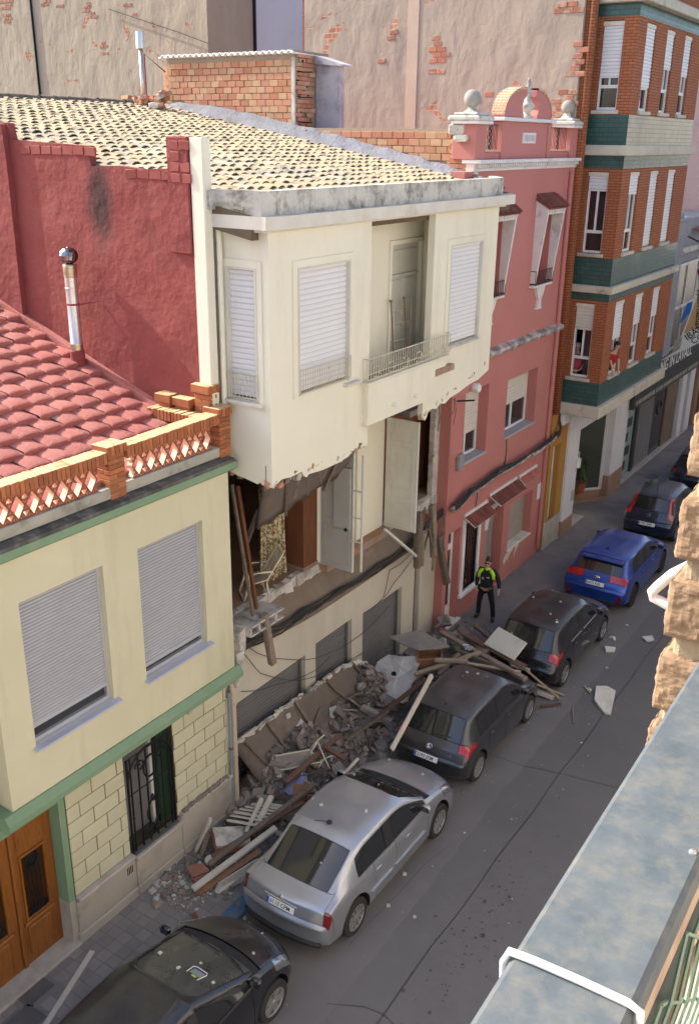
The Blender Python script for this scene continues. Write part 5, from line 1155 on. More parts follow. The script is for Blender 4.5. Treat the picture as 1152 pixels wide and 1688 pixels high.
b = MB(); b.tube([(-.72, 30.7, .75), (-.7, 30.68, 1.3), (-.66, 30.66, 1.7)], .02, 6); b.build('stem', m_oldwood, t)
m_leaf = M('palm_leaf', (.035, .075, .02), (.05, .1, .03), .5, 5, 0)
for k in range(42):
    a = U(0, 2*PI); e = U(-.3, 1.1); z0 = U(.9, 1.75); L_ = U(.25, .5); b = MB(); c = Vector((-.70, 30.68, z0)); d = Vector((math.cos(a), math.sin(a), 0)); sd = Vector((-d.y, d.x, 0))*U(.025, .045)
    P_ = [c+d*L_*u+Vector((0, 0, L_*(e*u-.9*u*u))) for u in (0, .35, .7, 1)]
    b.v = [P_[0], P_[1]-sd, P_[1]+sd, P_[2]-sd*.8, P_[2]+sd*.8, P_[3]]; b.f = [[0, 1, 2], [1, 3, 4, 2], [3, 5, 4]]; b.m = [0]*3; b.build('leaf', m_leaf, t)
t = wthing('wall_lantern', 'small white lantern frame on the white shop wall', 'lamp', (.02, 28.1, 2.4))
b = MB(); b.b2(.03, .13, 28.05, 28.2, 2.2, 2.5); b.build('frame', m_white, t); b = MB(); b.tube([(.02, 28.12, 2.7), (.08, 28.12, 2.72), (.08, 28.12, 2.5)], .012, 5); b.build('hook', m_white, t)
b = MB(); b.b2(.0, .14, 26.3, 26.75, 4.0, 4.36, bev=.03); tag(b.build('wall_unit', m_shopw), 'white junction box with cables at the top of the mustard doorway', 'box')

# ------------------------------------------------------------------ shops further along
m_greyb = M('grey_render_house', (.30, .305, .33), (.25, .255, .28), .8, 1, .1, 50)
m_signb = M('black_sign_board', (.035, .035, .037), (.05, .05, .05), .6, 2, 0)
H5 = wthing('grey_shop_house', 'grey shop house with a black sign board over its roller shutter', 'shop', (0, 37, 0))
b = MB(); b.b2(-9, -.12, 33.1, 43, 2.95, 9.2); b.b2(-9, -.7, 33.1, 43, 0, 3); b.build('house_body', m_greyb, H5)
b = MB(); b.b2(-.12, .14, 35.2, 36.9, 3.7, 9.35); b.b2(-.15, .2, 35.1, 37.0, 8.0, 8.12, bev=.02); b.b2(-.15, .22, 35.05, 37.05, 9.2, 9.35, bev=.03); b.b2(-.1, .12, 35.5, 36.6, 9.35, 9.55, bev=.03); b.b2(-.12, .04, 33.1, 35.2, 3.9, 9.1); b.build('corner_pilaster', m_greyb, H5)
b = MB(); b.b2(-.1, .1, 37.0, 42, 8.0, 8.2, bev=.03); b.build('cornice', m_corn, H5)
b = MB(); b.wall('x', -.1, -.02, 37.1, 40.5, 4.3, 7.6, [(37.25, 38.6, 6.0, 7.5), (38.7, 40.3, 6.0, 7.5), (37.25, 38.6, 4.4, 5.9), (38.7, 40.3, 4.4, 5.9)]); fr = b.build('window_frame', m_alu, H5)
b = MB(); b.b2(-.08, -.06, 37.15, 40.4, 4.35, 7.5); b.build('window_pane', Mplain('beige_glass', (.14, .12, .1), .15), fr)
for k in range(6):
    b = MB(); b.box((.12, 38.9+k*.3, 8.75), (.3, .26, .05), (0, .5, 0)); b.build('eave_tile', m_lattice, H5)
b = MB(); b.b2(.05, .2, 32.95, 41.6, 3.02, 4.36, bev=.01); sg = b.build('sign_board', m_signb, H5)
def text(s, size, M4, mat, parent=None, name='lettering', ext=.004):
    c = bpy.data.curves.new(name, 'FONT'); c.body = s; c.size = size; c.extrude = ext; c.align_x = 'LEFT'; c.resolution_u = 2; c.offset = size*.007
    o = bpy.data.objects.new('tmp_text', c); COL.objects.link(o); dg = bpy.context.evaluated_depsgraph_get(); me = bpy.data.meshes.new_from_object(o.evaluated_get(dg)); bpy.data.objects.remove(o); bpy.data.curves.remove(c)
    me.transform(M4); me.name = name; me.materials.clear(); me.materials.append(mat); return link(name, me, parent)
def face_x(x, y, z, sx=1, sz=1): return Matrix(((0, 0, 1, x), (sx, 0, 0, y), (0, sz, 0, z), (0, 0, 0, 1)))
o = text('KING IN LAVALL', .6, face_x(0, 0, 0, 1, 1), m_white, sg); wd_ = max(v.co.y for v in o.data.vertices); k_ = 4.95/wd_; o.data.transform(Matrix.Translation((.2, 35.15, 3.82)) @ Matrix.Diagonal((1, k_, 1, 1)))
o = text('COWOR', .6, face_x(0, 0, 0, 1, 1), m_white, sg); wd_ = max(v.co.y for v in o.data.vertices); o.data.transform(Matrix.Translation((.2, 35.09-wd_*k_, 3.82)) @ Matrix.Diagonal((1, k_, 1, 1)))
for k, (a, c) in enumerate(((33.2, 34.6), (34.7, 35.4), (35.6, 36.4), (36.6, 37.6), (37.7, 38.5), (38.7, 39.0), (39.1, 39.8), (40.0, 41.4))):
    b = MB(); y = a
    while y < c: b.b2(.2, .205, y, y+U(.06, .12), 3.12, 3.28); y += .15
    b.build('small_print', m_greyr, sg)
b = MB(); b.b2(-.3, -.2, 33.15, 33.55, .05, 3.0); b.b2(-.3, -.15, 34.7, 35.0, 0, 3.0); b.build('dark_frame', m_signb, H5)
b = MB(); b.b2(-.28, -.24, 33.55, 34.7, .2, 2.7); pn = b.build('poster_window', M('pale_green_poster', (.33, .42, .38), (.26, .36, .32), .4, 1.2, 0), H5)
for k in range(4): b = MB(); b.b2(-.24, -.235, 33.7+.25*(k % 2), 34.2+.3*(k % 2), .4+k*.55, .75+k*.55); b.build('poster_print', m_signb, pn)
shutter(H5, M('dark_slat', (.14, .12, .105), (.11, .095, .085), .5, 2, 0), -.22, 35.02, 37.1, .1, 3.0, .09, .02, name='roller_shutter')
b = MB(); b.b2(-.25, -.2, 37.12, 38.6, .1, 3); b.build('dark_glass_door', Mplain('shop_door_glass', (.035, .03, .025), .1), H5)
b = MB(); b.tube([(-.19, 37.85+.28*math.cos(2*PI*k/16), 2.0+.28*math.sin(2*PI*k/16)) for k in range(12)], .04, 5); b.build('door_logo', m_signb, H5)
b = MB(); b.b2(-.3, -.15, 38.6, 40.2, .05, 3.0, bev=.01); b.build('brown_panel', M('brown_panel', (.20, .14, .10), (.16, .115, .085), .6, 2), H5)
b = MB(); b.b2(-.3, .0, 40.3, 40.9, 0, 3.0, bev=.02); b.b2(-.3, .0, 41.5, 42.2, 0, 3.2, bev=.02); b.build('pale_pier', m_shopw, H5)
b = MB(); b.b2(-.5, .0, 32.9, 42.2, .07, .17, bev=.02); b.build('shop_step', m_stone2, H5)
H6 = wthing('brown_house', 'brown fronted house at the far end of the street', 'house', (0, 46, 0))
b = MB(); b.b2(-9, -.05, 43.0, 52, 0, 7); b.build('house_body', M('brown_front', (.34, .22, .14), (.3, .19, .13), .8, 1), H6)
b = MB(); b.b2(-.1, .0, 43.5, 44.6, .1, 2.6); b.b2(-.1, .0, 46, 47.2, .1, 2.6); b.build('door', m_roomwood, H6)
P6 = wthing('sunlit_party_wall', 'tall pale pink sunlit wall beyond the grey shop house', 'wall', (-2, 43.2, 10))
b = MB(); b.b2(-9, .0, 43.05, 52, 7.01, 26); b.build('wall', M('pale_pink_stucco', (.60, .45, .43), (.54, .40, .385), .9, .8, .5, 14, .03, big=(1.5, .6, .1)), P6)
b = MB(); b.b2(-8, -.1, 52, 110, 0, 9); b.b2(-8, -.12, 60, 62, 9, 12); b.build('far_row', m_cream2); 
o = bpy.data.objects['far_row']; tag(o, 'row of beige houses at the far end of the street', 'houses')
# hanging sign, cut by the right edge of the picture
SY = 35.0
t = wthing('hanging_shop_sign', 'white and tan hanging sign with blue flash and black letters above the shop', 'sign', (.9, SY, 6))
def onY(pts, Y): return [(gy(x, y, Y).x, gy(x, y, Y).z) for x, y in pts]
b = MB(); b.prism(onY([(1083, 598), (1112, 578), (1123, 552), (1138, 512), (1146, 470), (1149, 440), (1165, 420), (1240, 400), (1240, 520), (1200, 545), (1150, 566)], SY), 'y', SY, SY+.15); b.build('board', m_white, t)
b = MB(); b.prism(onY([(1126, 550), (1137, 520), (1149, 490), (1151, 452), (1175, 450), (1175, 530)], SY), 'y', SY-.004, SY); b.build('tan_field', M('tan_print', (.56, .36, .17), (.54, .35, .17), .5, 1, 0), t)
b = MB(); b.prism(onY([(1119, 533), (1132, 500), (1141, 497), (1137, 514), (1121, 532)], SY), 'y', SY-.02, SY+.1); b.build('blue_flash', Mplain('blue_print', (.02, .17, .50), .4), t)
b = MB(); b.prism(onY([(1148, 447), (1153, 438), (1160, 450), (1152, 462)], SY), 'y', SY-.008, SY-.003); b.build('maroon_flash', Mplain('maroon_print', (.18, .02, .07), .4), t)
b = MB(); b.prism(onY([(1084, 597), (1108, 580), (1112, 560), (1124, 555), (1120, 575)], SY), 'y', SY-.03, SY-.004); b.build('grey_flash', m_greyr, t)
m_blk = Mplain('black_print', (.012, .012, .014), .5)
for k, (ch, px, py) in enumerate((('S', 1146, 481), ('E', 1147, 490), ('S', 1147, 500), ('O', 1146, 512), ('R', 1145, 520), ('E', 1144.5, 529), ('S', 1143.5, 537))):
    p = gy(px, py+5, SY-.006); text(ch, .27, Matrix.Translation((p.x, SY-.008, p.z)) @ Euler((PI/2, 0, 0)).to_matrix().to_4x4(), m_blk, t)
def tline(s, px, py, qx, qy, size):
    p, q = gy(px, py, SY), gy(qx, qy, SY); a = math.atan2(q.z-p.z, q.x-p.x)
    text(s, size, Matrix.Translation((p.x, SY-.012, p.z)) @ Euler((0, -a, 0)).to_matrix().to_4x4() @ Euler((PI/2, 0, 0)).to_matrix().to_4x4(), m_blk, t)
tline('IBÁÑEZ', 1132, 562, 1152, 548, .34); tline('CON', 1141, 568, 1156, 560, .32)
b = MB(); b.tube([(gx(1134, 390, .1)), gy(1156, 440, SY-.0)+Vector((.2, .3, .6))], .035, 6); b.build('stay', m_blackm, t)
# ------------------------------------------------------------------ tall buildings behind
m_bg = Mbrick('far_plaster_with_bare_brick', (.46, .19, .11), (.40, .16, .10), (.46, .38, .30), .3, .16, .016, .95, patch=((.43, .36, .27), (.36, .295, .225), .64, .655, .9))
B1 = wthing('rear_block', 'tall brownish plastered rear block with a dark drainpipe line and bare brick patches', 'apartment block', (-25, 34, 0))
b = MB(); b.b2(-45, -19.75, 34, 37.15, 5, 30); b.build('wall', m_bg, B1)
p = gy(57, 60, 33.97); b = MB(); b.tube([(p.x-.1, 33.96, 25), (p.x+.1, 33.96, 5)], .06, 6); b.build('drainpipe', m_blackm, B1)
b = MB(); b.tube([(-19.7, 37.1, 5), (-19.7, 37.1, 25)], .08, 6); b.build('corner_pipe', m_blackm, B1)
b = MB(); b.tube([gy(180, 15, 33.9), gy(300, 55, 33.9), gy(345, 72, 33.9)], .02, 4); b.build('wall_cable', m_cableb, B1)
for (x0, y0, x1, y1) in ((0, 0, 24, 14), (8, 20, 22, 36), (70, 0, 80, 8), (95, 0, 104, 10), (138, 4, 150, 18), (150, 18, 163, 28), (207, 2, 222, 8), (222, 18, 230, 24), (168, 66, 176, 88)):
    a, c = gy(x0, y1, 33.99), gy(x1, y0, 33.99); patchb((a.x+c.x)/2, (a.z+c.z)/2, abs(c.x-a.x)*.7, abs(c.z-a.z), B1, 33.995)
B2 = wthing('white_rear_block', 'pale bluish white rear building between the two plastered walls', 'apartment block', (-24, 44, 0))
b = MB(); b.b2(-40, -19.9, 37.3, 60, 5, 30); b.build('wall', M('pale_white_render', (.62, .61, .64), (.57, .56, .59), .85, .6, .15, 30, dirt=(.45, .44, .46), da=(.6, .8), ds=.6), B2)
# ------------------------------------------------------------------ the side of the street the picture is taken from
from mathutils import noise as mnoise
m_opp = M('opposite_render', (.62, .59, .545), (.57, .545, .505), .85, .5, .1, 50)
O1 = wthing('opposite_house_row', 'sunlit row of houses on the near side of the street, behind the viewer', 'houses', (12, 20, 0))
b = MB(); hs = []
for i in range(-8, 34):
    for j in range(4): hs.append((i*2.6-1.0, i*2.6+.2, 1.0+j*3.4, 2.9+j*3.4))
b.wall('x', 10.7, 11.0, -22, 90, 0, 14, hs); b.b2(11.3, 18, -22, 90, 0, 13.9); b.build('wall', m_opp, O1)
b = MB(); b.b2(11.02, 11.05, -22, 90, .5, 13.5); b.build('window_panes', m_glass, O1)
m_split = M('split_face_stone', (.30, .20, .125), (.245, .16, .098), .95, 9, .5, 160, .004, dirt=(.40, .29, .175), da=(.48, .7), ds=14, rand=.06, dm=.6)
m_mortar2 = M('sandy_mortar', (.40, .32, .21), (.33, .26, .17), .95, 30, .8, 140, .004)
PI_ = wthing('stone_pilaster', 'rough split-face tan stone pilaster at the right edge of the picture', 'pilaster', (9.6, 1.8, 10.2))
def rough_block(c, d, amp, n, name, mat, par, seed=0, bev=.012):
    bm = bmesh.new(); bmesh.ops.create_cube(bm, size=1); bmesh.ops.subdivide_edges(bm, edges=bm.edges[:], cuts=n, use_grid_fill=True)
    for v in bm.verts: v.co = Vector((v.co.x*d[0], v.co.y*d[1], v.co.z*d[2]))
    bm.normal_update()
    for v in bm.verts:
        e = [min(1, (d[k]/2-abs(v.co[k]))/bev) for k in range(3)]; s = sorted(e)
        p = v.co+Vector(c)+Vector((seed*3.1, 0, 0)); a = mnoise.fractal(p*42, 1, 2.1, 4)*amp*.8+mnoise.noise(p*95)*amp*.3
        v.co += v.normal*(a*min(1, s[1]*1.2)-.006*(1-s[1]))
    me = bpy.data.meshes.new(name); bm.to_mesh(me); bm.free(); me.materials.append(mat); o = link(name, me, par)
    me.transform(Matrix.Translation(Vector(c))); return o
PXL = 9.335
for k in range(-3, 14):
    zc = 10.86+k*.163; rough_block((PXL+.15, 1.83, zc), (.30, .26, .122), .0048, 44 if -4 < k < 6 else 6, 'stone_block', m_split, PI_, k)
rough_block((PXL+.31, 1.96, 11.4), (.58, .48, 3.0), .003, 40, 'mortar_core', m_mortar2, PI_, 5)
# balcony: slab, low stone wall, galvanised rail, mesh
b = MB(); b.b2(9.36, 10.7, -3, 2.1, 9.9, 10.05); o = b.build('balcony_floor', m_stone2, O1)
LWL = wthing('balcony_wall', 'low rough tan stone wall of the balcony under the metal rail', 'wall', (9.5, .5, 10.05))
for j in range(4):
    for i in range(9): rough_block((9.475, -1.0+i*.3+.15*(j % 2), 10.16+j*.13), (.09, .29, .12), .008, 7, 'stone_block', m_split, LWL, i+j*7)
m_galv = M('galvanised_rail', (.068, .09, .108), (.115, .133, .145), .55, 22, .2, 320, .001, dirt=(.22, .20, .155), da=(.45, .72), ds=42, dm=.5, spec=.3)
m_rail_rust = M('rail_edge', (.50, .38, .26), (.36, .22, .16), .6, 20, .2, 200, .002)
RL = wthing('balcony_rail', 'flat galvanised metal balcony rail crossing the lower right corner', 'rail', (9.55, .5, 11.15))
b = MB(); b.b2(9.5, 9.605, -1.5, 1.72, 11.155, 11.2, bev=.005); b.build('top_rail', m_galv, RL)
b = MB(); b.b2(9.52, 9.604, -1.5, 1.70, 11.12, 11.154, bev=.003); b.build('rail_underside', m_rail_rust, RL)
for k in range(5): b = MB(); b.lathe([(.004, 0), (.0035, .002), (0, .003)], 10, (9.595, .82+k*.4-.0, 11.2)); b.build('rivet', m_steel, RL)
t = wthing('cable_tie', 'white plastic tie wrapped round the metal rail', 'cable tie', (9.55, .6, 11.2))
b = MB(); yy = .605; b.tube([(9.497, yy-.004, 11.15), (9.494, yy-.003, 11.19), (9.498, yy-.002, 11.203), (9.52, yy, 11.2035), (9.56, yy+.002, 11.2035), (9.6, yy+.003, 11.203), (9.61, yy+.003, 11.2), (9.612, yy+.004, 11.15)], .0036, 10); b.build('strap', Mplain('white_plastic', (.85, .85, .86), .35), t, True)
ms_ = wthing('wire_mesh', 'green coated diamond wire mesh hanging beneath the metal rail', 'mesh', (9.6, .6, 10.6))
m_wire = Mplain('green_wire', (.20, .30, .22), .45)
for k in range(26):
    for s in (-1, 1):
        y0 = -.6+k*.1; pts = [(9.606+.004*((i+k) % 2), y0+s*i*.05, 11.12-i*.045) for i in range(16)]
        if k == 0 and s < 0: continue
        b = MB(); b.tube(pts, .0022, 5); b.build('wire', m_wire, ms_)
b = MB(); b.b2(9.585, 9.6, -1.5, 1.7, 11.02, 11.119); b.build('green_edge', Mplain('dark_green_edge', (.02, .035, .03), .6), ms_)
# white tube bracket sticking out of the pilaster
t = wthing('white_bracket', 'white looped tube bracket sticking out from the stone pilaster', 'bracket', (9.33, 1.84, 10.95))
p = [gy(x, y, 1.84) for x, y in ((1150, 925), (1108, 946), (1084, 966), (1074, 976), (1076, 985), (1088, 991), (1108, 1002), (1150, 1020))]
b = MB(); b.tube(p, .0105, 12); b.build('loop', m_white, t, True)
# ------------------------------------------------------------------ cars
def carpaint(name, c, metal=.4, dust=.5, rough=.28, dcol=(.17, .145, .125)):
    m, T, b = _mk(name)
    g = T.nodes.new('ShaderNodeNewGeometry'); sp = T.nodes.new('ShaderNodeSeparateXYZ'); T.links.new(g.outputs['Normal'], sp.inputs[0])
    up = _ramp(T, sp.outputs[2], .35, .95); n = _ramp(T, _noise(T, 3.0, 7, .65), .25, .75)
    mu = T.nodes.new('ShaderNodeMath'); mu.operation = 'MULTIPLY'; T.links.new(up, mu.inputs[0]); T.links.new(n, mu.inputs[1])
    ad = T.nodes.new('ShaderNodeMath'); ad.operation = 'MULTIPLY_ADD'; T.links.new(mu.outputs[0], ad.inputs[0]); ad.inputs[1].default_value = dust; 
    n2 = T.nodes.new('ShaderNodeMath'); n2.operation = 'MULTIPLY'; T.links.new(_ramp(T, _noise(T, 9, 6, .7), .45, .8), n2.inputs[0]); n2.inputs[1].default_value = .12*dust+.03; T.links.new(n2.outputs[0], ad.inputs[2])
    T.links.new(_mix(T, ad.outputs[0], c, dcol), b.inputs['Base Color'])
    r = T.nodes.new('ShaderNodeMapRange'); r.inputs[3].default_value = rough; r.inputs[4].default_value = .75; T.links.new(ad.outputs[0], r.inputs[0]); T.links.new(r.outputs[0], b.inputs['Roughness'])
    r2 = T.nodes.new('ShaderNodeMapRange'); r2.inputs[3].default_value = 1.0; r2.inputs[4].default_value = .0; T.links.new(ad.outputs[0], r2.inputs[0]); T.links.new(r2.outputs[0], b.inputs['Coat Weight']); b.inputs['Coat Roughness'].default_value = .06
    r3 = T.nodes.new('ShaderNodeMapRange'); r3.inputs[3].default_value = metal; r3.inputs[4].default_value = 0; T.links.new(ad.outputs[0], r3.inputs[0]); T.links.new(r3.outputs[0], b.inputs['Metallic'])
    return m
m_cglass = carpaint('car_glass', (.012, .014, .016), 0, .12, .03)
m_cglassd = carpaint('dusty_car_glass', (.03, .033, .032), 0, .6, .12, (.115, .118, .108))
m_rubber = Mplain('black_rubber', (.018, .018, .018), .75, 0, .3)
m_tyre = M('tyre', (.022, .021, .021), (.035, .033, .031), .85, 8, 0)
m_rim = Mplain('alloy_rim', (.50, .48, .47), .32, .8)
m_rimd = Mplain('dark_rim', (.05, .05, .055), .35, .7)
m_red = Mplain('red_lamp', (.42, .008, .012), .12, 0, .6, 1)
m_redd = Mplain('deep_red_lamp', (.16, .005, .008), .12, 0, .6, 1)
m_headl = Mplain('clear_lamp', (.34, .36, .38), .06, .75, .8, 1)
m_platew = Mplain('plate_white', (.78, .78, .76), .4); m_plateb = Mplain('plate_blue', (.02, .09, .42), .4); m_pblk = Mplain('plate_black', (.01, .01, .01), .4)
m_blkpl = M('black_trim', (.022, .022, .023), (.03, .03, .03), .6, 4, 0)
m_chrome = Mplain('chrome', (.7, .7, .72), .12, 1)
REG = ['body', 'windshield', 'rear_window', 'side_window', 'hood', 'tailgate', 'front_door', 'rear_door', 'rear_bumper', 'front_bumper', 'tail_lamp', 'headlamp', 'wheel_well', 'cowl', 'quarter_window', 'roof', 'window_pillar']
RI = {r: i for i, r in enumerate(REG)}
def wheel_mesh(R, style):
    t = MB(); t.lathe([(R*.60, -.085), (R*.66, -.1), (R*.93, -.1), (R, -.07), (R, .07), (R*.93, .1), (R*.66, .1), (R*.60, .085)], 32, (0, 0, 0), Euler((0, PI/2, 0)).to_matrix())
    r = MB(); E = Euler((0, PI/2, 0)).to_matrix()
    r.lathe([(R*.67, .085), (R*.69, .102), (R*.62, .104), (R*.59, .06), (R*.57, .0), (R*.0, .0)], 32, (0, 0, 0), E)
    n = {'ten': 10, 'five': 5, 'seven': 7, 'star': 5}[style]; ww = {'ten': .05, 'five': .10, 'seven': .07, 'star': .11}[style]
    for k in range(n):
        a = 2*PI*k/n
        for s in ((-1, 1) if style in ('five',) else (0,)):
            a2 = a+s*.16; M_ = Matrix.Rotation(a2, 3, 'X'); wd = ww*(.5 if s else 1)
            vs = [Vector((x, yv*f, z)) for (z, f, x0) in ((R*.12, .8, .092), (R*.62, 1.15, .098)) for x in (x0-.03, x0) for yv in (-wd/2, wd/2)]
            r.add([M_ @ v for v in vs], [[0, 1, 3, 2], [4, 6, 7, 5], [2, 3, 7, 6], [0, 4, 5, 1], [0, 2, 6, 4], [1, 5, 7, 3]])
    r.lathe([(R*.18, .03), (R*.18, .085), (R*.1, .1), (0, .102)], 16, (0, 0, 0), E)
    return t, r
def build_car(name, label, P, loc, rz=0.0):
    """P: dict of stations and colours; the car lies along +y from its rear bumper at y=0"""
    st = P['st']; n = len(st); root = thing(name, label, 'car', loc, rz, None)
    def sec(s):
        y, zb, ws, wm, wb, zl, wt, zt, e = s
        return [(0, zb), (ws*.75, zb), (ws, zb+.07), (wm, zb+(zl-zb)*.52), (wb, zl-.07), (wb-.035, zl), (wt, zt-e), (wt-.09, zt-e*.35), (wt*.5, zt-e*.04), (0, zt)]
    verts = []; K = 18
    for s in st:
        h = sec(s); y = s[0]
        bow = s[9] if len(s) > 9 else 0
        ring = [(x, z) for x, z in h]+[(-x, z) for x, z in h[-2:0:-1]]
        for q, (x, z) in enumerate(ring):
            j = q if q <= 9 else 18-q
            verts.append((x, y+bow*(1-(x/max(s[4], .1))**2)*(1 if j >= 6 else .0)+s_bow(P, s, x, j), z))
    faces = []; reg = []; edges_cr = {}
    def R(i, j):
        for (i0, i1, j0, j1, r) in P['reg'][::-1]:
            if i0 <= i < i1 and j0 <= j < j1: return RI[r]
        return 0
    for i in range(n-1):
        for q in range(K):
            j = q if q < 9 else 17-q
            faces.append((i*K+q, (i+1)*K+q, (i+1)*K+(q+1) % K, i*K+(q+1) % K)); reg.append(R(i, j))
    faces.append(tuple(range(K))); reg.append(RI['rear_bumper']); faces.append(tuple((n-1)*K+q for q in range(K))[::-1]); reg.append(RI['front_bumper'])
    me = bpy.data.meshes.new('cage'); me.from_pydata(verts, [], faces)
    for r in REG: me.materials.append(m_rubber)
    me.polygons.foreach_set('material_index', reg)
    cr = me.attributes.new('crease_edge', 'FLOAT', 'EDGE'); vals = [0.0]*len(me.edges)
    for k, e in enumerate(me.edges):
        a, c = e.vertices; ia, ic, qa, qc = a//K, c//K, a % K, c % K; ja = qa if qa <= 9 else 18-qa; jc = qc if qc <= 9 else 18-qc
        if ia == ic:
            for (i, j0, j1, v) in P.get('crs', ()):
                if ia == i and min(ja, jc) >= j0 and max(ja, jc) <= j1: vals[k] = v
        elif ja == jc:
            for (j, i0, i1, v) in P.get('crl', ()):
                if ja == j and min(ia, ic) >= i0 and max(ia, ic) <= i1: vals[k] = v
    cr.data.foreach_set('value', vals); me.update()
    bmf = bmesh.new(); bmf.from_mesh(me); bmesh.ops.recalc_face_normals(bmf, faces=bmf.faces[:]); bmf.to_mesh(me); bmf.free()
    o = bpy.data.objects.new('cage', me); COL.objects.link(o)
    ss = o.modifiers.new('s', 'SUBSURF'); ss.levels = 3; ss.render_levels = 3
    cut = MB(); Rw = P['R']
    for (ya) in P['axles']:
        for s in (-1, 1):
            hw = P['hw']; cut.lathe([(0, -.16), (Rw*1.2, -.16), (Rw*1.22, .4), (0, .4)], 32, (s*(hw-.11), ya, Rw*1.03), Matrix.Rotation(s*PI/2, 3, 'Y'))
    cm = cut.mesh('cut', [m_rubber]*len(REG)); cm.polygons.foreach_set('material_index', [RI['wheel_well']]*len(cm.polygons))
    bmf = bmesh.new(); bmf.from_mesh(cm); bmesh.ops.remove_doubles(bmf, verts=bmf.verts[:], dist=1e-4); bmesh.ops.recalc_face_normals(bmf, faces=bmf.faces[:]); bmf.to_mesh(cm); bmf.free()
    co = bpy.data.objects.new('cut', cm); COL.objects.link(co)
    bo = o.modifiers.new('b', 'BOOLEAN'); bo.operation = 'DIFFERENCE'; bo.object = co; bo.solver = 'EXACT'
    dg = bpy.context.evaluated_depsgraph_get(); em = bpy.data.meshes.new_from_object(o.evaluated_get(dg))
    bpy.data.objects.remove(o); bpy.data.objects.remove(co)
    V = [v.co.copy() for v in em.vertices]; N = [v.normal.copy() for v in em.vertices]
    bvh = BVHTree.FromPolygons(V, [list(p.vertices) for p in em.polygons])
    by = {}
    for p in em.polygons: by.setdefault(p.material_index, []).append(list(p.vertices))
    mats = P['mats']; parts = {}
    for ri, fl in by.items():
        rn = REG[ri]
        # split into connected pieces so that every window, door and lamp is a part of its own
        par = {}
        def find(a):
            while par[a] != a: par[a] = par[par[a]]; a = par[a]
            return a
        for f in fl:
            for v in f: par.setdefault(v, v)
            for v in f[1:]: par[find(f[0])] = find(v)
        gr = {}
        for f in fl: gr.setdefault(find(f[0]), []).append(f)
        if rn in ('body', 'wheel_well', 'roof'): gr = {0: fl}
        for fs in gr.values():
            vm = {}; vs = []; ec = {}
            for f in fs:
                for a, c in zip(f, f[1:]+f[:1]): ec[(min(a, c), max(a, c))] = ec.get((min(a, c), max(a, c)), 0)+1
            bd = {}
            for (a, c), k in ec.items():
                if k == 1: bd.setdefault(a, []); bd.setdefault(c, [])
            gap = 0 if rn == 'wheel_well' else .0055; dep = {'windshield': .006, 'rear_window': .005, 'side_window': .008, 'quarter_window': .008, 'cowl': .02}.get(rn, 0)
            cen = {}
            for f in fs:
                c0 = sum((V[v] for v in f), Vector())/len(f)
                for v in f:
                    if v in bd: cen.setdefault(v, []).append(c0)
            for f in fs:
                for v in f:
                    if v not in vm:
                        p = V[v].copy()
                        if v in bd and gap:
                            d = sum(cen[v], Vector())/len(cen[v])-p; d -= N[v]*d.dot(N[v])
                            if d.length > 1e-6: p += d.normalized()*min(gap, d.length*.4)
                        if rn != 'wheel_well': p -= N[v]*dep
                        vm[v] = len(vs); vs.append(p)
            mb = MB(); mb.add(vs, [[vm[v] for v in f] for f in fs])
            if gap:
                sk = {}
                for v in bd: sk[v] = len(mb.v); mb.v.append(tuple(vs[vm[v]]-N[v]*.022))
                for f in fs:
                    for a, c in zip(f, f[1:]+f[:1]):
                        if ec[(min(a, c), max(a, c))] == 1: mb.f.append([vm[c], vm[a], sk[a], sk[c]]); mb.m.append(0)
            mt = mats.get(rn, mats['body'])
            nm = {'wheel_well': 'wheel_well', 'cowl': 'wiper_cowl'}.get(rn, rn)
            me2 = mb.mesh(nm, mt, True); me2.set_sharp_from_angle(angle=math.radians(38)); parts.setdefault(rn, []).append(link(nm, me2, root))
    bpy.data.meshes.remove(em)
    # dark core closes the gaps
    tw, rw = wheel_mesh(Rw, P['rim']); tme_ = tw.mesh('wheel', m_tyre, True); tme_.set_sharp_from_angle(angle=.6); rme_ = rw.mesh('rim', P.get('rimmat', m_rim), False)
    for ya in P['axles']:
        for s in (-1, 1):
            o = link('wheel', tme_, root); o.location = (s*(P['hw']-.115), ya, Rw); o.rotation_euler = (U(0, 1), 0, 0 if s > 0 else PI)
            link('rim', rme_, o)
    def hit(x, z, d=1):
        h = bvh.ray_cast(Vector((x, -2 if d > 0 else 8, z)), Vector((0, d, 0))); return h[0], h[1]
    def top(x, y):
        h = bvh.ray_cast(Vector((x, y, 4)), Vector((0, 0, -1))); return h[0], h[1]
    def side(y, z, s=1):
        h = bvh.ray_cast(Vector((3*s, y, z)), Vector((-s, 0, 0))); return h[0], h[1]
    def frame(p, nrm, up=Vector((0, 0, 1))):
        x = up.cross(nrm).normalized(); u = nrm.cross(x); return Matrix(((x.x, u.x, nrm.x, p.x), (x.y, u.y, nrm.y, p.y), (x.z, u.z, nrm.z, p.z), (0, 0, 0, 1)))
    return root, hit, top, side, frame, parts
def s_bow(P, s, x, j):
    # plan curvature: the ends of the car curve away towards the corners
    L = P['st'][-1][0]; y = s[0]; k = P.get('bowr', .10); d = abs(x)/P['hw']
    if y < 1.2: return k*(d**2.2)*(1-y/1.2)
    if y > L-1.6: return -P.get('bowf', .22)*(d**2.2)*(1-(L-y)/1.6)
    return 0
def local(mb, M4):
    mb.v = [tuple(M4 @ Vector(v)) for v in mb.v]; return mb
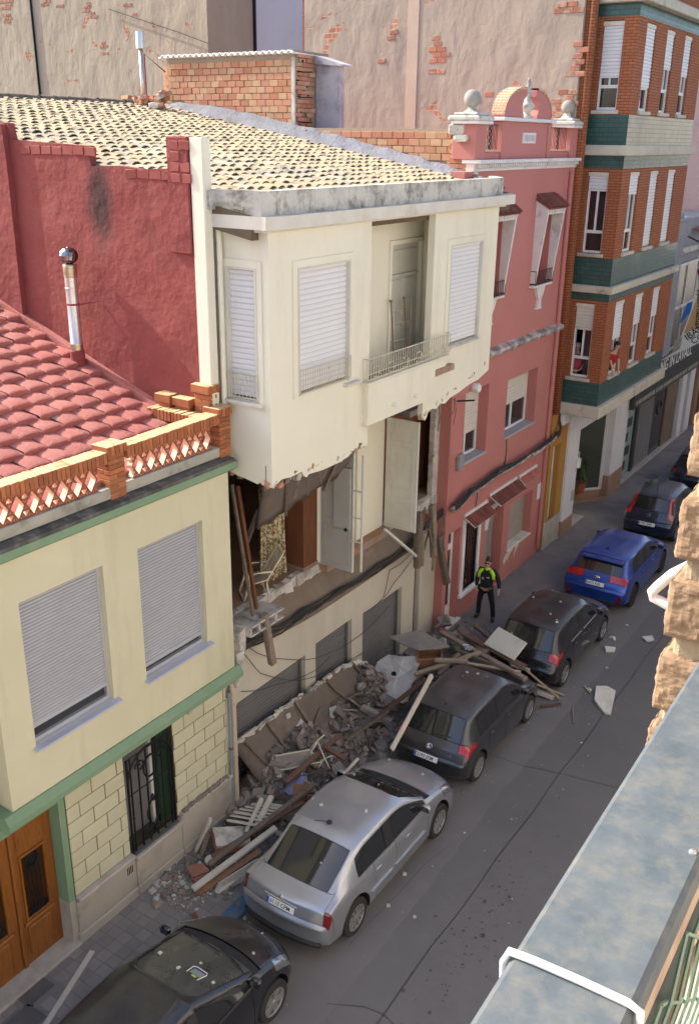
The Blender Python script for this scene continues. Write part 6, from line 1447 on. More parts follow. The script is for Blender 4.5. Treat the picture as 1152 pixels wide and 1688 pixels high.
def plate(root, F, txt, w_=.52):
    b = MB(); b.b2(-w_/2, w_/2, -.055, .055, .004, .014, bev=.003); o = local(b, F).build('number_plate', m_platew, root)
    b = MB(); b.b2(-w_/2+.004, -w_/2+.045, -.05, .05, .0141, .0155); local(b, F).build('plate_band', m_plateb, o)
    text(txt, .098, F @ Matrix.Translation((-w_/2+.06, -.034, .015)) @ Matrix.Diagonal((.93, 1, 1, 1)), m_pblk, o, 'plate_lettering', .001)
    return o
def mirror(root, side, y, z, s, mat):
    p, nrm = side(y, z, s)
    b = MB(); b.box((s*.10, 0, .03), (.17, .10, .13), None, 0, .035); q = b.build('side_mirror', mat, root, angle=60); q.location = p+Vector((0, 0, 0))
    b = MB(); b.b2(.03*s if s > 0 else -.17, .17 if s > 0 else -.03, -.052, -.05, -.02, .08); m2 = b.build('mirror_glass', m_cglass, q)
def handle(root, side, frame, y, z, s, mat):
    p, nrm = side(y, z, s); F = frame(p, nrm); b = MB(); b.box((0, 0, .016), (.16, .026, .022), None, 0, .009); local(b, F).build('door_handle', mat, root, angle=60)
def wiper(root, pts, name='wiper'):
    b = MB(); b.tube(pts, .009, 5); b.build(name, m_blkpl, root)
def surf_pts(fn, pts, off=.015):
    out = []
    for a in pts:
        p, nrm = fn(*a)
        if p is not None: out.append(p+nrm*off)
    return out
def debris_on(root, top, n, rx, ry, mat):
    for k in range(n):
        p, nrm = top(U(*rx), U(*ry)); b = MB(); s = U(.015, .05); b.box((0, 0, s*.25), (s*U(.7, 1.6), s, s*.5), (0, 0, U(0, 3)), bev=s*.1, jit=s*.08)
        o = b.build('plaster_crumb', mat); o.location = Vector(root.location)+p; tag(o, 'small pale crumb of plaster lying on a parked car', 'crumb', 'plaster crumbs lying on the parked cars')

def hatch(L, hw, H, wbr, wbf, R, rim, paint, glass=None, lamp=None, rimmat=None, zl0=.93, slope=.34, rw0=.22, trunk=False, wsh=None, bumper=None, **kw):
    """stations: y, zb, ws, wm, wb, zbelt, wt, zroof, edge drop"""
    h = hw; f = L; t = h-.22; zl = zl0
    ws0 = wsh or (L*.585, L*.745)
    y = {}
    if not trunk:
        st = [(0.0, .34, h-.20, h-.14, h-.13, .56, h-.22, .58, .03), (.05, .26, h-.09, h-.05, h-.05, .62, h-.13, .66, .03), (.11, .22, h-.05, h-.02, h-.03, .80, h-.13, .84, .03),
              (rw0, .20, h-.03, h-.005, h-.04, zl-.02, h-.17, zl+.04, .04), (rw0+slope, .19, h-.02, h, h-.045, zl, t+.0, H-.09, .075), (rw0+slope+.13, .19, h-.02, h, h-.045, zl, t+.0, H-.025, .075),
              (L*.26, .19, h-.02, h, h-.045, zl, t+.01, H-.005, .08)]
    else:
        st = [(0.0, .34, h-.20, h-.14, h-.13, .60, h-.22, .62, .03), (.06, .26, h-.09, h-.05, h-.05, .68, h-.14, .72, .03), (.13, .22, h-.06, h-.02, h-.04, .90, h-.16, .945, .03),
              (.46, .20, h-.03, h-.005, h-.05, zl-.0, h-.20, zl+.07, .05), (1.18, .19, h-.02, h, h-.06, zl, t-.0, H-.10, .09), (1.34, .19, h-.02, h, h-.06, zl, t+.0, H-.035, .09),
              (1.42, .19, h-.02, h, h-.06, zl, t+.01, H-.02, .09)]
    st += [(L*.43, .19, h-.02, h, h-.045, zl, t+.015, H, .085), (L*.45, .19, h-.02, h, h-.045, zl, t+.015, H, .085), (ws0[0], .19, h-.02, h, h-.045, zl, t-.01, H-.035, .075),
           (ws0[1], .19, h-.02, h-.005, h-.05, zl-.01, h-.14, zl+.055, .03), (ws0[1]+.12, .19, h-.02, h-.005, h-.06, zl-.02, h-.16, zl+.045, .03), (L*.87, .20, h-.03, h-.015, h-.07, zl-.10, h-.19, zl-.055, .035),
           (L-.20, .22, h-.05, h-.04, h-.08, zl-.22, h-.22, zl-.18, .04), (L-.06, .25, h-.09, h-.08, h-.10, .58, h-.25, .60, .03), (L, .30, h-.16, h-.14, h-.15, .52, h-.26, .54, .02)]
    reg = [(9, 10, 7, 9, 'windshield'), (10, 11, 6, 9, 'cowl'), (11, 13, 6, 9, 'hood'), (8, 10, 5, 6, 'side_window'), (6, 7, 5, 6, 'side_window'), (8, 10, 2, 5, 'front_door'), (6, 8, 2, 5, 'rear_door'),
           (7, 8, 5, 6, 'window_pillar'), (0, 1, 0, 9, 'rear_bumper'), (1, 2, 0, 4, 'rear_bumper'), (13, 15, 0, 9, 'front_bumper'), (12, 14, 4, 6, 'headlamp'), (3, 4, 7, 9, 'rear_window'), (1, 3, 6, 9, 'tailgate')]
    reg += kw.get('reg', [])
    crs = [(3, 6, 9, .6), (4, 6, 9, .5), (9, 7, 9, .55), (10, 6, 9, .6), (11, 6, 9, .4), (1, 4, 9, .5), (0, 0, 9, .3)]+kw.get('crs', [])
    crl = [(5, 2, 12, .55), (4, 1, 13, .25), (6, 4, 10, .3), (7, 3, 4, .5), (7, 9, 10, .5), (2, 1, 14, .5)]
    mats = {'body': paint, 'windshield': glass or m_cglass, 'rear_window': m_cglass, 'side_window': m_cglass, 'quarter_window': m_cglass, 'tail_lamp': lamp or m_red, 'headlamp': m_headl, 'wheel_well': m_rubber, 'cowl': m_blkpl, 'window_pillar': m_blkpl}
    if bumper: mats['rear_bumper'] = bumper
    return dict(st=st, reg=reg, crs=crs, crl=crl, mats=mats, axles=(wbr, wbf), R=R, hw=hw, rim=rim, rimmat=rimmat or m_rim, bowr=kw.get('bowr', .1), bowf=kw.get('bowf', .24))
m_psil = carpaint('silver_paint', (.46, .47, .50), .75, .35, .3, (.36, .33, .30)); m_pgrey = carpaint('dark_grey_paint', (.05, .05, .055), .5, .8, .3, (.115, .108, .104)); m_pblk = m_pblk
m_pblack = carpaint('black_paint', (.010, .010, .012), .2, .75, .22, (.075, .07, .068)); m_pblue = carpaint('bright_blue_paint', (.012, .065, .36), .45, .45, .25, (.12, .13, .24)); m_pnavy = carpaint('navy_paint', (.012, .022, .05), .3, .5, .25)
m_pnear = carpaint('near_black_paint', (.009, .010, .014), .2, .5, .2, (.075, .068, .064))
TL = [(2, 4, 3, 5, 'tail_lamp'), (2, 3, 5, 7, 'tail_lamp')]
# grey hatchback among the beams
P = hatch(3.98, .845, 1.46, .66, 3.14, .305, 'ten', m_pgrey, reg=[(2, 3, 4, 7, 'tail_lamp'), (3, 4, 4, 5, 'tail_lamp'), (5, 6, 5, 6, 'quarter_window')])
root, hit, top, side, frame, parts = build_car('grey_hatchback', 'dusty dark grey hatchback with a long white batten leaning on its rear corner', P, (2.5, 14.0, 0))
CARS = {'grey': (root, top)}
p, nm = hit(-.02, .60); plate(root, frame(p, nm), '2195 JXM')
p, nm = hit(0, .80); F = frame(p, nm); b = MB(); b.tube([(.06*math.cos(a*PI/8), .06*math.sin(a*PI/8), .012) for a in range(16)], .007, 6, closed=True)
for q in (((-.042, .042), (-.015, -.045)), ((-.015, -.045), (0, -.0)), ((0, 0), (.015, -.045)), ((.015, -.045), (.042, .042)), ((-.02, .052), (0, .015)), ((0, .015), (.02, .052))): b.tube([(*q[0], .012), (*q[1], .012)], .006, 5)
local(b, F).build('round_badge', m_chrome, root)
wiper(root, surf_pts(lambda x, z: hit(x, z), [(.02, 1.0), (.2, 1.02), (.38, 1.03)])); handle(root, side, frame, 1.2, .80, 1, m_pgrey); handle(root, side, frame, 2.0, .80, 1, m_pgrey)
for s in (-1, 1): mirror(root, side, 2.72, .96, s, m_pgrey)
p, nm = top(0, .72); b = MB(); b.lathe([(.03, 0), (.02, .02), (.006, .03)], 8, p); b.tube([p+Vector((0, 0, .02)), p+Vector((0, -.12, .2))], .006, 5); b.build('antenna', m_blkpl, root)
p, nm = hit(.42, .72); text('1.2', .05, frame(p, nm) @ Matrix.Translation((0, 0, .004)), m_chrome, root, 'badge_lettering')
wiper(root, surf_pts(top, [(-.55, 2.93), (-.2, 2.88), (.1, 2.87)]))
debris_on(root, top, 4, (-.5, .5), (1, 2.2), m_plast)
# silver saloon in front of the rubble
P = hatch(4.66, .885, 1.47, .93, 3.69, .325, 'ten', m_psil, trunk=True, lamp=m_redd, zl0=.94, wsh=(2.62, 3.42), reg=[(1, 2, 4, 6, 'tail_lamp'), (3, 4, 7, 9, 'rear_window'), (5, 6, 5, 6, 'side_window'), (4, 5, 5, 6, 'side_window'), (2, 3, 6, 9, 'tailgate'), (1, 2, 6, 9, 'tailgate')], crs=[(2, 4, 9, .45)], bowr=.16, bowf=.3)
root, hit, top, side, frame, parts = build_car('silver_saloon', 'dusty silver saloon parked along the rubble heap in front of the garages', P, (2.6, 9.08, 0))
CARS['silver'] = (root, top)
p, nm = hit(0, .79); F = frame(p, nm); plate(root, F, '6110 CPM'); b = MB(); b.box((0, .085, .02), (.62, .03, .03), None, 0, .01); local(b, F).build('trunk_trim', m_psil, root)
b = MB()
for zz in (.135, .165): b.tube([(-.045, zz-.03, .016), (0, zz+.005, .016), (.045, zz-.03, .016)], .007, 5)
local(b, F).build('chevron_badge', m_chrome, root)
handle(root, side, frame, 1.62, .82, 1, m_psil); handle(root, side, frame, 2.55, .82, 1, m_psil)
for s in (-1, 1): mirror(root, side, 3.12, .97, s, m_psil)
for (y0, y1) in ((1.35, 2.0), (2.1, 3.1)):
    pa = surf_pts(lambda y, z: side(y, z, 1), [(y0+(y1-y0)*i/8, .52) for i in range(9)], .008); b = MB(); b.tube(pa, .02, 6); b.build('side_moulding', m_psil, root)
p, nm = top(0, 1.42); b = MB(); b.lathe([(.05, 0), (.04, .03), (0, .045)], 12, p); b.tube([p+Vector((0, 0, .03)), p+Vector((-.12, -.25, .16))], .006, 5); b.build('antenna', m_blkpl, root)
wiper(root, surf_pts(top, [(-.6, 3.36), (-.2, 3.32), (.15, 3.30)])); wiper(root, surf_pts(top, [(.05, 3.37), (.35, 3.33), (.6, 3.28)]))
pa = surf_pts(lambda x, z: hit(x, z), [(-.72+i*.12, .345) for i in range(13)], .012); b = MB(); b.tube(pa, .045, 6); b.build('bumper_lip', m_blkpl, root)
debris_on(root, top, 12, (-.6, .5), (.8, 4.2), m_plast)
# black hatchback beyond
P = hatch(4.2, .865, 1.51, .72, 3.33, .315, 'five', m_pblack, reg=[(2, 3, 4, 7, 'tail_lamp'), (3, 4, 4, 5, 'tail_lamp')], zl0=.96)
root, hit, top, side, frame, parts = build_car('black_hatchback', 'black hatchback with a pale door panel lying against its rear window', P, (2.57, 18.27, 0))
CARS['black'] = (root, top)
p, nm = hit(.0, .56); plate(root, frame(p, nm), '4762 UZS'[:0]+'    2 UZS')
handle(root, side, frame, 1.3, .84, 1, m_pblack); handle(root, side, frame, 2.12, .84, 1, m_pblack)
for s in (-1, 1): mirror(root, side, 2.85, 1.0, s, m_pblack)
for (y0, y1) in ((1.1, 1.75), (1.9, 2.9)):
    pa = surf_pts(lambda y, z: side(y, z, 1), [(y0+(y1-y0)*i/6, .965) for i in range(7)], .004); b = MB(); b.tube(pa, .011, 5); b.build('chrome_strip', m_chrome, root)
debris_on(root, top, 8, (-.5, .5), (.7, 3.0), m_plast)
# blue hatchback
P = hatch(4.38, .91, 1.46, .80, 3.50, .325, 'seven', m_pblue, rimmat=m_rimd, reg=[(2, 3, 5, 8, 'tail_lamp'), (5, 6, 5, 6, 'quarter_window'), (3, 5, 5, 6, 'body')], zl0=.96, rw0=.26, slope=.36)
root, hit, top, side, frame, parts = build_car('blue_hatchback', 'bright blue hatchback parked behind the black one', P, (2.55, 23.14, 0))
CARS['blue'] = (root, top)
p, nm = hit(0, .74); plate(root, frame(p, nm), '0473 KSR')
p, nm = hit(0, .9); b = MB(); b.lathe([(0, .012), (.05, .01), (.06, 0)], 16, (0, 0, 0), Matrix(((1.6, 0, 0), (0, .7, 0), (0, 0, 1)))); local(b, frame(p, nm)).build('oval_badge', m_chrome, root)
handle(root, side, frame, 1.42, .84, 1, m_pblue); handle(root, side, frame, 2.3, .84, 1, m_pblue)
for s in (-1, 1): mirror(root, side, 2.95, 1.0, s, m_pblue)
for s in (-1, 1):
    p, nm = hit(.7*s, .42); b = MB(); b.box((0, 0, .0), (.12, .2, .02), None, 0, .01); local(b, frame(p, nm)).build('rear_reflector', m_redd, root)
b = MB(); p, nm = top(0, .60); b.box(p+Vector((0, -.08, -.03)), (1.15, .2, .03), (.12, 0, 0), bev=.012); b.build('roof_spoiler', m_pblue, root)
p, nm = top(0, .95); b = MB(); b.prism([(-.07, 0), (.07, 0), (-.02, .06)], 'x', -.015, .015); b.v = [(v[0]+p.x, v[1]+p.y, v[2]+p.z) for v in b.v]; b.build('fin_antenna', m_blkpl, root)
p, nm = hit(0, .30); b = MB(); b.box(p+Vector((0, .0, -.02)), (1.2, .06, .14), None, 0, .02); b.build('rear_diffuser', m_blkpl, root)
# navy hatchback with tall tail lamps
P = hatch(3.83, .825, 1.46, .62, 3.11, .30, 'five', m_pnavy, reg=[(3, 5, 6, 7, 'tail_lamp'), (2, 3, 5, 7, 'tail_lamp'), (2, 4, 4, 5, 'body')], zl0=.97, rw0=.18, slope=.30)
root, hit, top, side, frame, parts = build_car('navy_hatchback', 'dark navy hatchback with tall upright tail lamps behind the blue car', P, (2.3, 28.65, 0))
p, nm = hit(0, .60); plate(root, frame(p, nm), '9781 BBP')
p, nm = hit(0, .86); b = MB(); b.tube([(.05*math.cos(a*PI/8), .05*math.sin(a*PI/8), .012) for a in range(16)], .007, 6, closed=True); local(b, frame(p, nm)).build('ring_badge', m_chrome, root)
p, nm = top(0, .75); b = MB(); b.tube([p, p+Vector((0, -.02, .5))], .007, 5); b.build('antenna', m_blkpl, root)
for s in (-1, 1): mirror(root, side, 2.6, 1.0, s, m_pnavy)
pa = surf_pts(lambda x, z: hit(x, z), [(-.7+i*.14, .70) for i in range(11)], .01); b = MB(); b.tube(pa, .02, 5); b.build('bumper_strip', m_blkpl, root)
# last car, mostly hidden by the pilaster
P = hatch(4.2, .86, 1.46, .75, 3.35, .31, 'five', m_pnavy, reg=[(2, 3, 4, 7, 'tail_lamp'), (3, 4, 4, 5, 'tail_lamp')], lamp=m_redd)
root, hit, top, side, frame, parts = build_car('dark_hatchback', 'dark car at the far right, half hidden by the stone pilaster', P, (2.35, 33.7, 0))
# nearest car, cut by the bottom edge
P = hatch(4.04, .875, 1.47, .68, 3.22, .315, 'star', m_pnear, glass=m_cglassd, reg=[(12, 14, 4, 6, 'headlamp')], zl0=.95, wsh=(1.85, 3.06), bowf=.34)
root, hit, top, side, frame, parts = build_car('near_black_hatchback', 'black hatchback cut off by the bottom edge, with a dusty windscreen', P, (2.5, 4.8, 0))
CARS['near'] = (root, top)
for s in (-1, 1): mirror(root, side, 2.85, .99, s, m_pnear)
wiper(root, surf_pts(top, [(-.62, 3.0), (-.2, 2.97), (.12, 2.93)])); wiper(root, surf_pts(top, [(.02, 3.02), (.35, 2.95), (.62, 2.84)]))
handle(root, side, frame, 1.9, .84, 1, m_pnear)
p, nm = top(.22, 2.35); F = frame(p, nm, Vector((0, 1, 0))); b = MB(); b.prism([(-.09, -.06), (.09, -.06), (.09, .06), (-.09, .06)], 'z', .003, .006); local(b, F).build('windscreen_card', Mplain('hazy_card', (.22, .26, .28), .5), root)
b = MB(); b.prism([(-.03, -.1), (.05, -.1), (.05, -.07), (-.03, -.07)], 'z', .003, .007); local(b, F).build('yellow_sticker', Mplain('yellow_sticker', (.6, .6, .05), .5), root)
b = MB(); b.tube([F @ Vector(q) for q in ((-.12, -.08, .006), (-.13, .08, .006), (-.08, .11, .006), (.1, .1, .006), (.12, .06, .006), (.1, -.12, .006))], .007, 5); b.build('sunshade_edge', m_white, root)
debris_on(root, top, 6, (-.5, .5), (2, 3.8), m_plast)
# ------------------------------------------------------------------ rubble
m_rub = M('grey_rubble', (.20, .175, .155), (.14, .12, .105), .95, 3, .5, 50, .01, dirt=(.33, .30, .27), da=(.55, .72), ds=5, rcol=[(.30, .255, .215), (.235, .20, .175), (.36, .305, .255), (.21, .185, .165), (.33, .245, .19)], rand=.15)
m_rubl = M('pale_rubble', (.55, .52, .48), (.42, .39, .35), .95, 4, .4, 60, .008, rand=.15, dirt=(.25, .22, .19), da=(.55, .7), ds=6)
m_dust = M('rubble_dust', (.27, .22, .175), (.19, .155, .125), .98, 4, .9, 30, .03, dirt=(.25, .22, .2), da=(.55, .75), ds=6)
m_sheet = M('old_plaster_sheet', (.50, .49, .47), (.36, .345, .33), .9, 2.2, .5, 25, .015, dirt=(.22, .20, .185), da=(.52, .72), ds=2.6)
m_board = M('dusty_board', (.27, .24, .21), (.21, .185, .165), .85, 1.6, .2, 60, dirt=(.34, .31, .28), da=(.5, .75), ds=3)
m_batten = M('white_batten', (.62, .56, .47), (.50, .44, .36), .7, 3, .1, 60, dirt=(.26, .21, .17), da=(.6, .75), ds=5)
m_paleb = wood('pale_timber', (.44, .35, .26), (.28, .21, .15), .8, (8, 8, 2), .3, .2)
m_redwood = wood('red_brown_timber', (.15, .085, .06), (.10, .055, .04), .7, (8, 8, 2), .3, .2)
m_orangew = wood('orange_wood', (.31, .165, .085), (.23, .115, .06), .6, (8, 8, 2), .2, .15)
def mound(x, y):
    h = .72*math.exp(-((x-.15)/.75)**2)
    if y < 12: h *= max(.0, (y-10.2)/1.8)
    if y > 16.8: h *= max(0, (18.3-y)/1.5)
    return max(.08, h*(.85+.25*math.sin(y*2.1)+.15*math.sin(y*5.3+x*3))) if -.4 < x < 1.7 and 10 < y < 18.4 else .08
b = MB(); nx, ny = 26, 100
for i in range(nx+1):
    for j in range(ny+1):
        x, y = -.42+2.1*i/nx, 9.9+8.6*j/ny; b.v.append((x, y, mound(x, y)-.05+mnoise.noise(Vector((x*6, y*6, 0)))*.07*min(1, max(0, (mound(x, y)-.07)*6))))
b.f = [[i*(ny+1)+j, (i+1)*(ny+1)+j, (i+1)*(ny+1)+j+1, i*(ny+1)+j+1] for i in range(nx) for j in range(ny)]; b.m = [0]*len(b.f)
o = b.build('rubble_heap', m_dust, None, True); tag(o, 'dusty heap of fine rubble between the garages and the parked cars', 'rubble', None, 'stuff')
cms = []
for k in range(14):
    q = MB(); q.box((0, 0, 0), (U(.7, 1.3), U(.6, 1.2), U(.25, .6)), bev=.12, jit=.13); cms.append((q.mesh('rubble_chunk', m_rub), q.mesh('pale_chunk', m_rubl)))
def chunk(x, y, z, s, pale=False, group='grey rubble chunks in the heap', label='grey lump of broken masonry in the rubble heap', flat=False):
    o = bpy.data.objects.new('pale_chunk' if pale else 'rubble_chunk', random.choice(cms)[1 if pale else 0]); COL.objects.link(o)
    o.location = (x, y, z); o.scale = (s, s*U(.8, 1.3), s*(.5 if flat else U(.7, 1.1))); o.rotation_euler = (U(-.3, .3), U(-.3, .3), U(0, 6)) if flat else (U(-.9, .9), U(-.9, .9), U(0, 6))
    tag(o, label, 'rubble', group); return o
for k in range(215):
    y = U(10.7, 17.9); x = U(-.15, 1.55); chunk(x, y, mound(x, y)+U(-.02, .06), abs(random.gauss(.1, .085))+.05)
for k in range(40):
    y = U(10.6, 18); x = U(-.1, 1.5); chunk(x, y, mound(x, y)+.06, U(.05, .12), True, 'pale plaster lumps in the heap', 'pale lump of plaster in the rubble heap')
b = MB()
for k in range(8500):
    y = random.triangular(8.9, 18.6, 12) if k % 4 else U(9.2, 18.6); x = U(-.1, 1.62); s = abs(random.gauss(.0, .03))+.012
    if y < 10.6 and random.random() < .6: x = U(.05, .9)
    b.box((x, y, mound(x, y)+s*.1), (s*U(.7, 1.6), s*U(.7, 1.6), s*U(.4, .9)), (U(-.6, .6), U(-.6, .6), U(0, 3)), jit=s*.15)
o = b.build('small_rubble', m_rub); tag(o, 'countless small crumbs of rubble strewn over the heap and pavement', 'rubble', None, 'stuff')
b = MB()
for k in range(900):
    u = random.random(); y = 8.9+u*u*1.8+U(-.2, .6); x = U(.05, 1.1); s = abs(random.gauss(0, .02))+.008
    b.box((x, y, .082+s*.3), (s*U(.7, 1.6), s, s*.7), (U(-.4, .4), U(-.4, .4), U(0, 3)), jit=s*.15)
for k in range(260):
    y = random.gauss(17.8, 3.6); x = 1.7+abs(random.gauss(1.6, 1.1)); s = abs(random.gauss(0, .010))+.004
    if 1.6 < x < 7.5: b.box((x, y, .004+s*.3), (s*U(.7, 1.6), s, s*.6), (U(-.4, .4), U(-.4, .4), U(0, 3)), jit=s*.15)
o = b.build('scattered_crumbs', [m_rubl, m_rub]); o.data.polygons.foreach_set('material_index', [0 if (p.index//6) % 3 == 0 else 1 for p in o.data.polygons]); tag(o, 'pale crumbs scattered thinly over the pavement and road', 'rubble', None, 'stuff')
b = MB()
for k in range(330):
    y = U(18.2, 20.4); x = U(.0, 1.4); s = abs(random.gauss(0, .022))+.01; b.box((x, y, .08+s*.3), (s*1.2, s, s*.7), (U(-.4, .4), U(-.4, .4), U(0, 3)), jit=s*.15)
for k in range(150):
    s = U(.02, .055); b.box((U(.01, .08), U(9.78, 11.0), .985+s*.35), (s, s*U(.7, 1.4), s*.8), (U(0, 3), U(0, 3), U(0, 3)), bev=s*.12)
o = b.build('dusty_crumbs', m_rub); tag(o, 'broken brick crumbs on the plinth ledge and by the pink house', 'rubble', None, 'stuff')
# the fallen ceiling leaning on the garage shutters
t = wthing('fallen_ceiling', 'big ribbed brown ceiling slab with chipped white edge leaning on the garage shutters', 'ceiling slab', (.1, 14, .2))
tops = [(388, 1228), (398, 1214), (420, 1203), (436, 1188), (450, 1180), (462, 1168), (478, 1160), (488, 1150), (500, 1144), (516, 1134), (530, 1122), (545, 1108), (562, 1100), (578, 1092), (592, 1091), (602, 1098), (610, 1118)]
T_ = [gx(x, y, -.28) for x, y in tops]; mcol = 12; pan = MB(); edge = []
for i, p in enumerate(T_):
    ybot = 11.2+(16.3-11.2)*i/(len(T_)-1)
    q = Vector((.55+.18*math.sin(i*1.1), p.y*.72+ybot*.28+.25, .22+.1*math.sin(i*.8)))
    for j in range(mcol+1):
        u = j/mcol; v = p.lerp(q, u)+Vector((0, 0, -.22*math.sin(PI*u)*.6)); v += Vector((1, 0, .5))*mnoise.fractal(v*2.3, 1, 2, 4)*.07; pan.v.append(tuple(v))
n = len(T_)
for i in range(n-1):
    for j in range(mcol):
        if (i, j) in ((7, 8), (7, 9), (3, 10), (11, 9), (4, 6)): continue
        pan.f.append([i*(mcol+1)+j, i*(mcol+1)+j+1, (i+1)*(mcol+1)+j+1, (i+1)*(mcol+1)+j]); pan.m.append(0)
o = pan.build('slab', m_brownd, t, angle=50); so_ = o.modifiers.new('t', 'SOLIDIFY'); so_.thickness = .07; so_.offset = -1
for i in range(n-1):
    b = MB(); 
    for k in range(2):
        p = T_[i].lerp(T_[i+1], U(.2, .8) if k else .5); b.box(p+Vector((.03, 0, U(-.03, .03))), (.06, (T_[i+1]-T_[i]).length*U(.4, 1.2), U(.03, .08)), (U(-.3, .3), U(-.3, .3), U(-.2, .2)), bev=.006, jit=.018)
    b.build('chipped_edge', m_slabw if i % 3 == 1 else m_plast, t)
def onpan(i, j): 
    i0 = min(int(i), n-2); j0 = min(int(j), mcol-1); fi, fj = i-i0, j-j0; A = lambda a, c: Vector(pan.v[a*(mcol+1)+c])
    return A(i0, j0).lerp(A(i0+1, j0), fi).lerp(A(i0, j0+1).lerp(A(i0+1, j0+1), fi), fj)
for (i0, j0, i1, j1, s) in ((3, .4, 3.4, 11.5, .05), (6.3, 0, 7, 11.8, .06), (10.2, .3, 11.4, 11.5, .06), (13, .2, 14.4, 11.5, .06), (1, 1, 1.5, 11, .04), (2.5, 8.5, 8.5, 3.5, .045), (9.6, 5, 14, 5.6, .04)):
    pts = [onpan(i0+(i1-i0)*k/8, j0+(j1-j0)*k/8)+Vector((.04, 0, .03)) for k in range(9)]
    b = MB(); b.tube(pts, s*.6, 4); b.build('rib', m_oldwood, t)
for k in range(10):
    b = MB(); p = onpan(U(1, 15), U(1, 11))+Vector((.04, 0, .03)); s = U(.08, .2); b.box(p, (s*.15, s, s*U(.6, 1.2)), (0, -.7, U(-.5, .5)), jit=s*.2); b.build('plaster_flake', m_plast if k < 5 else m_slabw, t)
# flat shards and laths strewn over the lower half of the slab and the heap
shm = []
for k in range(10):
    n_ = random.choice((4, 5, 5, 6)); q = MB(); q.prism([(U(.35, .6)*math.cos(2*PI*j/n_+U(-.3, .3)), U(.3, .55)*math.sin(2*PI*j/n_+U(-.3, .3))) for j in range(n_)], 'z', -.05, .05); shm.append(q.mesh('rubble_shard', m_rub))
for k in range(95):
    y = U(11.2, 17.6); x = U(-.1, 1.45); o = bpy.data.objects.new('rubble_shard', random.choice(shm)); COL.objects.link(o); s = U(.14, .42); o.location = (x, y, mound(x, y)+s*.12+.05); o.scale = (s, s, U(.2, .5)); o.rotation_euler = (U(-.9, .9), U(-1.1, .3), U(0, 6)); tag(o, 'flat grey shard of broken ceiling lying on the heap', 'rubble', 'flat shards on the heap')
for k in range(55):
    y = U(11.0, 17.8); x = U(.0, 1.5); p = Vector((x, y, mound(x, y)+.06)); d = Vector((U(-.5, .5), U(-1, 1), U(-.1, .5)))*U(.2, .55); b = MB(); b.tube([p-d*.5, p+d*.1+Vector((0, 0, U(-.03, .03))), p+d*.5], U(.007, .02), 4)
    o = b.build('timber_splinter', (m_oldwood, m_paleb, m_redwood, m_oldwood)[k % 4]); tag(o, 'thin splintered lath poking out of the rubble heap', 'lath', 'laths in the rubble heap')
# thin sheets
def sheet3(name, pts, mat, label, cat, th=.03, nz=.02, parent=None):
    """a warped sheet through pixel/height corner points"""
    P_ = [gz(x, y, z) for x, y, z in pts]; c = sum(P_, Vector())/len(P_); b = MB(); n = len(P_); 
    ring2 = [c.lerp(p, .55)+Vector((0, 0, U(-nz, nz))) for p in P_]
    b.v = [tuple(p) for p in P_]+[tuple(p) for p in ring2]+[tuple(c)]
    b.f = [[i, (i+1) % n, n+(i+1) % n, n+i] for i in range(n)]+[[n+i, n+(i+1) % n, 2*n] for i in range(n)]; b.m = [0]*len(b.f)
    o = b.build(name, mat, parent); so = o.modifiers.new('t', 'SOLIDIFY'); so.thickness = th; so.offset = 0
    if label: tag(o, label, cat)
    return o
o = sheet3('plaster_sheet', [(622, 1092, .85), (640, 1080, .95), (664, 1083, .98), (684, 1082, 1.0), (692, 1092, .95), (686, 1104, .9), (690, 1114, .85), (679, 1126, .8), (676, 1140, .72), (672, 1156, .62), (662, 1160, .6), (650, 1152, .62), (640, 1146, .62), (628, 1140, .6), (618, 1134, .6), (609, 1120, .62), (616, 1108, .75)], m_sheet, 'pale grey plaster sheet with a round black hole on the heap', 'plaster sheet', .035, .03)
p = gz(649, 1111, .82); b = MB(); b.lathe([(0, .03), (.05, .028), (.055, 0)], 14, p, Euler((.2, .25, 0)).to_matrix()); q = b.build('lamp_hole', m_dark, o)
o = sheet3('dusty_board', [(640, 1050, 1.12), (668, 1044, 1.2), (693, 1039, 1.25), (742, 1066, 1.22), (716, 1070, 1.2), (690, 1072, 1.15), (665, 1063, 1.1)], m_board, 'large dusty grey board lying across the top of the heap', 'board', .025, .01)
t = wthing('broken_drawer', 'broken open drawer of orange wood under the dusty grey board', 'drawer', tuple(gz(705, 1085, .9)))
c = gz(708, 1084, .95); Rz = Matrix.Rotation(.5, 3, 'Z')
for (dx, dy, sx, sy, dz, sz) in ((0, -.25, .55, .03, 0, .24), (0, .25, .55, .03, 0, .24), (-.27, 0, .03, .5, 0, .24), (.27, 0, .03, .5, -.02, .2), (0, 0, .52, .48, -.11, .02)):
    b = MB(); b.box(c+Rz @ Vector((dx, dy, dz)), (sx, sy, sz), Rz @ Euler((.12, -.1, 0)).to_matrix(), bev=.004); b.build('drawer_side' if sz > .1 else 'drawer_bottom', m_orangew, t)
def plank(pa, za, pb, zb, w_, th, mat, label, cat='plank', name='plank', group=None, tw=0):
    p, q = gz(*pa, za), gz(*pb, zb); d = q-p; X = d.normalized(); Z = (Vector((0, 0, 1))-X*X.z).normalized(); Y = Z.cross(X)
    Z2 = Z*math.cos(tw)+Y*math.sin(tw); Y2 = Z2.cross(X); R = Matrix((X, Y2, Z2)).transposed(); b = MB(); b.box((0, 0, 0), (d.length, w_, th), None, 0, min(w_, th)*.12, min(w_, th)*.06)
    me = b.mesh(name, mat); o = link(name, me); o.matrix_world = Matrix.Translation((p+q)/2) @ R.to_4x4(); tag(o, label, cat, group); return o
p0, p1 = gx(646, 1236, 2.2), gx(712, 1113, 2.2)
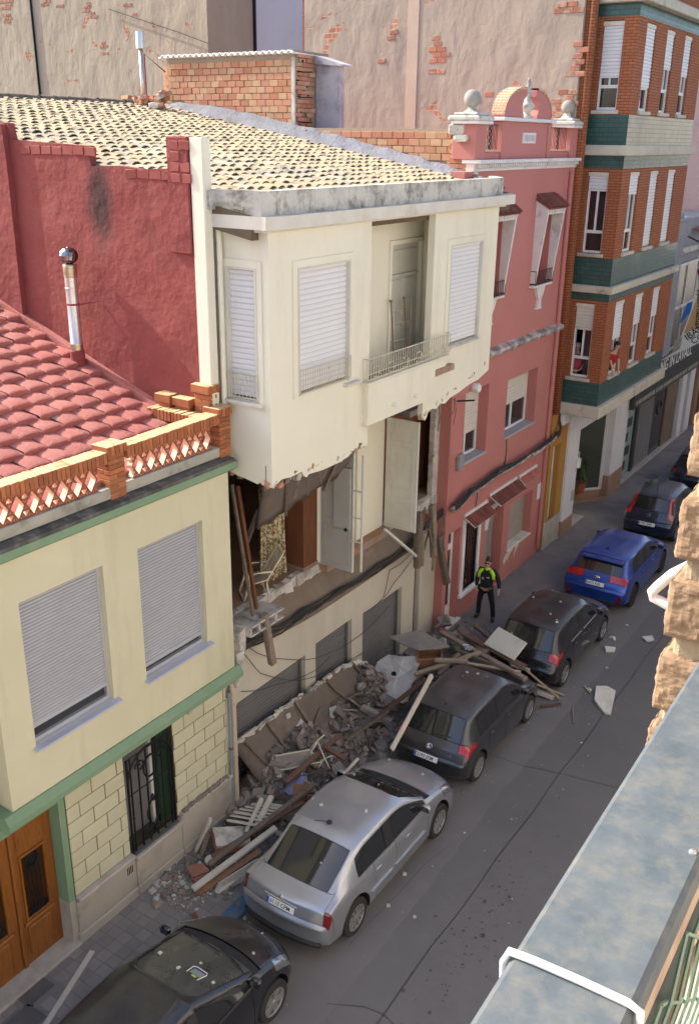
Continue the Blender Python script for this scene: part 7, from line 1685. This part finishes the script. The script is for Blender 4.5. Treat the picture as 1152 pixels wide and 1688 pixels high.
b = MB(); d = p1-p0; b.box((0, 0, 0), (.10, .05, d.length), None, 0, .006); b.box((.03, -.03, 0), (.03, .02, d.length), None, 0, .004); R = d.to_track_quat('Z', 'X').to_matrix(); b.v = [tuple(R @ Vector(v)+(p0+p1)/2) for v in b.v]
tag(b.build('white_batten', m_batten), 'long white moulded batten leaning on the rear corner of the grey hatchback', 'batten')
PL = [((758, 1036), .75, (800, 1075), .95, .16, .07, m_oldwood, 'dark weathered beam beside the pale door panel'), ((782, 1030), .5, (830, 1070), .72, .12, .1, m_oldwood, 'short dark beam standing out beyond the heap'),
 ((726, 1042), .9, (866, 1120), 1.0, .14, .09, m_oldwood, 'long dusty beam lying across the grey hatchback bonnet'), ((768, 1046), .95, (862, 1098), 1.02, .24, .03, m_redwood, 'red brown board under the pale door panel'),
 ((684, 1112), .95, (790, 1076), 1.12, .10, .07, m_paleb, 'pale timber with a pointed end crossing the heap'), ((724, 1086), 1.12, (858, 1108), 1.03, .07, .05, m_paleb, 'long pale lath over the grey hatchback windscreen'),
 ((716, 1088), 1.1, (770, 1090), 1.15, .12, .06, m_paleb, 'stubby pale plank with a rounded end on the heap'), ((722, 1112), .9, (756, 1078), 1.15, .09, .06, m_oldwood, 'grey timber propped up behind the grey hatchback roof'),
 ((700, 1104), .85, (745, 1086), 1.0, .06, .05, m_redwood, 'thin dark red stick beside the broken drawer'), ((750, 1070), 1.1, (845, 1108), 1.08, .09, .05, m_oldwood, 'narrow brown plank in the middle of the beam pile'),
 ((866, 1104), .6, (922, 1152), .04, .05, .04, m_paleb, 'thin pale lath sliding off the grey hatchback to the road'), ((884, 1128), .35, (930, 1146), .03, .05, .04, m_paleb, 'short pale lath on the road between the grey and black cars'),
 ((876, 1136), .12, (912, 1150), .06, .14, .10, m_rubl, 'white broken bar on the road between the grey and black cars'), ((890, 1164), .06, (924, 1160), .04, .05, .04, m_redwood, 'short red brown stick on the road by the grey front wheel'),
 ((318, 1466), .24, (455, 1364), .62, .11, .05, m_batten, 'long white plank running along the silver saloon'), ((325, 1474), .12, (430, 1402), .4, .10, .04, m_orangew, 'brown plank under the long white plank'),
 ((345, 1425), .3, (520, 1292), .8, .09, .05, m_oldwood, 'long dark beam behind the silver saloon'), ((350, 1412), .32, (500, 1322), .66, .08, .04, m_redwood, 'dark red beam beside the silver saloon roof edge'),
 ((323, 1402), .12, (347, 1350), .75, .10, .05, m_batten, 'cream plank leaning on the yellow house plinth'), ((332, 1412), .1, (343, 1374), .5, .08, .04, m_oldwood, 'narrow plank leaning beside the cream plank'),
 ((500, 1352), .6, (590, 1250), .95, .05, .04, m_batten, 'thin white rail along the silver saloon roof'), ((470, 1290), .75, (560, 1212), .95, .10, .07, m_redwood, 'dark red beam crossing the crushed chair'), ((535, 1230), .95, (570, 1252), .85, .10, .06, m_redwood, 'short dark red beam end by the crushed chair'),
 ((600, 1200), .7, (700, 1120), .9, .12, .05, m_redwood, 'red brown beam beside the grey hatchback tail'), ((596, 1165), .75, (645, 1190), .6, .13, .10, m_rub, 'grey concrete bar lying on the heap'), ((570, 1220), .8, (640, 1172), .75, .08, .05, m_oldwood, 'grey beam lying along the heap edge'),
 ((406, 1372), .35, (432, 1316), .62, .07, .05, m_batten, 'upright white lath nearest the slat pile'), ((424, 1360), .4, (448, 1312), .65, .10, .05, m_batten, 'upright white lath by the silver saloon')]
for (a, za, c, zb, w_, th, mt, lb_) in PL: plank(a, za, c, zb, w_, th, mt, lb_, 'plank', 'plank', None, U(-.4, .4))
plank((75, 1692), .09, (153, 1568), .10, .085, .035, m_batten, 'stray white batten lying alone on the pavement', 'batten', 'white_batten')
for k, (x, y) in enumerate(((375, 1352), (381, 1344), (386, 1338), (396, 1333), (405, 1329), (415, 1325), (425, 1322))):
    plank((x, y), .42+k*.012, (x+58, y+10), .46+k*.012, .085, .02, m_batten, 'white slat fanned out in a stack of slats on the rubble', 'slat', 'shutter_lath', 'white slats stacked on the rubble', U(.2, .5))
t = wthing('hollow_brick_panel', 'broken hollow brick panel with plastered face beside the white slats', 'brick panel', tuple(gz(385, 1380, .3)))
c = gz(382, 1378, .34); Rb = Euler((.15, .2, .9)).to_matrix(); b = MB(); b.box(c, (.62, .42, .03), Rb, bev=.01, jit=.01); b.build('plaster_face', m_plast, t)
for i in range(4):
    for (dz, sz) in ((-.03, .012), (-.09, .012), (-.15, .012)):
        b = MB(); b.box(c+Rb @ Vector((0, -.18+.12*i, dz)), (.6, .11, .016), Rb, bev=.003); b.build('brick_web', m_hb, t)
    b = MB(); b.box(c+Rb @ Vector((0, -.22+.12*i, -.085)), (.6, .014, .15), Rb); b.build('brick_web', m_hb, t)
sheet3('torn_sheet', [(352, 1471, .09), (360, 1456, .25), (420, 1418, .5), (440, 1412, .5), (432, 1432, .3), (395, 1455, .12), (362, 1473, .08)], m_batten, 'pale grey panel with a torn end beside the silver saloon bumper', 'panel', .025, .004)
sheet3('clay_tile', [(308, 1428, .22), (336, 1424, .3), (347, 1436, .26), (318, 1447, .16)], M('clay', (.33, .15, .095), (.27, .12, .08), .85, 4), 'large flat reddish clay tile on the pavement rubble', 'tile', .03, .0)
sheet3('clay_tile', [(318, 1448, .18), (345, 1438, .22), (352, 1450, .12), (324, 1460, .1)], bpy.data.materials['clay'], 'second clay tile tucked under the flat reddish one', 'tile', .03, .0)
sheet3('clay_shard', [(317, 1508, .09), (323, 1503, .2), (330, 1516, .18), (324, 1522, .09)], bpy.data.materials['clay'], 'reddish clay shard standing behind the near black car', 'shard', .02, .0)
for k, (a, c, e, f, lb_) in enumerate((((480, 1330, .45), (484, 1292, .85), (500, 1294, .85), (494, 1330, .45), 'upright orange brown board by the silver saloon, left one'), ((494, 1328, .45), (500, 1300, .8), (508, 1302, .8), (506, 1322, .48), 'upright orange brown board by the silver saloon, right one'))):
    sheet3('orange_board', [a, c, e, f], m_orangew, lb_, 'board', .03, 0)
b = MB(); c = gz(278, 1452, .1); vs = []
for u in (0, .34):
    for r in (.1, .085):
        for j in range(9): a = PI*j/8; vs.append((c.x+u*.4-.05, c.y+r*math.cos(a), c.z+.12-r*math.sin(a)+u*.5))
b.add(vs, [[j, j+1, 18+j+1, 18+j] for j in range(8)]+[[9+j+1, 9+j, 27+j, 27+j+1] for j in range(8)]+[[j+1, j, 9+j, 9+j+1] for j in range(8)]); tag(b.build('channel_tile', m_rubl), 'grey U shaped roof tile lying on the pavement', 'tile')
b = MB(); c = gz(347, 1418, .25); b.lathe([(0, .03), (.08, .03), (.1, .01), (.1, -.01), (0, -.02)], 14, c, Euler((.3, .2, 0)).to_matrix()); tag(b.build('pale_disc', m_batten), 'round pale wooden disc on the pavement rubble', 'disc')
t = wthing('fallen_grate', 'small rusty metal grate lying behind the near black car', 'grate', tuple(gz(312, 1526, .1)))
p, q = gz(296, 1520, .1), gz(334, 1514, .14); r_ = gz(293, 1540, .1)
for k in range(5): b = MB(); b.tube([p.lerp(r_, k/4), q.lerp(q+(r_-p), k/4)], .009, 5); b.build('bar', m_greyr, t)
b = MB(); b.tube([p, r_], .012, 5); b.tube([q, q+(r_-p)], .012, 5); b.build('rim', m_greyr, t)
# crushed second chair
t = wthing('crushed_chair', 'crushed pale tubular chair frame tipped over on the rubble', 'chair', tuple(gz(490, 1255, .7)))
A_ = [gz(x, y, z) for x, y, z in ((449, 1246, .85), (452, 1262, .72), (460, 1269, .66), (475, 1268, .66), (515, 1257, .75), (520, 1246, .85), (510, 1236, .95), (470, 1243, .92), (455, 1246, .9))]
b = MB(); b.tube(A_, .016, 6, closed=True); b.build('seat_frame', m_chairf, t, True)
b = MB(); b.add([p+Vector((0, 0, -.01)) for p in A_], [list(range(len(A_)))]); b.build('seat_panel', m_board, t)
for k, pts in enumerate((((510, 1236, .95), (522, 1222, 1.1), (535, 1211, 1.2)), ((515, 1250, .8), (512, 1240, .95), (524, 1222, 1.1)), ((524, 1224, 1.05), (535, 1250, .85), (543, 1266, .7)), ((492, 1266, .68), (498, 1274, .6), (497, 1284, .55)), ((500, 1272, .62), (508, 1260, .72), (530, 1256, .78)), ((528, 1254, .8), (546, 1246, .85), (556, 1248, .8)), ((535, 1250, .8), (525, 1265, .68)))):
    b = MB(); b.tube([gz(*q) for q in pts], .013, 6); b.build('tube', m_chairf, t, True)
b = MB(); c = gz(503, 1286, .62); n = 16
for i in range(7):
    for j in range(n): a = 2*PI*j/n; r = (.05+.10*i/6)*(1+.14*math.cos(a*5+i)); b.v.append((c.x+r*math.cos(a)-.03*i, c.y+r*math.sin(a)-.03*i, c.z+.12-.05*i))
b.f = [[i*n+j, i*n+(j+1) % n, (i+1)*n+(j+1) % n, (i+1)*n+j] for i in range(6) for j in range(n)]; b.m = [0]*len(b.f); tag(b.build('blue_cloth', M('blue_cloth', (.20, .22, .42), (.30, .32, .48), .8, 12), None, True), 'crumpled bluish cloth on the rubble by the silver saloon', 'cloth')
b = MB(); c = gz(771, 1068, 1.14)
for k in range(5): b.box(c+Vector((U(-.08, .08), U(-.08, .08), U(-.03, .05))), (.12, .08, .03), (U(0, 3), U(-.6, .6), U(0, 3)), jit=.02)
tag(b.build('pale_rag', M('pale_blue_rag', (.5, .52, .58), (.42, .44, .5), .85, 8)), 'small pale blue rag caught among the beams', 'rag')
# pale door panel on the black car
o = sheet3('pale_board', [(798, 1062, 1.02), (822, 1034, 1.32), (868, 1060, 1.36), (846, 1088, 1.06)], m_paldoor, 'pale door panel lying against the rear window of the black hatchback', 'panel', .05, 0)
p = gz(841, 1050, 1.27); b = MB(); b.prism([(0, -.1), (.05, .02), (.02, .12), (-.05, .0)], 'z', 0, .004); Rq = Euler((.55, -.1, .2)).to_matrix(); b.v = [tuple(Rq @ Vector(v)+p+Vector((0, -.01, .03))) for v in b.v]; b.build('green_stain', M('green_mark', (.25, .33, .22), (.3, .36, .26), .9, 5), o)
# pieces on the road
sheet3('plaster_slab', [(982, 1132, .05), (1000, 1132, .06), (1014, 1140, .06), (1010, 1160, .06), (1006, 1178, .05), (996, 1176, .03), (986, 1164, .04), (979, 1154, .05)], m_slabw, 'large white slab of plaster lying alone on the road', 'slab', .05, .004)
sheet3('plaster_piece', [(996, 1066, .05), (1014, 1068, .05), (1012, 1074, .04), (998, 1074, .04)], m_slabw, 'flat white plaster piece on the road beside the black hatchback', 'slab', .05, .004)
sheet3('roof_shard', [(1057, 1050, .04), (1074, 1048, .05), (1078, 1056, .05), (1066, 1058, .04)], m_rubl, 'grey shard on the road near the stone pilaster', 'shard', .03, .004)
for k, (x, y, s, lb_) in enumerate(((1012, 1052, .12, 'dusty lump on the road beside the black front wheel'), (1006, 1050, .1, 'small lump touching the dusty one by the black front wheel'), (972, 1136, .09, 'brownish stone on the road left of the white slab'), (965, 1172, .06, 'small white crumb on the road below the white slab'), (1033, 1030, .08, 'pale stone on the road by the blue car'), (683, 1510, .07, 'lone pale stone on the road beside the silver saloon'), (640, 1492, .07, 'flat pale stone by the silver saloon sill'), (667, 1440, .06, 'small stone under the silver saloon door'), (404, 1512, .06, 'white crumb on the road behind the silver bumper'), (410, 1522, .05, 'smaller white crumb behind the silver bumper'), (386, 1520, .09, 'greenish stone on the road behind the silver bumper'), (1000, 1100, .05, 'tiny pale stone on the open road'))):
    p = gz(x, y, .03); chunk(p.x, p.y, .02, s, True, None, lb_)
plank((962, 1130), .03, (972, 1142), .03, .03, .03, m_paleb, 'tiny stick on the road left of the white slab', 'stick', 'stick'); plank((943, 1165), .02, (945, 1193), .02, .03, .02, m_oldwood, 'thin grey stick lying on the road by the grey car', 'stick', 'stick')
for k in range(26):
    p = gz(U(255, 390), U(1432, 1492), .1); chunk(p.x, p.y, .1, U(.05, .14), k % 3 == 0, 'broken bits on the pavement by the plinth', 'broken masonry bit on the pavement below the plinth', True)
for k in range(30):
    p = gz(U(690, 790), U(1040, 1075), .25); chunk(p.x, p.y, U(.15, .6), U(.1, .3), k % 5 == 0, 'lumps under the beam pile', 'lump of masonry under the pile of beams')
# damp spots on the road
b = MB()
for k in range(170):
    x, y = random.gauss(5.1, .28), random.gauss(10.9, 1.35); r = abs(random.gauss(0, .012))+.004; n = 8
    o0 = len(b.v); b.v += [(x+r*math.cos(2*PI*j/n)*U(.8, 1.2), y+r*math.sin(2*PI*j/n)*U(.8, 1.3), .0085) for j in range(n)]; b.f.append([o0+j for j in range(n)]); b.m.append(0)
b.build('oil_spots', Mplain('oil_spot', (.065, .06, .06), .6), road, kind='stuff')
# ------------------------------------------------------------------ people
def skin(name, joints, edges, mat, parent=None, lv=2, root=0):
    """joints: (x,y,z,r[,r2]) -> one continuous skinned surface"""
    me = bpy.data.meshes.new(name); me.from_pydata([j[:3] for j in joints], edges, []); o = bpy.data.objects.new(name, me); COL.objects.link(o)
    o.modifiers.new('skin', 'SKIN').use_smooth_shade = True
    for i, v in enumerate(me.skin_vertices[0].data):
        j = joints[i]; v.radius = (j[3], j[4] if len(j) > 4 else j[3]); v.use_root = (i == root)
    s = o.modifiers.new('sub', 'SUBSURF'); s.levels = lv; s.render_levels = lv
    em = bpy.data.meshes.new_from_object(o.evaluated_get(bpy.context.evaluated_depsgraph_get())); bpy.data.objects.remove(o); em.name = name
    em.materials.clear(); em.materials.append(mat); em.polygons.foreach_set('use_smooth', [True]*len(em.polygons)); return link(name, em, parent)
m_skin = M('skin', (.55, .33, .25), (.5, .29, .22), .55, 8, 0); m_hairb = M('brown_hair', (.06, .028, .016), (.09, .04, .02), .5, 30, .5, 80)
m_uni = M('black_uniform', (.012, .013, .018), (.02, .021, .027), .8, 10, .2, 60); m_hv = M('high_vis', (.45, .80, .03), (.38, .70, .03), .6, 8, 0); m_boot = Mplain('black_boot', (.01, .01, .01), .45)
def ell(b, c, r, n=14, mfun=None):
    pr_ = [(r[0]*math.cos(a), r[2]*math.sin(a)) for a in [-PI/2+PI*i/10 for i in range(11)]]; q = MB(); q.lathe([(max(0, x), z) for x, z in pr_], n)
    b.add([(v[0]+c[0], v[1]*r[1]/r[0]+c[1], v[2]+c[2]) for v in q.v], q.f)
def hand_edges(J, E, wrist, d, side, palm=.05):
    """palm and five separate fingers growing from a wrist joint; d = direction of the hand, side = thumb side"""
    d = Vector(d).normalized(); sd = (Vector(side)-d*d.dot(Vector(side))).normalized(); up = d.cross(sd); w0 = Vector(J[wrist][:3])
    J.append((*(w0+d*.05), .026, .018)); E.append((wrist, len(J)-1)); pm = len(J)-1
    J.append((*(w0+d*.085), .030, .014)); E.append((pm, len(J)-1)); kn = len(J)-1
    for k, L_ in enumerate((.058, .068, .062, .048)):
        a = w0+d*.095+sd*(.027-.018*k); J.append((*a, .009)); E.append((kn, len(J)-1)); p0 = len(J)-1
        J.append((*(a+d*L_*.55+up*.008), .008)); E.append((p0, len(J)-1)); J.append((*(a+d*L_*.9+up*.028), .007)); E.append((len(J)-2, len(J)-1))
    J.append((*(w0+d*.05+sd*.04), .011)); E.append((pm, len(J)-1)); J.append((*(w0+d*.085+sd*.05+up*.01), .009)); E.append((len(J)-2, len(J)-1))
# policewoman: local frame, facing -y, feet on z=0
px_, py_ = .47, 20.85
t = thing('person', 'police officer in black with yellow shoulder panels and dark glasses standing on the pavement', 'person', (px_, py_, .078), .12)
HL, HR = (-.10, 0, .90), (.10, 0, .90)      # viewer's left / right
J = [(0, 0, .92, .13, .10), (0, .0, 1.08, .125, .09), (0, .0, 1.25, .15, .10), (0, .0, 1.38, .13, .085), (0, -.01, 1.46, .05), (0, -.025, 1.535, .05), (0, -.03, 1.60, .072, .085), (0, -.02, 1.66, .062, .075)]
E = [(0, 1), (1, 2), (2, 3), (3, 4), (4, 5), (5, 6), (6, 7)]
def limb(J, E, a, pts):
    for p in pts: J.append(p); E.append((a, len(J)-1)); a = len(J)-1
    return a
limb(J, E, 0, [(-.10, .0, .86, .085), (-.15, .0, .66, .07), (-.18, .02, .46, .055), (-.19, .05, .27, .052), (-.20, .06, .09, .04), (-.21, -.03, .035, .038, .03), (-.215, -.12, .03, .034, .026)])
limb(J, E, 0, [(.10, .0, .86, .085), (.15, -.01, .66, .07), (.19, -.0, .46, .055), (.215, .0, .27, .052), (.23, .0, .09, .04), (.26, -.08, .035, .038, .03), (.28, -.16, .03, .034, .026)])
wl = limb(J, E, 3, [(-.17, .0, 1.39, .058), (-.24, .02, 1.22, .045), (-.265, .0, 1.06, .038), (-.255, -.05, .90, .028)]); hand_edges(J, E, wl, (.05, -.25, -1), (.3, -1, 0))
wr = limb(J, E, 3, [(.17, .0, 1.39, .058), (.27, .03, 1.24, .045), (.325, .0, 1.08, .038), (.36, -.09, .95, .028)]); hand_edges(J, E, wr, (.15, -.6, -1), (-.4, -1, 0))
skin('body', J, E, m_skin, t)
J2 = [(0, 0, .87, .165, .125), (0, .0, 1.06, .175, .13), (0, .0, 1.25, .205, .14), (0, .0, 1.38, .17, .115), (0, .0, 1.43, .08)]; E2 = [(0, 1), (1, 2), (2, 3), (3, 4)]
limb(J2, E2, 3, [(-.18, .0, 1.39, .078), (-.25, .02, 1.22, .066), (-.27, .0, 1.06, .058), (-.258, -.045, .92, .045)]); limb(J2, E2, 3, [(.18, .0, 1.39, .078), (.275, .03, 1.24, .066), (.33, .0, 1.08, .058), (.357, -.085, .965, .045)])
skin('jacket', J2, E2, m_uni, t)
J3 = [(0, 0, .95, .15, .12)]; E3 = []
limb(J3, E3, 0, [(-.10, .0, .84, .10), (-.15, .0, .66, .085), (-.18, .02, .46, .07), (-.19, .05, .27, .066), (-.20, .06, .06, .062)]); limb(J3, E3, 0, [(.10, .0, .84, .10), (.15, -.01, .66, .085), (.19, -.0, .46, .07), (.215, .0, .27, .066), (.23, .0, .06, .062)])
skin('trousers', J3, E3, m_uni, t)
for s in ((-.20, .06, -.215, -.13), (.23, .0, .285, -.17)): skin('boot', [(s[0], s[1]+.02, .12, .055), (s[0], s[1], .05, .055), (s[2], s[3], .042, .046, .04)], [(0, 1), (1, 2)], m_boot, t)
for s in (-1, 1): skin('high_vis_shoulder', [(s*.085, -.075, 1.45, .04, .035), (s*.14, -.085, 1.42, .062, .05), (s*.19, -.085, 1.33, .062, .05), (s*.20, -.10, 1.2, .035, .035)], [(0, 1), (1, 2), (2, 3)], m_hv, t, 2)
skin('neck_scarf', [(0, -.03, 1.42, .085, .07), (0, -.045, 1.47, .072, .066), (0, -.045, 1.50, .068, .064)], [(0, 1), (1, 2)], m_hv, t)
b = MB(); b.box((0, -.125, 1.2), (.20, .05, .2), None, 0, .025); b.build('vest_front', m_uni, t)
b = MB(); ell(b, (0, 0, .955), (.185, .145, .03)); b.build('belt', m_boot, t, True); b = MB(); b.box((.12, -.12, .93), (.04, .03, .12), None, 0, .008); b.build('belt_keys', m_chrome, t); b = MB(); b.box((-.19, -.02, .9), (.06, .1, .14), None, 0, .015); b.build('holster', m_boot, t)
b = MB(); b.box((.07, -.155, 1.26), (.07, .006, .022)); b.build('name_strip', m_white, t); b = MB(); b.lathe([(0, .01), (.03, .008), (.035, 0)], 12, (-.07, -.152, 1.22), Euler((PI/2, 0, 0)).to_matrix()); b.build('badge', m_greyr, t)
b = MB(); ell(b, (0, .035, 1.668), (.082, .078, .082)); b.build('hair', m_hairb, t, True); b = MB(); ell(b, (0, .0, 1.76), (.045, .045, .04)); b.build('hair_bun', m_hairb, t, True)
b = MB(); b.box((0, -.105, 1.635), (.135, .03, .035), None, 0, .012); b.build('dark_glasses', Mplain('dark_lens', (.008, .008, .008), .1, 0, .8), t)
b = MB(); ell(b, (0, -.118, 1.605), (.013, .018, .022)); b.build('nose', m_skin, t, True); b = MB(); ell(b, (0, -.108, 1.57), (.024, .008, .007)); b.build('mouth', M('lips', (.4, .15, .13), (.38, .14, .12), .5), t, True)
for s in (-1, 1): b = MB(); ell(b, (s*.078, -.02, 1.61), (.012, .02, .03)); b.build('ear', m_skin, t, True)
# elderly woman behind the side window
m_pinkc = M('pink_top', (.34, .05, .08), (.3, .04, .07), .8, 6, 0); m_greyh = M('grey_hair', (.42, .40, .38), (.5, .48, .45), .6, 30, .5, 80); m_redc = M('red_shirt', (.36, .012, .016), (.3, .01, .014), .75, 6, 0)
def bust(name, label, loc, rz, hair, shirt, arms, lean=0.0, sc=1.0):
    t = thing(name, label, 'person', loc, rz); t.scale = (sc, sc, sc)
    J = [(0, 0, .0, .15, .11), (0, -lean*.3, .22, .16, .11), (0, -lean*.7, .42, .14, .09), (0, -lean*.9-.01, .52, .05), (0, -lean-.03, .60, .055), (0, -lean-.05, .67, .072, .085), (0, -lean-.045, .73, .062, .07)]; E = [(i, i+1) for i in range(6)]
    for a in arms:
        w_ = limb(J, E, 2, a[:-2]); hand_edges(J, E, w_, a[-2], a[-1])
    skin('body', J, E, m_skin, t)
    JS = [(j[0], j[1], j[2], j[3]*1.38, (j[4] if len(j) > 4 else j[3])*1.45) for j in J[:3]]+[(0, -lean*.8, .48, .085)]; ES = [(0, 1), (1, 2), (2, 3)]
    for a in arms: limb(JS, ES, 2, [(p[0], p[1], p[2], p[3]*1.35) for p in a[:2]])
    skin('shirt', JS, ES, shirt, t)
    b = MB(); ell(b, (0, -lean-.02, .725), (.088, .1, .085)); ell(b, (0, -lean+.02, .69), (.085, .075, .09)); b.build('hair', hair, t, True)
    for s in (-1, 1):
        b = MB(); ell(b, (s*.03, -lean-.127, .68), (.012, .008, .008)); b.build('eye', m_dark, t, True); b = MB(); ell(b, (s*.078, -lean-.04, .67), (.012, .02, .03)); b.build('ear', m_skin, t, True)
    b = MB(); ell(b, (0, -lean-.135, .655), (.013, .018, .022)); b.build('nose', m_skin, t, True); b = MB(); ell(b, (0, -lean-.125, .62), (.024, .008, .006)); b.build('mouth', bpy.data.materials['lips'], t, True)
    return t
bust('person', 'grey haired person in a pink top behind the brick block side window', (.19, 26.72, 5.62), .25, m_greyh, m_pinkc, [[(-.16, .0, .42, .055), (-.2, -.03, .24, .045), (-.17, -.1, .08, .035), (-.08, -.14, .02, .026), (1, -.3, -.2), (0, 0, 1)], [(.16, .0, .42, .055), (.2, -.03, .24, .045), (.17, -.1, .08, .035), (.1, -.14, .02, .026), (-1, -.3, -.2), (0, 0, 1)]])
bust('person', 'dark haired child in a red shirt leaning out of a brick block window', (.92, 27.38, 5.72), PI/2-.3, M('dark_hair', (.012, .009, .008), (.02, .015, .012), .5, 30), m_redc, [[(-.16, -.08, .40, .05), (-.2, -.2, .2, .04), (-.18, -.26, .04, .032), (-.18, -.3, -.1, .025), (0, -.2, -1), (.6, -1, 0)], [(.16, -.08, .40, .05), (.2, -.2, .2, .04), (.15, -.26, .02, .032), (.1, -.3, -.12, .025), (0, -.2, -1), (-.6, -1, 0)]], .22, .95)
# dark room behind the two open windows
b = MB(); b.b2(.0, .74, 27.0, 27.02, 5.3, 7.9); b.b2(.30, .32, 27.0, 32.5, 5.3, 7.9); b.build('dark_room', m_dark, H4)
